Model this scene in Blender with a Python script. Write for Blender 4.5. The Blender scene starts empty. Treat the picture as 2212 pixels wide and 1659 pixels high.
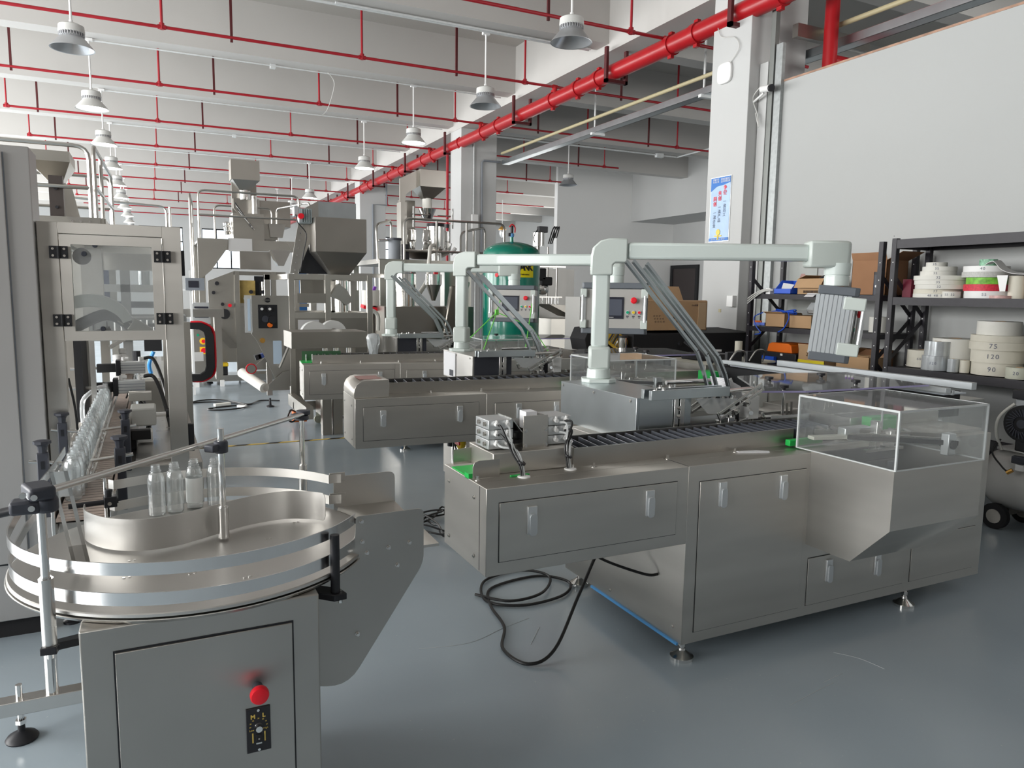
import bpy, math, random
from math import sin, cos, pi, radians as rad
from mathutils import Vector, Matrix, Euler

scene = bpy.context.scene
COL = scene.collection
rnd = random.Random(7)

# ------------------------------------------------------------------ camera
cam_data = bpy.data.cameras.new('camera')
cam_data.sensor_width = 36.0
cam_data.lens = 1600.0 / 2212.0 * 36.0
cam_data.clip_start = 0.05
cam_data.clip_end = 200
camera = bpy.data.objects.new('camera', cam_data)
COL.objects.link(camera)
R_RIGHT = Vector((0.90000021, -0.43565043, 0.01443368))
R_DOWN = Vector((-0.04065327, -0.11686142, -0.99231584))
R_FWD = Vector((0.43398956, 0.89249768, -0.12288591))
camera.matrix_world = Matrix((
    (R_RIGHT.x, -R_DOWN.x, -R_FWD.x, 0.0),
    (R_RIGHT.y, -R_DOWN.y, -R_FWD.y, 0.0),
    (R_RIGHT.z, -R_DOWN.z, -R_FWD.z, 1.6),
    (0, 0, 0, 1)))
scene.camera = camera

# ------------------------------------------------------------------ world, lights, exposure
scene.view_settings.view_transform = 'Standard'
scene.view_settings.look = 'None'
scene.view_settings.gamma = 1.0
scene.view_settings.use_curve_mapping = False
scene.view_settings.exposure = 0.32
scene.cycles.transparent_max_bounces = 40
world = bpy.data.worlds.new('overcast_sky')
scene.world = world
world.use_nodes = True
world.node_tree.nodes['Background'].inputs[0].default_value = (0.86, 0.93, 1.0, 1)
world.node_tree.nodes['Background'].inputs[1].default_value = 2.2


def area_light(name, loc, rot, sx, sy, watts, color=(1.0, 0.985, 0.955)):
    ld = bpy.data.lights.new(name, 'AREA')
    ld.shape = 'RECTANGLE'
    ld.size, ld.size_y = sx, sy
    ld.energy = watts
    ld.color = color
    o = bpy.data.objects.new(name, ld)
    o.location = loc
    o.rotation_euler = rot
    COL.objects.link(o)
    return o


# daylight that comes in through the row of windows in the left wall
for wy in (0.5, 5.5, 10.5, 15.5, 20.5, 25.5, 30.5, 35.5):
    area_light('window_daylight', (-7.75, wy, 2.75), (0, rad(-90), 0), 3.1, 4.2, 420)
area_light('side_bay_light', (16.4, 30.0, 2.9), (0, rad(90), 0), 2.5, 14.0, 500)  # area light in the far side bay, no window modelled behind it
area_light('side_bay_fill', (12.0, -6.8, 3.2), (rad(90), 0, 0), 9.0, 3.4, 600)  # added fill that brightens the side-bay back wall; no window there

# ------------------------------------------------------------------ materials
MATS = {}


def _mat(name):
    m = bpy.data.materials.new(name)
    m.use_nodes = True
    nt = m.node_tree
    b = nt.nodes['Principled BSDF']
    return m, nt, b


def mat(name, col, rough=0.5, metal=0.0, var=0.0, scale=6.0, bump=0.0, bscale=80.0, spec=0.5,
        trans=0.0, alpha=1.0, emit=None, emit_s=0.0, coat=0.0, rvar=0.0, stretch=(1, 1, 1), ior=1.45):
    if name in MATS:
        return MATS[name]
    m, nt, b = _mat(name)
    N, L = nt.nodes, nt.links
    c4 = (col[0], col[1], col[2], 1)
    b.inputs['Base Color'].default_value = c4
    b.inputs['Roughness'].default_value = rough
    b.inputs['Metallic'].default_value = metal
    b.inputs['Specular IOR Level'].default_value = spec
    b.inputs['Transmission Weight'].default_value = trans
    b.inputs['Alpha'].default_value = alpha
    b.inputs['Coat Weight'].default_value = coat
    b.inputs['IOR'].default_value = ior
    if emit:
        b.inputs['Emission Color'].default_value = (emit[0], emit[1], emit[2], 1)
        b.inputs['Emission Strength'].default_value = emit_s
    if var or bump or rvar:
        tc = N.new('ShaderNodeTexCoord')
        mp = N.new('ShaderNodeMapping')
        mp.inputs['Scale'].default_value = stretch
        L.new(tc.outputs['Object'], mp.inputs['Vector'])
        nz = N.new('ShaderNodeTexNoise')
        nz.inputs['Scale'].default_value = scale
        nz.inputs['Detail'].default_value = 2
        L.new(mp.outputs[0], nz.inputs['Vector'])
        if var:
            mr = N.new('ShaderNodeMapRange')
            mr.inputs[1].default_value = 0.2
            mr.inputs[2].default_value = 0.8
            mr.inputs[3].default_value = 1 - var
            mr.inputs[4].default_value = 1 + var
            L.new(nz.outputs[0], mr.inputs[0])
            mx = N.new('ShaderNodeVectorMath')
            mx.operation = 'SCALE'
            mx.inputs[0].default_value = col
            L.new(mr.outputs[0], mx.inputs['Scale'])
            L.new(mx.outputs[0], b.inputs['Base Color'])
        if rvar:
            mr = N.new('ShaderNodeMapRange')
            mr.inputs[1].default_value = 0.2
            mr.inputs[2].default_value = 0.8
            mr.inputs[3].default_value = max(0.02, rough - rvar)
            mr.inputs[4].default_value = rough + rvar
            L.new(nz.outputs[0], mr.inputs[0])
            L.new(mr.outputs[0], b.inputs['Roughness'])
        if bump:
            n2 = N.new('ShaderNodeTexNoise')
            n2.inputs['Scale'].default_value = bscale
            n2.inputs['Detail'].default_value = 3
            L.new(mp.outputs[0], n2.inputs['Vector'])
            bp = N.new('ShaderNodeBump')
            bp.inputs['Strength'].default_value = bump
            bp.inputs['Distance'].default_value = 0.01
            L.new(n2.outputs[0], bp.inputs['Height'])
            L.new(bp.outputs[0], b.inputs['Normal'])
    MATS[name] = m
    return m


STEEL = mat('brushed_stainless', (0.60, 0.575, 0.535), 0.42, 1.0, var=0.13, scale=2.2, rvar=0.0, stretch=(.5, .5, 3))
STEELD = mat('dull_stainless', (0.46, 0.44, 0.41), 0.36, 1.0, var=0.10, scale=3.0)
for _m in (STEEL, STEELD):      # horizontally brushed sheet: highlights stretch upright
    _nt = _m.node_tree
    _b = _nt.nodes['Principled BSDF']
    _t = _nt.nodes.new('ShaderNodeTangent')
    _t.direction_type = 'RADIAL'
    _t.axis = 'Z'
    _nt.links.new(_t.outputs[0], _b.inputs['Tangent'])
    _b.inputs['Anisotropic'].default_value = 0.85
    _b.inputs['Anisotropic Rotation'].default_value = 0.0
STEELB = mat('background_stainless', (0.50, 0.48, 0.44), 0.34, 1.0, var=0.08, scale=2.0)
STEELBD = mat('background_dull_stainless', (0.37, 0.35, 0.318), 0.38, 1.0, var=0.10, scale=2.0)
STEELBL = mat('background_tube', (0.50, 0.485, 0.455), 0.28, 1.0, var=0.04, scale=3.0)
STEELL = mat('bright_stainless', (0.68, 0.67, 0.65), 0.26, 1.0, var=0.04, scale=4.0, rvar=0.05)
SATIN = mat('satin_sheet', (0.60, 0.585, 0.56), 0.42, 1.0, var=0.05, scale=2.0, rvar=0.05)
CHROME = mat('polished_steel', (0.80, 0.79, 0.77), 0.12, 1.0)
BAND = mat('polished_band', (0.78, 0.78, 0.78), 0.20, 1.0)
GALV = mat('galvanised', (0.74, 0.76, 0.76), 0.48, 0.25, var=0.08, scale=22)
GALVB = mat('galvanised_rail', (0.52, 0.56, 0.58), 0.30, 1.0, var=0.10, scale=5)
ALU = mat('anodised_aluminium', (0.70, 0.72, 0.73), 0.36, 0.8)
ALUL = mat('pale_aluminium', (0.52, 0.55, 0.57), 0.40, 0.45)
BLACK = mat('black_plastic', (0.022, 0.022, 0.026), 0.42, spec=0.4)
BLACKM = mat('matt_black', (0.014, 0.014, 0.016), 0.7)
BKSTEEL = mat('black_powder_coat', (0.022, 0.020, 0.026), 0.45, var=0.15, scale=20)
SLATE = mat('slate_plastic', (0.045, 0.048, 0.062), 0.45)
CELL = mat('cell_plate', (0.13, 0.14, 0.165), 0.30, 0.3)
ARMW = mat('pale_mint_enamel', (0.67, 0.74, 0.71), 0.30, coat=0.3)
ARMG = mat('pale_grey_enamel', (0.60, 0.655, 0.62), 0.34, coat=0.2)
GREYP = mat('grey_plastic', (0.25, 0.27, 0.30), 0.5)
WHITE = mat('white_plastic', (0.80, 0.80, 0.79), 0.4)
PAPER = mat('white_paper', (0.80, 0.80, 0.82), 0.8)
RED = mat('red_paint', (0.40, 0.009, 0.014), 0.32, var=0.08, scale=4)
REDB = mat('branch_pipe_red', (0.36, 0.012, 0.022), 0.40, var=0.12, scale=5)
REDD = mat('dark_red_primer', (0.085, 0.010, 0.012), 0.55)
REDP = mat('red_button', (0.80, 0.010, 0.025), 0.32)
ORANGE = mat('orange_plastic', (0.85, 0.17, 0.012), 0.45)
YELLOW = mat('yellow_plastic', (0.85, 0.58, 0.02), 0.45)
GREEN = mat('green_plastic', (0.02, 0.50, 0.09), 0.4)
GREENP = mat('tank_green', (0.0, 0.20, 0.135), 0.22, coat=0.4, var=0.05, scale=3)
LIME = mat('lime_rope', (0.20, 0.75, 0.10), 0.6)
BLUE = mat('blue_plastic', (0.02, 0.10, 0.62), 0.4)
BLUEF = mat('blue_film', (0.05, 0.22, 0.60), 0.4)
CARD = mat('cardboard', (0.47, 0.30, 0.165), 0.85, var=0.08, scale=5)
CARDD = mat('cardboard_dark', (0.30, 0.155, 0.08), 0.85, var=0.08, scale=5)  # a deeper brown cardboard
ROLL = mat('label_roll', (0.72, 0.71, 0.66), 0.75, var=0.03, scale=9)
ROLLY = mat('cream_roll', (0.66, 0.63, 0.54), 0.7, var=0.05, scale=9)
WRAP = mat('clear_wrapped_roll', (0.55, 0.58, 0.60), 0.18, 0.35, var=0.15, scale=14)
WALL = mat('white_wall_paint', (0.54, 0.545, 0.54), 0.75, var=0.03, scale=0.8, bump=0.03, bscale=60)
WALLG = mat('partition_paint', (0.43, 0.44, 0.435), 0.7, var=0.02, scale=0.7)
CEIL = mat('ceiling_paint', (0.47, 0.45, 0.42), 0.85, var=0.03, scale=0.9)
BEAMM = mat('beam_paint', (0.53, 0.515, 0.495), 0.8, var=0.03, scale=1.1)
BRICK = mat('raw_edge', (0.40, 0.25, 0.18), 0.9, var=0.3, scale=9)
def sheet(name, haze, ior=1.5, tint=(0.97, 0.98, 0.98), rough=0.03):
    """thin clear plastic: see-through, a little milky, mirror-like at grazing angles"""
    m = bpy.data.materials.new(name)
    m.use_nodes = True
    nt = m.node_tree
    N, L = nt.nodes, nt.links
    N.remove(N['Principled BSDF'])
    tr = N.new('ShaderNodeBsdfTransparent')
    tr.inputs[0].default_value = (tint[0], tint[1], tint[2], 1)
    df = N.new('ShaderNodeBsdfDiffuse')
    df.inputs[0].default_value = (0.82, 0.84, 0.85, 1)
    gl = N.new('ShaderNodeBsdfGlossy')
    gl.inputs['Roughness'].default_value = rough
    lw = N.new('ShaderNodeLayerWeight')
    lw.inputs[0].default_value = 0.5
    pw = N.new('ShaderNodeMath')
    pw.operation = 'POWER'
    pw.inputs[1].default_value = 4.0
    L.new(lw.outputs['Facing'], pw.inputs[0])
    fr = N.new('ShaderNodeMapRange')
    fr.inputs[3].default_value = 2 * ((ior - 1) / (ior + 1)) ** 2
    fr.inputs[4].default_value = 1.0
    L.new(pw.outputs[0], fr.inputs[0])
    m1 = N.new('ShaderNodeMixShader')
    m1.inputs[0].default_value = haze
    m2 = N.new('ShaderNodeMixShader')
    L.new(tr.outputs[0], m1.inputs[1])
    L.new(df.outputs[0], m1.inputs[2])
    L.new(fr.outputs[0], m2.inputs[0])
    L.new(m1.outputs[0], m2.inputs[1])
    L.new(gl.outputs[0], m2.inputs[2])
    L.new(m2.outputs[0], N['Material Output'].inputs['Surface'])
    MATS[name] = m
    return m


ACRYL = sheet('clear_acrylic_sheet', 0.05)
ACRT = sheet('dusty_sheen_acrylic', 0.36)  # milky share: dust plus the wall's pale reflection put into the colour
PANE = sheet('hazy_pane', 0.16, tint=(0.80, 0.82, 0.82))
PET = sheet('clear_pet_wall', 0.10, 1.6)
PETR = sheet('hazy_pet', 0.11, 1.6)
ACRYLE = mat('violet_acrylic_edge', (0.55, 0.50, 0.86), 0.25, trans=0.3)
PVC = mat('clear_tube', (0.85, 0.87, 0.88), 0.12, trans=0.55)
PETL = mat('frosted_label', (0.78, 0.80, 0.82), 0.5, alpha=0.55)
BELT = mat('acetal_chain', (0.42, 0.33, 0.28), 0.42, var=0.08, scale=20)
SCREEN = mat('dark_screen', (0.03, 0.032, 0.045), 0.12, coat=0.5)
SCREENL = mat('screen_glass', (0.10, 0.11, 0.14), 0.10, coat=0.6)
LAMPG = mat('lamp_glow', (1, 1, 1), 0.5, emit=(1.0, 0.98, 0.94), emit_s=6.0)
LAMPO = mat('lamp_reflector', (0.55, 0.56, 0.58), 0.30, 0.7)
LAMPB = mat('lamp_body', (0.62, 0.62, 0.60), 0.45, var=0.04, scale=12)
YCOND = mat('yellowed_conduit', (0.50, 0.44, 0.27), 0.5)
BRASS = mat('brass', (0.60, 0.33, 0.08), 0.35, 0.7)
PURPLE = mat('purple_cloth', (0.22, 0.06, 0.45), 0.8)
RUBY = mat('maroon_plastic', (0.16, 0.010, 0.03), 0.5)
CABLE = mat('black_cable', (0.012, 0.012, 0.013), 0.40)
WIREW = mat('white_wire', (0.62, 0.62, 0.60), 0.5)
FILMC = mat('clear_film', (0.80, 0.84, 0.86), 0.15, trans=0.5, bump=0.6, bscale=30)
COMPW = mat('compressor_enamel', (0.62, 0.61, 0.59), 0.28, coat=0.4)
NATURAL = mat('cream_bar', (0.70, 0.69, 0.60), 0.45)
BLUEB = mat('light_blue_tape', (0.08, 0.30, 0.62), 0.5)
DKINT = mat('dark_interior', (0.015, 0.016, 0.020), 0.30)


def floor_material():
    m, nt, b = _mat('blue_grey_epoxy')
    N, L = nt.nodes, nt.links
    tc = N.new('ShaderNodeTexCoord')
    n1 = N.new('ShaderNodeTexNoise')
    n1.inputs['Scale'].default_value = 0.9
    n1.inputs['Detail'].default_value = 6
    L.new(tc.outputs['Object'], n1.inputs['Vector'])
    cr = N.new('ShaderNodeValToRGB')
    cr.color_ramp.elements[0].position = 0.35
    cr.color_ramp.elements[0].color = (0.325, 0.385, 0.43, 1)
    cr.color_ramp.elements[1].position = 0.65
    cr.color_ramp.elements[1].color = (0.36, 0.42, 0.465, 1)
    L.new(n1.outputs[0], cr.inputs[0])
    n2 = N.new('ShaderNodeTexNoise')
    n2.inputs['Scale'].default_value = 55
    n2.inputs['Detail'].default_value = 4
    L.new(tc.outputs['Object'], n2.inputs['Vector'])
    sp = N.new('ShaderNodeMapRange')
    sp.inputs[1].default_value = 0.70
    sp.inputs[2].default_value = 0.76
    L.new(n2.outputs[0], sp.inputs[0])
    mx = N.new('ShaderNodeMixRGB')
    mx.inputs[2].default_value = (0.45, 0.49, 0.51, 1)
    L.new(sp.outputs[0], mx.inputs[0])
    L.new(cr.outputs[0], mx.inputs[1])
    L.new(mx.outputs[0], b.inputs['Base Color'])
    n3 = N.new('ShaderNodeTexNoise')
    n3.inputs['Scale'].default_value = 3.0
    n3.inputs['Detail'].default_value = 6
    L.new(tc.outputs['Object'], n3.inputs['Vector'])
    r = N.new('ShaderNodeMapRange')
    r.inputs[3].default_value = 0.13
    r.inputs[4].default_value = 0.30
    L.new(n3.outputs[0], r.inputs[0])
    L.new(r.outputs[0], b.inputs['Roughness'])
    b.inputs['Specular IOR Level'].default_value = 0.6
    return m


FLOORM = floor_material()


# ------------------------------------------------------------------ mesh builder
class MB:
    """collects shapes and links them as one mesh object"""

    def __init__(self):
        self.v, self.f = [], []

    def add(self, vs, fs):
        n = len(self.v)
        self.v += [tuple(p) for p in vs]
        self.f += [tuple(i + n for i in f) for f in fs]
        return self

    def box(self, x0, x1, y0, y1, z0, z1):
        return self.add([(x0, y0, z0), (x1, y0, z0), (x1, y1, z0), (x0, y1, z0), (x0, y0, z1), (x1, y0, z1), (x1, y1, z1), (x0, y1, z1)],
                        [(0, 3, 2, 1), (4, 5, 6, 7), (0, 1, 5, 4), (1, 2, 6, 5), (2, 3, 7, 6), (3, 0, 4, 7)])

    def cbox(self, c, s, rot=(0, 0, 0)):
        M = Euler([rad(a) for a in rot]).to_matrix()
        c = Vector(c)
        vs = [c + M @ Vector((a * s[0] / 2, b * s[1] / 2, d * s[2] / 2)) for d in (-1, 1) for a, b in ((-1, -1), (1, -1), (1, 1), (-1, 1))]
        return self.add(vs, [(0, 3, 2, 1), (4, 5, 6, 7), (0, 1, 5, 4), (1, 2, 6, 5), (2, 3, 7, 6), (3, 0, 4, 7)])

    def cyl(self, p0, p1, r, n=16, r2=None, caps=True):
        p0, p1 = Vector(p0), Vector(p1)
        r2 = r if r2 is None else r2
        d = (p1 - p0).normalized()
        a = Vector((0, 0, 1)) if abs(d.z) < 0.9 else Vector((1, 0, 0))
        u = d.cross(a).normalized()
        w = d.cross(u)
        vs = []
        for p, rr in ((p0, r), (p1, r2)):
            for i in range(n):
                t = 2 * pi * i / n
                vs.append(p + (u * cos(t) + w * sin(t)) * rr)
        fs = [(i, i + n, (i + 1) % n + n, (i + 1) % n) for i in range(n)]
        if caps:
            fs += [tuple(range(n)), tuple(range(2 * n - 1, n - 1, -1))]
        return self.add(vs, fs)

    def tube(self, pts, r, n=8, closed=False):
        pts = [Vector(p) for p in pts]
        m = len(pts)
        vs = []
        prev = None
        for k in range(m):
            if closed:
                d = pts[(k + 1) % m] - pts[k - 1]
            else:
                d = pts[min(k + 1, m - 1)] - pts[max(k - 1, 0)]
            d.normalize()
            if prev is None:
                a = Vector((0, 0, 1)) if abs(d.z) < 0.9 else Vector((1, 0, 0))
                u = d.cross(a).normalized()
            else:
                u = (prev - d * prev.dot(d))
                u = u.normalized() if u.length > 1e-6 else d.orthogonal().normalized()
            prev = u
            w = d.cross(u)
            for i in range(n):
                t = 2 * pi * i / n
                vs.append(pts[k] + (u * cos(t) + w * sin(t)) * r)
        fs = []
        for k in range(m if closed else m - 1):
            for i in range(n):
                a0, a1 = k * n + i, k * n + (i + 1) % n
                k2 = (k + 1) % m
                fs.append((a0, a1, k2 * n + (i + 1) % n, k2 * n + i))
        if not closed:
            fs += [tuple(range(n - 1, -1, -1)), tuple(range((m - 1) * n, m * n))]
        return self.add(vs, fs)

    def lathe(self, c, prof, n=24, axis='Z'):
        """prof: list of (radius, height)"""
        vs = []
        for r, h in prof:
            for i in range(n):
                t = 2 * pi * i / n
                a, b = max(r, 1e-4) * cos(t), max(r, 1e-4) * sin(t)
                if axis == 'Z':
                    p = (c[0] + a, c[1] + b, c[2] + h)
                elif axis == 'Y':
                    p = (c[0] + b, c[1] + h, c[2] + a)
                else:
                    p = (c[0] + h, c[1] + a, c[2] + b)
                vs.append(p)
        fs = []
        for k in range(len(prof) - 1):
            for i in range(n):
                fs.append((k * n + i, k * n + (i + 1) % n, (k + 1) * n + (i + 1) % n, (k + 1) * n + i))
        fs += [tuple(range(n - 1, -1, -1)), tuple(range((len(prof) - 1) * n, len(prof) * n))]
        return self.add(vs, fs)

    def prism(self, poly, axis, a, b):
        """poly of 2-D points extruded along an axis: X -> (y,z), Y -> (x,z), Z -> (x,y)"""
        def P(p, h):
            return (h, p[0], p[1]) if axis == 'X' else (p[0], h, p[1]) if axis == 'Y' else (p[0], p[1], h)
        n = len(poly)
        vs = [P(p, a) for p in poly] + [P(p, b) for p in poly]
        fs = [tuple(range(n - 1, -1, -1)), tuple(range(n, 2 * n))] + [(i, (i + 1) % n, (i + 1) % n + n, i + n) for i in range(n)]
        return self.add(vs, fs)

    def frustum(self, b, t):
        """b, t = (x0,x1,y0,y1,z)"""
        return self.add([(b[0], b[2], b[4]), (b[1], b[2], b[4]), (b[1], b[3], b[4]), (b[0], b[3], b[4]),
                         (t[0], t[2], t[4]), (t[1], t[2], t[4]), (t[1], t[3], t[4]), (t[0], t[3], t[4])],
                        [(0, 3, 2, 1), (4, 5, 6, 7), (0, 1, 5, 4), (1, 2, 6, 5), (2, 3, 7, 6), (3, 0, 4, 7)])

    def band(self, pts, z0, z1, t=0.003):
        """vertical sheet following a plan path"""
        n = len(pts)
        vs = []
        for k in range(n):
            p = Vector(pts[k])
            d = Vector(pts[min(k + 1, n - 1)]) - Vector(pts[max(k - 1, 0)])
            nx = Vector((-d.y, d.x)).normalized() * t / 2
            for s in (-1, 1):
                for z in (z0, z1):
                    vs.append((p.x + nx.x * s, p.y + nx.y * s, z))
        fs = []
        for k in range(n - 1):
            a, b = 4 * k, 4 * k + 4
            fs += [(a, b, b + 1, a + 1), (a + 2, a + 3, b + 3, b + 2), (a + 1, b + 1, b + 3, a + 3), (a, a + 2, b + 2, b)]
        fs += [(0, 1, 3, 2), (4 * n - 4, 4 * n - 2, 4 * n - 1, 4 * n - 3)]
        return self.add(vs, fs)

    def build(self, name, m, parent=None, label=None, bev=0.0, kind=None, smooth=True):
        me = bpy.data.meshes.new(name)
        me.from_pydata(self.v, [], self.f)
        me.validate()
        me.update()
        o = bpy.data.objects.new(name, me)
        COL.objects.link(o)
        o.data.materials.append(m)
        if parent is not None:
            o.parent = parent
        if smooth and len(self.f) < 60000:
            me.shade_smooth()
            me.set_sharp_from_angle(angle=rad(32))
        if bev:
            md = o.modifiers.new('edge', 'BEVEL')
            md.width = bev
            md.segments = 2
            md.limit_method = 'ANGLE'
            md.angle_limit = rad(40)
        if label:
            o['label'] = label
        if kind:
            o['kind'] = kind
        return o


def B(x0, x1, y0, y1, z0, z1):
    return MB().box(x0, x1, y0, y1, z0, z1)


def CY(p0, p1, r, n=16, r2=None):
    return MB().cyl(p0, p1, r, n, r2)


def TB(pts, r, n=8):
    return MB().tube(pts, r, n)


def thing(name, label, cat, loc=(0, 0, 0), rz=0.0, group=None):
    o = bpy.data.objects.new(name, None)
    COL.objects.link(o)
    o.empty_display_size = 0.1
    o.location = loc
    o.rotation_euler = (0, 0, rad(rz))
    o['label'] = label
    o['category'] = cat
    if group:
        o['group'] = group
    return o


def tag(o, label, cat, group=None):
    o['label'] = label
    o['category'] = cat
    if group:
        o['group'] = group
    return o


def wthing(name, label, cat, base=(0, 0, 0), group=None):
    """a thing whose parts are written in room coordinates"""
    o = thing(name, label, cat, base, 0, group)
    o['_w'] = 1
    return o


def fin():
    """parts written in room coordinates: shift each by its thing's base"""
    for o in list(bpy.data.objects):
        if o.type == 'EMPTY' and '_w' in o:
            b = o.location.copy()
            for c in o.children:
                if c.data.users > 0:
                    c.location = c.location - b
            del o['_w']


def dup(root, loc, rz=0.0, label=None, group=None):
    r = root.copy()
    COL.objects.link(r)
    r.location = loc
    r.rotation_euler = (0, 0, rad(rz))
    if label:
        r['label'] = label
    if group:
        r['group'] = group
    for ch in list(root.children):
        c = ch.copy()
        COL.objects.link(c)
        c.parent = r
        for g in ch.children:
            d = g.copy()
            COL.objects.link(d)
            d.parent = c
    return r


def text(name, s, size, m, loc, rot, parent=None, ext=0.0006, align='CENTER', bold=0.0, label=None):
    cu = bpy.data.curves.new(name, 'FONT')
    cu.body = s
    cu.size = size
    cu.extrude = ext
    cu.offset = bold
    cu.align_x = align
    cu.align_y = 'CENTER'
    cu.resolution_u = 3
    o = bpy.data.objects.new(name, cu)
    COL.objects.link(o)
    cu.materials.append(m)
    o.location = loc
    o.rotation_euler = [rad(a) for a in rot]
    if parent is not None:
        o.parent = parent
    if label:
        o['label'] = label
    return o


def spline(pts, n=8, closed=False):
    """Catmull-Rom through pts"""
    P = [Vector(p) for p in pts]
    out = []
    m = len(P)
    seg = m if closed else m - 1
    for k in range(seg):
        p0 = P[(k - 1) % m] if closed or k > 0 else P[0]
        p1, p2 = P[k], P[(k + 1) % m]
        p3 = P[(k + 2) % m] if closed or k + 2 < m else P[-1]
        for i in range(n):
            t = i / n
            out.append(0.5 * ((2 * p1) + (p2 - p0) * t + (2 * p0 - 5 * p1 + 4 * p2 - p3) * t * t + (3 * p1 - p0 - 3 * p2 + p3) * t ** 3))
    if not closed:
        out.append(P[-1])
    return out


def struct(name, mb, m, bev=0.0):
    return mb.build(name, m, None, bev=bev, kind='structure')


# ------------------------------------------------------------------ the setting
struct('floor', B(-8.2, 18.2, -7.4, 42.4, -0.12, 0.0), FLOORM)
struct('ceiling', B(-8.2, 18.2, -7.4, 42.4, 5.95, 6.1), CEIL)
# left wall: pier + sill + lintel around nine large window openings
w = MB()
w.box(-8.2, -8.0, -7.4, 42.4, 0.0, 1.1).box(-8.2, -8.0, -7.4, 42.4, 4.4, 5.95)
for k in range(10):
    yc = -7.0 + k * 5.0
    w.box(-8.2, -8.0, yc - 0.35, yc + 0.35, 1.1, 4.4)
w.box(-8.2, -8.0, -7.4, -2.35, 1.1, 4.4)  # wall piece added over the nearest opening to darken the steel's reflections
struct('wall_left', w, WALL)
w = MB()
w.box(-8.2, 18.2, -7.4, -7.2, 0, 5.95)
struct('wall_back', w, mat('back_wall_dark', (0.30, 0.28, 0.26), 0.8))  # unseen wall toned dark so the steel fronts reflect darker
# far wall with window band
w = MB()
w.box(-8.2, 18.2, 42.0, 42.2, 0, 2.6).box(-8.2, 18.2, 42.0, 42.2, 4.65, 5.95)
wins = [(-7.2, -4.6), (-3.6, -1.6), (-0.4, 1.6), (2.5, 4.6), (7.6, 9.0), (10.4, 12.6)]
x = -8.2
for a, b in wins:
    w.box(x, a, 42.0, 42.2, 2.6, 4.65)
    x = b
w.box(x, 18.2, 42.0, 42.2, 2.6, 4.65)
struct('wall_far', w, WALL)
for i, (a, b) in enumerate(wins):
    t = MB()
    t.box(a, b, 42.05, 42.11, 2.6, 2.66).box(a, b, 42.05, 42.11, 4.59, 4.65).box(a, b, 42.05, 42.11, 3.9, 3.96)
    n = 3
    for j in range(n + 1):
        xx = a + (b - a) * j / n
        t.box(xx - 0.03, xx + 0.03, 42.05, 42.11, 2.6, 4.65)
    fr = struct('window_%d' % (i + 1), t, BLACKM)
    B(a, b, 42.12, 42.13, 2.6, 4.65).build('pane', mat('window_glass', (0.9, 0.95, 0.97), 0.02, trans=1.0, ior=1.05), fr)

# partition on the right with its raw top edge
struct('wall_right', B(6.25, 6.45, -7.2, 6.58, 0, 3.9), WALLG)
struct('trim_1', B(6.245, 6.455, -7.2, 6.58, 3.9, 3.92), BRICK)
# side bay: back wall, soffit box, recessed wall
struct('wall_side_bay', B(12.0, 18.2, 21.5, 21.7, 0, 5.95), mat('lightened_wall', (0.80, 0.80, 0.79), 0.7))  # wall colour lightened to make up for the weak light reaching it
struct('trim_2', B(14.9, 15.1, 7.0, 21.5, 4.05, 5.95), WALL)
struct('trim_3', B(15.1, 16.7, 7.0, 21.5, 4.05, 4.15), WALL)
struct('wall_recess', B(16.7, 16.9, 7.0, 21.5, 0, 4.05), WALL)
struct('wall_side_bay_front', B(6.45, 18.2, -7.2, -7.0, 0, 5.95), WALL)
struct('wall_side_bay_right', B(18.0, 18.2, -7.2, 42.2, 0, 5.95), WALL)
# door in the recess
dr = struct('door_1', MB().box(16.62, 16.70, 20.0, 20.12, 0, 2.62).box(16.62, 16.70, 21.35, 21.47, 0, 2.62).box(16.62, 16.70, 20.12, 21.35, 2.5, 2.62), BLACKM)
B(16.65, 16.70, 20.12, 21.35, 0, 2.5).build('door_leaf', mat('door_brown', (0.045, 0.035, 0.035), 0.4), dr)
CY((16.60, 20.25, 1.05), (16.66, 20.25, 1.05), 0.02).build('door_handle', CHROME, dr)

# ceiling beams across the hall and the girder that runs along the pillars
BY = [3.65 + 3.05 * k for k in range(-3, 13)]
for k, y in enumerate(BY):
    struct('ceiling_beam', B(-8.0, 14.9 if y < 21 else 18.0, y - 0.32, y, 5.15, 5.95), BEAMM)
struct('ceiling_girder', B(6.05, 6.6, -7.2, 42.0, 5.04, 5.95), BEAMM)
PY_ = [-1.95, 6.56, 15.07, 23.6, 32.1]
for y in PY_:
    struct('pillar', B(6.05, 6.88, y, y + 0.62, 0, 5.04), WALL, bev=0.006)

# hazard tape on the floor: alternate black and yellow strips
tp = struct('floor_tape', B(-4.0, 5.8, 7.90, 7.955, 0.0, 0.0022), mat('tape_yellow', (0.72, 0.50, 0.10), 0.5))
t = MB()
for k in range(30):
    x = -3.8 + k * 0.32
    t.add([(x, 7.90, .003), (x + .13, 7.90, .003), (x + .19, 7.955, .003), (x + .06, 7.955, .003)], [(0, 1, 2, 3)])
t.build('black_stripes', BLACKM, tp, kind='stuff')
# scuffs and scratches in the epoxy
sc = MB()
for pts in ([(1.02, 3.02), (1.25, 2.98), (1.45, 3.05), (1.62, 3.10)], [(2.72, 2.22), (2.78, 2.13), (2.80, 2.02)], [(2.46, 2.05), (2.60, 2.07)],
            [(2.2, 1.98), (2.42, 2.02), (2.5, 2.03)], [(1.5, 2.85), (1.62, 2.99)]):
    pp = spline([(a, b, 0.0006) for a, b in pts], 6)
    sc.tube(pp, 0.0016, 4)
fl = bpy.data.objects['floor']
sc.build('scratch', mat('scratch_grey', (0.45, 0.48, 0.50), 0.6), fl, kind='stuff')
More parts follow.
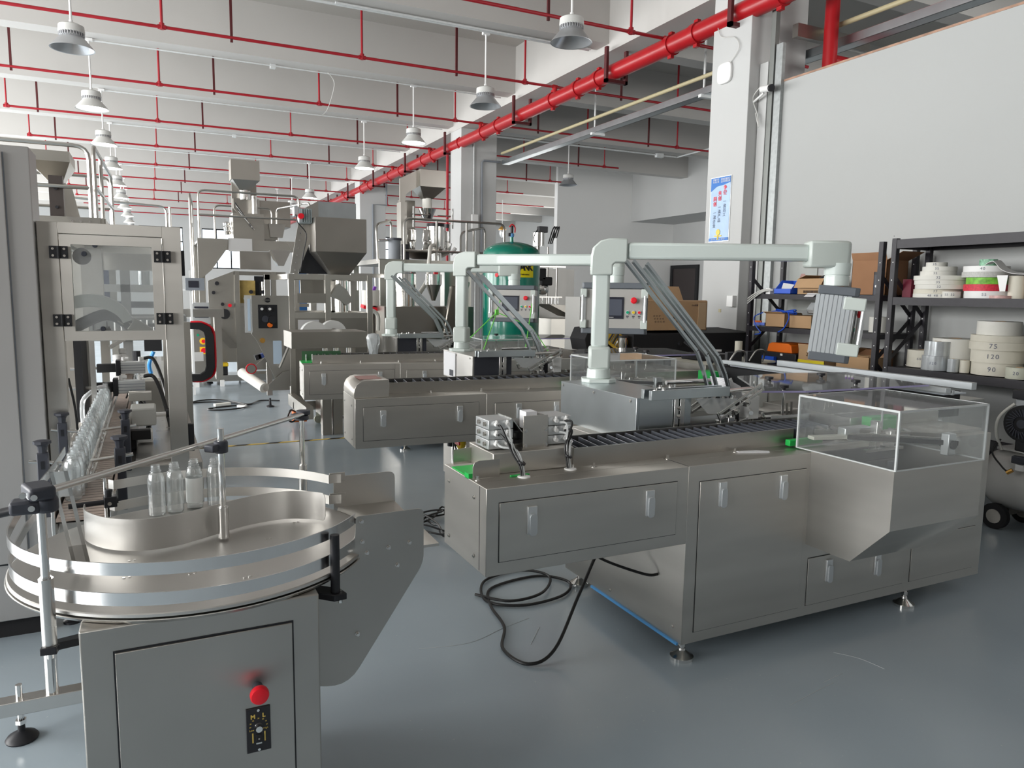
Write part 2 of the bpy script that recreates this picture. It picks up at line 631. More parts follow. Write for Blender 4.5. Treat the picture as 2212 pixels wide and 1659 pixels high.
# ------------------------------------------------------------------ ceiling services
ORD = ['nearest', 'second', 'third', 'fourth', 'fifth', 'sixth', 'seventh', 'eighth', 'ninth', 'tenth', 'eleventh', 'twelfth', 'thirteenth']

# sprinkler branch pipes, one in each ceiling bay
PYS = [8.15, 11.1, 14.15, 17.2, 20.2, 23.2, 26.2, 29.2, 32.2, 35.2, 38.2]
for k, y in enumerate(PYS):
    z = 4.95 if k else 4.86
    t = wthing('sprinkler_pipe', 'red sprinkler pipe across the ceiling, %s from the camera' % ORD[k], 'pipe', (2, y, z), 'red sprinkler pipes under the ceiling')
    x0 = -6.5 if k < 2 else -3.2 if k == 2 else -2.3
    x1 = 8.6 if k == 0 else 13.2 if k < 3 else 11.45 if k < 5 else 14.0 if k > 5 else 11.6
    CY((x0, y, z), (x1, y, z), 0.021, 10).build('run', REDB, t)
    rises = [0.27, 2.9, 5.55, 8.6, 11.0] + ([-2.3] if k > 2 else [-4.6])
    for xx in rises:
        if xx < x1 and k < 9:
            m = MB().cyl((xx, y, z), (xx, y, 5.75), 0.014 + .003 * (k < 3), 8).cyl((xx, y, z - .03), (xx, y, z + .05), 0.032, 8)
            m.cyl((xx - .05, y, z), (xx + .05, y, z), 0.03, 8)
            m.build('sprinkler_drop', REDB, t)
    for xx in (-1.8, 1.12, 4.37, 7.4, 10.2):
        if x0 < xx < x1 and k < 9:
            B(xx - .017, xx + .017, y - .012, y + .012, z - .06, 5.95).build('pipe_hanger', REDD, t)
    if k < 9:
        m = MB().cyl((6.1, y, z), (6.1, y, 4.80), 0.04, 10).cyl((6.06, y, z), (6.14, y, z), 0.035, 10)
        m.build('tee_piece', RED, t)

# main red pipe
t = wthing('main_sprinkler_pipe', 'thick glossy red pipe running the length of the hall beside the pillars', 'pipe', (6.1, 4, 4.75))
MB().cyl((6.1, -3, 4.75), (6.1, 40, 4.75), 0.112, 24).build('run', RED, t)
for y in (2.2, 3.9, 5.6, 6.2, 7.55, 8.05, 9.75, 10.35, 11.15, 13.3, 14.0, 15.2, 16.9, 17.6, 19.4, 20.4, 22.5, 23.4, 25.5, 28.0, 30.5):
    m = MB().cyl((6.1, y - .045, 4.75), (6.1, y + .045, 4.75), 0.128, 20)
    m.cbox((6.1, y, 4.89), (.05, .07, .04)).cbox((6.1, y, 4.61), (.05, .07, .04))
    m.build('coupling', RED, t)
for y in (3.2, 6.78, 9.3, 12.3, 15.75, 18.6, 21.6, 24.7, 27.7):
    m = MB()
    for s in (-1, 1):
        m.box(6.1 + s * .165 - .02, 6.1 + s * .165 + .02, y - .03, y + .03, 4.58, 5.06)
    m.box(5.915, 6.285, y - .03, y + .03, 4.58, 4.625)
    m.build('hanger_frame', REDD, t)
t = wthing('riser_pipe', 'thick red riser pipe going down behind the right partition', 'pipe', (6.75, 6.1, 0))
CY((6.75, 6.1, 0), (6.75, 6.1, 5.9), 0.075, 20).build('pipe_run', RED, t)
MB().cyl((6.75, 6.1, 4.16), (8.6, 6.1, 4.16), 0.06, 16).build('side_branch', RED, t)
t = wthing('drain_pipe', 'thin red pipe standing against the second pillar', 'pipe', (6.0, 15.75, 0))
CY((6.0, 15.75, 0), (6.0, 15.75, 4.66), 0.03, 10).build('pipe_run', REDB, t)
CY((6.0, 15.75, 3.0), (6.0, 15.75, 3.08), 0.045, 10).build('coupling', BLACK, t)


# ------------------------------------------------------------------ high-bay lamps
def make_lamp(lit, name='high_bay_lamp'):
    t = thing(name, 'x', 'lamp')
    m = MB().lathe((0, 0, 0), [(.02, .262), (.09, .258), (.125, .24), (.130, .175), (.122, .165), (.02, .16)], 28)
    m.build('heat_sink', LAMPB, t)
    f = MB()
    for i in range(28):
        a = 2 * pi * i / 28
        f.cbox((.120 * cos(a), .120 * sin(a), .150), (.014, .010, .035), (0, 0, math.degrees(a)))
    f.build('cooling_fins', LAMPO, t, kind='stuff')
    m = MB()
    n = 32
    for r0, h0, r1, h1 in ((.105, .165, .118, .125), (.118, .125, .212, .014), (.212, .014, .220, .0), (.220, 0, .208, .003), (.208, .003, .10, .12)):
        m.lathe((0, 0, 0), [(r0, h0), (r1, h1)], n)
        m.f = m.f[:-2]
    m.build('reflector', LAMPB if lit else LAMPO, t)
    if lit:
        MB().lathe((0, 0, 0), [(.205, .012), (.02, .011)], n).build('glowing_diffuser', LAMPG, t)
    else:
        MB().lathe((0, 0, 0), [(.11, .11), (.02, .108)], n).build('diffuser', LAMPO, t)
    m = MB().cyl((0, 0, .26), (0, 0, .30), .02, 10).cyl((0, 0, .28), (0, 0, .96), .013, 8)
    m.build('rod', WHITE, t)
    B(-.05, .05, -.03, .03, .95, .985).build('ceiling_bracket', WHITE, t)
    return t


lit0 = make_lamp(True)
off0 = make_lamp(False)
seen = {True: 0, False: 0}
lamps = []
BYL = [y for y in BY if y > 9]
for k, y in enumerate(BYL[:10]):
    lamps.append((-0.66, y - .03, 4.16, k > 0, 'hanging lamp of the left row, %s from camera' % ORD[k]))
for k, (x, y, z) in enumerate([(4.07, 7.1, 4.20), (4.30, 9.85, 4.16), (4.25, 12.85, 4.16), (4.2, 16.0, 4.16), (4.17, 21.9, 4.16), (4.2, 25.0, 4.16), (4.2, 28.05, 4.16)]):
    lamps.append((x, y - .03, z, k > 1, 'hanging lamp in the row by the red main pipe, %s from camera' % ORD[k]))
lamps.append((9.1, 15.8, 4.16, False, 'dark hanging lamp alone in the side bay'))
for x, y, z, lit, lab in lamps:
    lab = ('lit ' if lit else 'unlit ') + 'white bell-shaped ' + lab if 'alone' not in lab else lab
    src = lit0 if lit else off0
    if seen[lit] == 0:
        src.location = (x, y, z)
        src['label'] = lab
        src['group'] = 'high bay lamps hung from the ceiling'
        seen[lit] = 1
    else:
        dup(src, (x, y, z), 0, lab, 'high bay lamps hung from the ceiling')

# explosion-proof pendants far back in the side bay
for k, (x, y, z, lit) in enumerate([(9.7, 24.5, 3.95, 0), (11.9, 25.5, 3.9, 0), (10.6, 27.0, 3.9, 1)]):
    t = thing('pendant_lamp', ['brass-capped glass pendant lamp close to the second pillar', 'brass-capped glass pendant lamp above the filling machine',
                               'glowing glass pendant lamp above the green tank'][k], 'lamp', (x, y, z), 0, 'brass pendant lamps in the side bay')
    MB().lathe((0, 0, 0), [(.02, .16), (.06, .12), (.15, .02), (.15, 0), (.02, 0)], 16).build('cap', BRASS if not lit else WHITE, t)
    MB().lathe((0, 0, 0), [(.10, 0), (.11, -.15), (.07, -.25), (.02, -.27)], 16).build('glass_jar', LAMPG if lit else PVC, t)
    CY((0, 0, .15), (0, 0, 1.1), .012, 6).build('rod', WHITE, t)

# conduits fixed under the beams, one each
for k, y in enumerate([9.75, 12.8, 15.85, 18.9, 21.95, 25.0]):
    t = wthing('conduit', 'thin grey conduit clipped under the ceiling beam, %s from the camera' % ORD[k], 'conduit', (2, y, 5.13), 'conduits under the ceiling beams')
    m = MB().cyl((-0.6, y - .02, 5.125), (5.9, y - .02, 5.125), .012 + .006 * (k == 0), 8)
    if k == 0:
        m.cyl((2.2, y - .07, 5.125), (5.9, y - .07, 5.125), .016, 8)
    m.build('tube_run', GALV, t)
    if k in (1, 3):
        MB().cyl((1.9, y + .03, 5.13), (1.9, y + .03, 5.6), .016, 8).box(1.86, 1.94, y - .03, y + .05, 5.09, 5.15).build('junction_box', GALV, t)
# loose wires hanging off a beam
o = TB(spline([(2.75, 12.7, 5.12), (2.86, 12.75, 5.0), (2.84, 12.8, 4.8), (2.75, 12.8, 4.55), (2.66, 12.8, 4.45)]), .006, 5).build('loose_wire', WIREW)
tag(o, 'loose white wire hanging from the second ceiling beam', 'wire')
t = wthing('side_bay_conduit', 'thin grey conduit bent down to a small box in the side bay', 'conduit', (11, 15.8, 5.0))
TB([(7.0, 15.8, 5.1), (11.2, 15.8, 5.1), (12.3, 15.8, 5.1), (12.3, 14.4, 5.12)], .02, 8).build('tube_run', GALV, t)
B(11.6, 11.8, 15.7, 15.8, 5.03, 5.13).build('junction_box', GALV, t)

# cable tray along the pillars
t = wthing('cable_tray', 'galvanised cable tray hung along the pillars with a pale conduit above', 'cable tray', (6.95, 6, 4.35))
MB().box(6.93, 7.10, -3, 14.9, 4.33, 4.342).box(6.925, 6.94, -3, 14.9, 4.33, 4.42).box(7.09, 7.10, -3, 14.9, 4.33, 4.42).build('tray', GALVB, t)
CY((6.92, -3, 4.56), (6.92, 14.9, 4.56), .028, 12).build('yellowed_conduit', YCOND, t)
CY((7.0, -3, 4.44), (7.0, 14.9, 4.44), .012, 8).build('red_wire', REDB, t)
for y in (1.0, 4.0, 8.4, 11.2):
    MB().cyl((6.95, y, 4.33), (6.95, y, 5.95), .016, 8).box(6.88, 7.14, y - .03, y + .03, 4.29, 4.33).build('hanger_rod', GALV, t)
t = wthing('steel_channel_frame', 'galvanised steel channel fixed upright between pillar and partition', 'channel', (6.2, 6.3, 0))
B(6.205, 6.248, 6.24, 6.335, 0.0, 4.30).build('channel', mat('spangled_zinc', (.36, .38, .38), .45, .5, var=.15, scale=25), t)
B(6.19, 6.248, 6.345, 6.41, 0.0, 4.75).build('channel', mat('grey_zinc', (.22, .23, .22), .45, .5), t)
B(6.195, 6.248, 6.43, 6.55, 0.0, 4.15).build('white_strip', WALL, t)
B(6.47, 7.6, 6.30, 6.38, 4.42, 4.56).build('cross_channel', STEELD, t)

# things on the nearest pillar
t = wthing('wall_router', 'rounded white wireless router on the nearest pillar', 'router', (6.0, 6.9, 4.1))
m = MB()
prof = []
for i in range(24):
    a = 2 * pi * i / 24
    r = 0.115 / (abs(cos(a)) ** 4 + abs(sin(a)) ** 4) ** .25
    prof.append((6.94 + r * cos(a), 4.13 + r * sin(a)))
m.prism(prof, 'X', 6.015, 6.05)
m.build('shell', WHITE, t, bev=.008)
TB(spline([(6.03, 6.85, 4.23), (6.03, 6.72, 4.35), (6.03, 6.80, 4.48), (6.03, 7.02, 4.55), (6.03, 7.1, 4.7)]), .005, 5).build('cord', WIREW, t)

t = wthing('security_camera', 'small white security camera with black face on the pillar corner', 'camera', (6.1, 6.3, 4.05))
MB().cyl((6.115, 6.42, 3.845), (6.075, 6.25, 3.815), .036, 16).build('housing', WHITE, t)
MB().cyl((6.077, 6.26, 3.817), (6.073, 6.235, 3.812), .038, 16).build('face', BLACK, t)
MB().cyl((6.13, 6.56, 3.74), (6.12, 6.40, 3.80), .012, 8).build('bracket', WHITE, t)
TB(spline([(6.12, 6.45, 3.88), (6.12, 6.56, 3.78), (6.14, 6.5, 3.6), (6.12, 6.45, 3.45), (6.14, 6.53, 3.62)]), .006, 5).build('wire', WIREW, t)

t = wthing('safety_poster', 'blue and white upright poster with red slogans on the pillar', 'poster', (6.04, 6.92, 2.6))
y0, y1, z0, z1 = 6.76, 7.085, 2.235, 2.965
B(6.040, 6.049, y0 - .008, y1 + .008, z0 - .008, z1 + .008).build('aluminium_edge', ALU, t)
sheet = B(6.037, 6.041, y0, y1, z0, z1).build('sheet', mat('poster_pale_blue', (0.42, 0.58, 0.80), 0.35, var=0.12, scale=7), t)
MB().prism([(y0, z1), (y1, z1), (y1, z1 - .15), (y1 - .10, z1 - .10), (y0 + .1, z1 - .09), (y0, z1 - .07)], 'X', 6.034, 6.037).build('blue_header', mat('poster_blue', (0.01, 0.16, 0.55), 0.35), sheet)
B(6.034, 6.037, y0, y1, z0, z0 + .035).build('blue_footer', MATS['poster_blue'], sheet)
PT = (90, 0, -90)
for s, yy, zz, sz, mm in (('争做', 6.84, 2.84, .058, REDP), ('共创', 6.925, 2.78, .058, REDP), ('同创', 7.005, 2.72, .058, REDP)):
    text('slogan', '\n'.join(s), sz, mm, (6.033, yy, zz - .03), PT, sheet, .0005, bold=.001)
for s, yy, zz in (('一流员工', 6.84, 2.66), ('一流产品', 6.925, 2.60), ('一流企业', 7.005, 2.54)):
    text('slogan', '\n'.join(s), .05, mat('ink_grey', (.12, .14, .2), .6), (6.033, yy, zz - .055), PT, sheet, .0005)
text('header_text', '提高质量意识\n追求卓越品质', .026, WHITE, (6.0325, 6.84, z1 - .04), PT, sheet, .0004)
text('header_text', '质量方针\n永无止境', .026, WHITE, (6.0325, 7.0, z1 - .035), PT, sheet, .0004)
text('footer_text', '诚信为本 · 品质至上 · 客户第一', .018, WHITE, (6.0325, 6.92, z0 + .018), PT, sheet, .0004)
MB().lathe((6.035, 6.93, 2.335), [(.035, -.002), (.035, -.004)], 18, 'X').cyl((6.035, 6.93, 2.30), (6.035, 6.93, 2.25), .01, 8).box(6.032, 6.036, 6.87, 6.99, 2.285, 2.30).build('gold_emblem', mat('gold_print', (.85, .62, .08), .4), sheet)
t = wthing('fuse_box', 'small white switch box low on the nearest pillar', 'switch box', (6.0, 6.63, 1.5))
B(5.99, 6.05, 6.58, 6.68, 1.47, 1.60).build('body', WHITE, t, bev=.004)
o = B(6.046, 6.05, 6.83, 6.87, 1.40, 1.44).build('paper_label', YCOND)
tag(o, 'tiny yellowed sticker on the nearest pillar', 'sticker')

# boxes and conduits on the second pillar
t = wthing('pillar_switch_box', 'white switch box with conduits on the second pillar front', 'switch box', (6.4, 15.0, 3.0))
B(6.28, 6.42, 14.98, 15.07, 2.95, 3.25).build('body', WHITE, t, bev=.004)
CY((6.33, 15.04, 3.25), (6.33, 15.04, 5.0), .018, 8).build('conduit_up', GALV, t)
CY((6.38, 15.04, 0), (6.38, 15.04, 2.95), .014, 8).build('conduit_down', GALV, t)
TB([(6.52, 15.03, 0), (6.52, 15.03, 4.36), (6.56, 15.03, 4.40), (6.95, 15.03, 4.40)], .022, 8).build('bent_conduit', GREYP, t)
t = wthing('pillar_conduit', 'bent grey conduit running down the third pillar', 'conduit', (6.5, 23.55, 0))
TB([(6.45, 23.55, 0), (6.45, 23.55, 4.3), (6.9, 23.55, 4.3), (6.9, 23.55, 5.0)], .03, 8).build('tube_run', GREYP, t)
o = B(7.6, 7.85, 26.0, 26.1, 2.55, 2.7).build('fire_alarm_box', RED)
tag(o, 'small red alarm box far back beside the second pillar', 'alarm')


# ------------------------------------------------------------------ cartoning machines
def latch(parent, x, y, z, h=0.107):
    """recessed swing-handle lock on a sheet-metal door"""
    a = B(x - .0185, x + .0215, y - .010, y, z - h / 2, z + h / 2).build('latch', ALU, parent, 'pale aluminium swing latch', bev=.002)
    m = MB().prism([(x - .013 + .0 , z + h * .16), (x - .007, z + h * .24), (x + .007, z + h * .26), (x + .017, z + h * .20), (x + .019, z + h * .10), (x + .019, z - h * .44), (x + .012, z - h * .54), (x - .004, z - h * .55), (x - .012, z - h * .48), (x - .013, z - h * .40)][::-1], 'Y', y - .019, y - .010)
    m.build('latch_handle', ALUL, a, bev=.0015)


def door_panel(parent, x0, x1, y, z0, z1, latches=(), name='door'):
    g = .0025
    d = B(x0 + g, x1 - g, y - .0045, y, z0 + g, z1 - g).build(name, STEEL, parent, bev=.0012)
    B(x0, x1, y - .0012, y, z0, z1).build('door_gap', DKINT, d)
    for lx, lz in latches:
        latch(parent, lx, y - .0045, lz)
    return d


def level_foot(parent, x, y, top, r=.052):
    m = MB().lathe((x, y, 0), [(r, 0), (r, .014), (r * .78, .020), (r * .30, .040), (r * .27, .050), (.012, .052), (.012, top)], 24)
    m.cyl((x, y, .060), (x, y, .078), .018, 6)
    return m.build('levelling_foot', CHROME, parent)


def bolt(parent, p, d=(0, 0, 1), r=.007, L=.010, name='bolt'):
    p, d = Vector(p), Vector(d)
    m = MB().cyl(p, p + d * .002, r * 1.35, 10).cyl(p + d * .002, p + d * L, r * .8, 6)
    return m.build(name, STEELL, parent)


def control_arm(t, px, py, zb, ang, length, pang, tilt=0.0, zc=1.83, W=ARMW):
    """post, elbow, beam, knuckle and hanging operator panel, in machine coordinates"""
    a = rad(ang)
    dx, dy = cos(a), sin(a)
    M = Matrix.Translation((px, py, 0)) @ Matrix.Rotation(a, 4, 'Z')

    def put(mb, name, m, bev=.006, par=t):
        mb.v = [tuple(M @ Vector(p)) for p in mb.v]
        return mb.build(name, m, par, bev=bev)
    hexa = [(.095, .045), (.055, .085), (-.055, .085), (-.095, .045), (-.095, -.045), (-.055, -.085), (.055, -.085), (.095, -.045)]
    m = MB().prism(hexa, 'Z', zb, zb + .022)
    m.lathe((0, 0, zb + .022), [(.068, 0), (.064, .05), (.060, .055)], 24)
    put(m, 'post_base', W, .004)
    put(MB().box(-.060, .060, -.055, .055, zb + .07, zb + .20), 'post_collar', ARMG, .016)
    put(MB().box(-.047, .047, -.043, .043, zb + .19, zc - .085), 'arm_post', W, .018)
    pr = [(-.060, zc - .13), (.058, zc - .13), (.058, zc - .075), (.072, zc - .062), (.135, zc - .062), (.135, zc + .068), (.035, zc + .068), (-.012, zc + .055), (-.048, zc + .022), (-.060, zc - .03)]
    put(MB().prism(pr, 'Y', -.056, .056), 'arm_elbow', ARMG, .008)
    put(MB().box(.135, length - .16, -.042, .042, zc - .042, zc + .048), 'arm_beam', W, .016)
    m = MB().prism([(length - .17, -.062), (length - .02, -.062), (length + .045, -.045), (length + .07, 0), (length + .045, .045), (length - .02, .062), (length - .17, .062)], 'Z', zc - .075, zc + .068)
    k = put(m, 'arm_knuckle', ARMG, .014)
    put(MB().lathe((length, 0, zc - .17), [(.064, 0), (.064, .050), (.061, .052), (.061, .056), (.066, .058), (.070, .12)], 28), 'swivel_neck', W, 0)
    # operator panel
    P = bpy.data.objects
    body = MB().box(-.245, .245, -.088, .10, -.155, .155).build('control_panel', ALU, t, bev=.01)
    body.location = M @ Vector((length, 0, zc - .17 - .205))
    body.rotation_euler = (rad(tilt), 0, rad(pang))
    for z in (-.190, .155):
        MB().prism([(-.25, .10), (-.25, -.075), (-.235, -.098), (.235, -.098), (.25, -.075), (.25, .10)], 'Z', z, z + .045).build('end_cap', mat('cap_grey', (.13, .145, .165), .45), body, bev=.005)
    for i in range(8):
        for s in (-1, 1):
            B(s * .2465 - .0015, s * .2465 + .0015, -.062 + i * .0215, -.0445 + i * .0215, -.154, .154).build('side_rib', ALUL, body)
            B(s * .2470 - .0015, s * .2470 + .0015, -.0640 + i * .0215, -.0622 + i * .0215, -.154, .154).build('rib_shade_line', GREYP, body)  # thin dark strips drawn for the shade between the ribs
    B(-.215, .215, -.0935, -.087, -.15, .15).build('front_plate', mat('panel_face', (.42, .41, .39), .45, .3), body)
    s = B(-.110, .075, -.101, -.093, -.075, .090).build('touch_screen', SCREEN, body, bev=.003)
    B(-.094, .060, -.1022, -.1005, -.050, .073).build('screen_glass', SCREENL, body)
    B(-.035, .0, -.1025, -.1005, -.066, -.062).build('maker_mark', WHITE, body)
    m = MB().cyl((.150, -.093, .065), (.150, -.115, .065), .012, 16)
    m.build('stop_button_stem', ALU, body)
    MB().lathe((.150, -.135, .065), [(.016, 0), (.024, .005), (.024, .016), (.014, .022)], 20, 'Y').build('stop_button', REDP, body)
    for i, c in enumerate((mat('button_green', (.0, .35, .18), .35), mat('button_yellow', (.75, .55, .03), .35), REDP)):
        bx = .105 + i * .044
        MB().cyl((bx, -.093, -.025), (bx, -.104, -.025), .015, 16).build('button_ring', ALU, body)
        MB().cyl((bx, -.104, -.025), (bx, -.112, -.025), .011, 16).build('push_button', c, body)
        B(bx - .010, bx + .010, -.0942, -.093, -.058, -.050).build('button_text', SLATE, body)
        B(bx - .007, bx + .007, -.0942, -.093, -.068, -.063).build('button_text', SLATE, body)
    for s in (-1, 1):
        for z in (-.150, .085):
            MB().box(s * .248 - .006 * (s < 0) - (.0 if s > 0 else 0), s * .248 + .006, -.135, -.03, z, z + .065).box(min(s * .205, s * .25), max(s * .205, s * .25), -.135, -.112, z, z + .065).build('handle_block', ARMG, body, bev=.006)
        CY((s * .235, -.128, -.10), (s * .235, -.128, .10), .012, 14).build('handle_tube', ALU, body)
    return body


def magazine(t, ox=0.0, oy=0.0, oz=0.0, stack=True):
    """four bent angle rails holding flat cartons, in machine coordinates"""
    for i, (dx, dz, y) in enumerate(((0, 0, .46), (.055, .005, .60), (.075, -.01, .46), (.165, -.02, .60))):
        pts = [(.93 + dx, 1.745 + dz), (1.385 + dx, 1.30 + dz), (1.435 + dx, 1.20), (1.50 + dx, 1.03 + dz * .3)]
        m = MB()
        for k in range(3):
            (xa, za), (xb, zb) = pts[k], pts[k + 1]
            d = Vector((xb - xa, 0, zb - za)).normalized()
            nx = Vector((d.z, 0, -d.x)) * -1
            for w, h, off, yo in ((.003, .022, 0, 0), (.030, .003, .0095, .009)):
                pa, pb = Vector((xa, y, za)), Vector((xb, y, zb))
                vs = []
                for p in (pa, pb):
                    for yy, nn in ((-h / 2 if w < .01 else -.0015 + yo, -.0015 if w < .01 else -.0), (h / 2 if w < .01 else .0015 + yo, -.0015 if w < .01 else 0), (h / 2 if w < .01 else .0015 + yo, .0015 if w < .01 else .022), (-h / 2 if w < .01 else -.0015 + yo, .0015 if w < .01 else .022)):
                        vs.append(p + Vector((0, yy, 0)) + nx * nn)
                m.add([v + Vector((ox, oy, oz)) for v in vs], [(0, 1, 2, 3), (4, 7, 6, 5), (0, 4, 5, 1), (1, 5, 6, 2), (2, 6, 7, 3), (3, 7, 4, 0)])
        m.build('magazine_rail', GALVB, t)
    # cross rods, slotted bars and clamps at the foot of the magazine
    for (a, b, r, n) in (((1.32, .44, 1.12), (1.68, .44, 1.13), .011, 'cross_rod'), ((1.30, .66, 1.15), (1.62, .66, 1.15), .011, 'cross_rod'),
                         ((1.60, .36, 1.02), (1.72, .50, 1.02), .011, 'cross_rod'), ((1.56, .45, .93), (1.56, .45, 1.10), .013, 'rod_post')):
        MB().cyl([a[0] + ox, a[1] + oy, a[2] + oz], [b[0] + ox, b[1] + oy, b[2] + oz], r, 12).build(n, CHROME, t)
    for y in (.40, .62):
        m = MB()
        m.cbox((1.56 + ox, y + oy, 1.085 + oz), (.30, .008, .014), (0, -27, 0))
        m.cbox((1.575 + ox, y + oy, 1.060 + oz), (.30, .008, .014), (0, -27, 0))
        m.cbox((1.43 + ox, y + oy, 1.008 + oz), (.014, .008, .045), (0, -27, 0))
        m.cbox((1.702 + ox, y + oy, 1.142 + oz), (.014, .008, .045), (0, -27, 0))
        m.build('slotted_bar', STEELL, t, bev=.002)
    MB().prism([(1.38 + ox, 1.02 + oz), (1.44 + ox, 1.01 + oz), (1.62 + ox, 1.085 + oz), (1.30 + ox, 1.10 + oz)], 'Y', .425 + oy, .431 + oy).build('guide_plate', ACRT, t)
    for p in ((1.60, .40, 1.07), (1.53, .40, 1.03), (1.62, .62, 1.07)):
        MB().cbox((p[0] + ox, p[1] + oy, p[2] + oz), (.035, .03, .035), (0, -27, 0)).build('clamp_block', STEELL, t, bev=.003)
        bolt(t, (p[0] + ox, p[1] - .015 + oy, p[2] + oz), (0, -1, 0), .010, .014)
    MB().box(1.585 + ox, 1.625 + ox, .47 + oy, .51 + oy, .90, 1.06 + oz).build('black_bracket', BLACK, t)


def dividers(t, x0, x1, n, y0=.195, y1=.405, z=.90):
    for i in range(n):
        x = x0 + (x1 - x0) * i / (n - 1)
        lean = .028
        MB().add([(x, y0, z), (x + .005, y0, z), (x + .005 + lean, y1, z), (x + lean, y1, z),
                  (x, y0, z + .062), (x + .005, y0, z + .062), (x + .005 + lean, y1, z + .062), (x + lean, y1, z + .062)],
                 [(0, 3, 2, 1), (4, 5, 6, 7), (0, 1, 5, 4), (1, 2, 6, 5), (2, 3, 7, 6), (3, 0, 4, 7)]).build('divider', CELL, t)


def mechanics(t, seed=1):
    """the pushers, rods, needles and blocks on the dark deck between track and base"""
    r = random.Random(seed)
    B(1.30, 2.86, .44, .98, .888, .894).build('dark_deck', DKINT, t)
    B(1.36, 2.62, .93, .975, .93, 1.03).build('side_cover', mat('off_white_cover', (.66, .66, .62), .4), t, bev=.003)
    B(1.36, 2.3, .60, .64, .894, .93).build('belt_bed', BLACKM, t)
    for i in range(4):
        x = 1.48 + i * .10
        MB().cyl((x, .46, .894), (x, .46, .97 + .02 * (i % 2)), .008, 10).cyl((x, .46, .955), (x, .46, .975), .014, 10).build('adjusting_screw', CHROME, t)
    MB().box(1.44, 1.80, .43, .47, .915, .935).box(1.52, 1.56, .43, .50, .935, .99).build('gripper_block', STEELL, t, bev=.002)
    MB().cbox((1.58, .44, .955), (.20, .02, .02), (0, -12, 8)).build('pusher_arm', STEELL, t, bev=.002)
    MB().box(1.83, 2.10, .45, .455, .895, .975).build('clear_screen', PVC, t)
    for i in range(9):
        x = 2.06 + i * .055
        CY((x, .60 + .02 * (i % 3), .894), (x, .60 + .02 * (i % 3), .99 + .02 * r.random()), .006, 8).build('guide_pin', STEELD, t)
    MB().box(2.02, 2.62, .56, .58, .93, .945).box(2.02, 2.62, .70, .72, .93, .945).build('cross_rail', STEELL, t)
    for i in range(5):
        x = 1.95 + i * .16
        MB().box(x, x + .05, .50, .80, .90, .915 + .01 * r.random()).build('cross_slide', STEELL if i % 2 else BLACK, t)


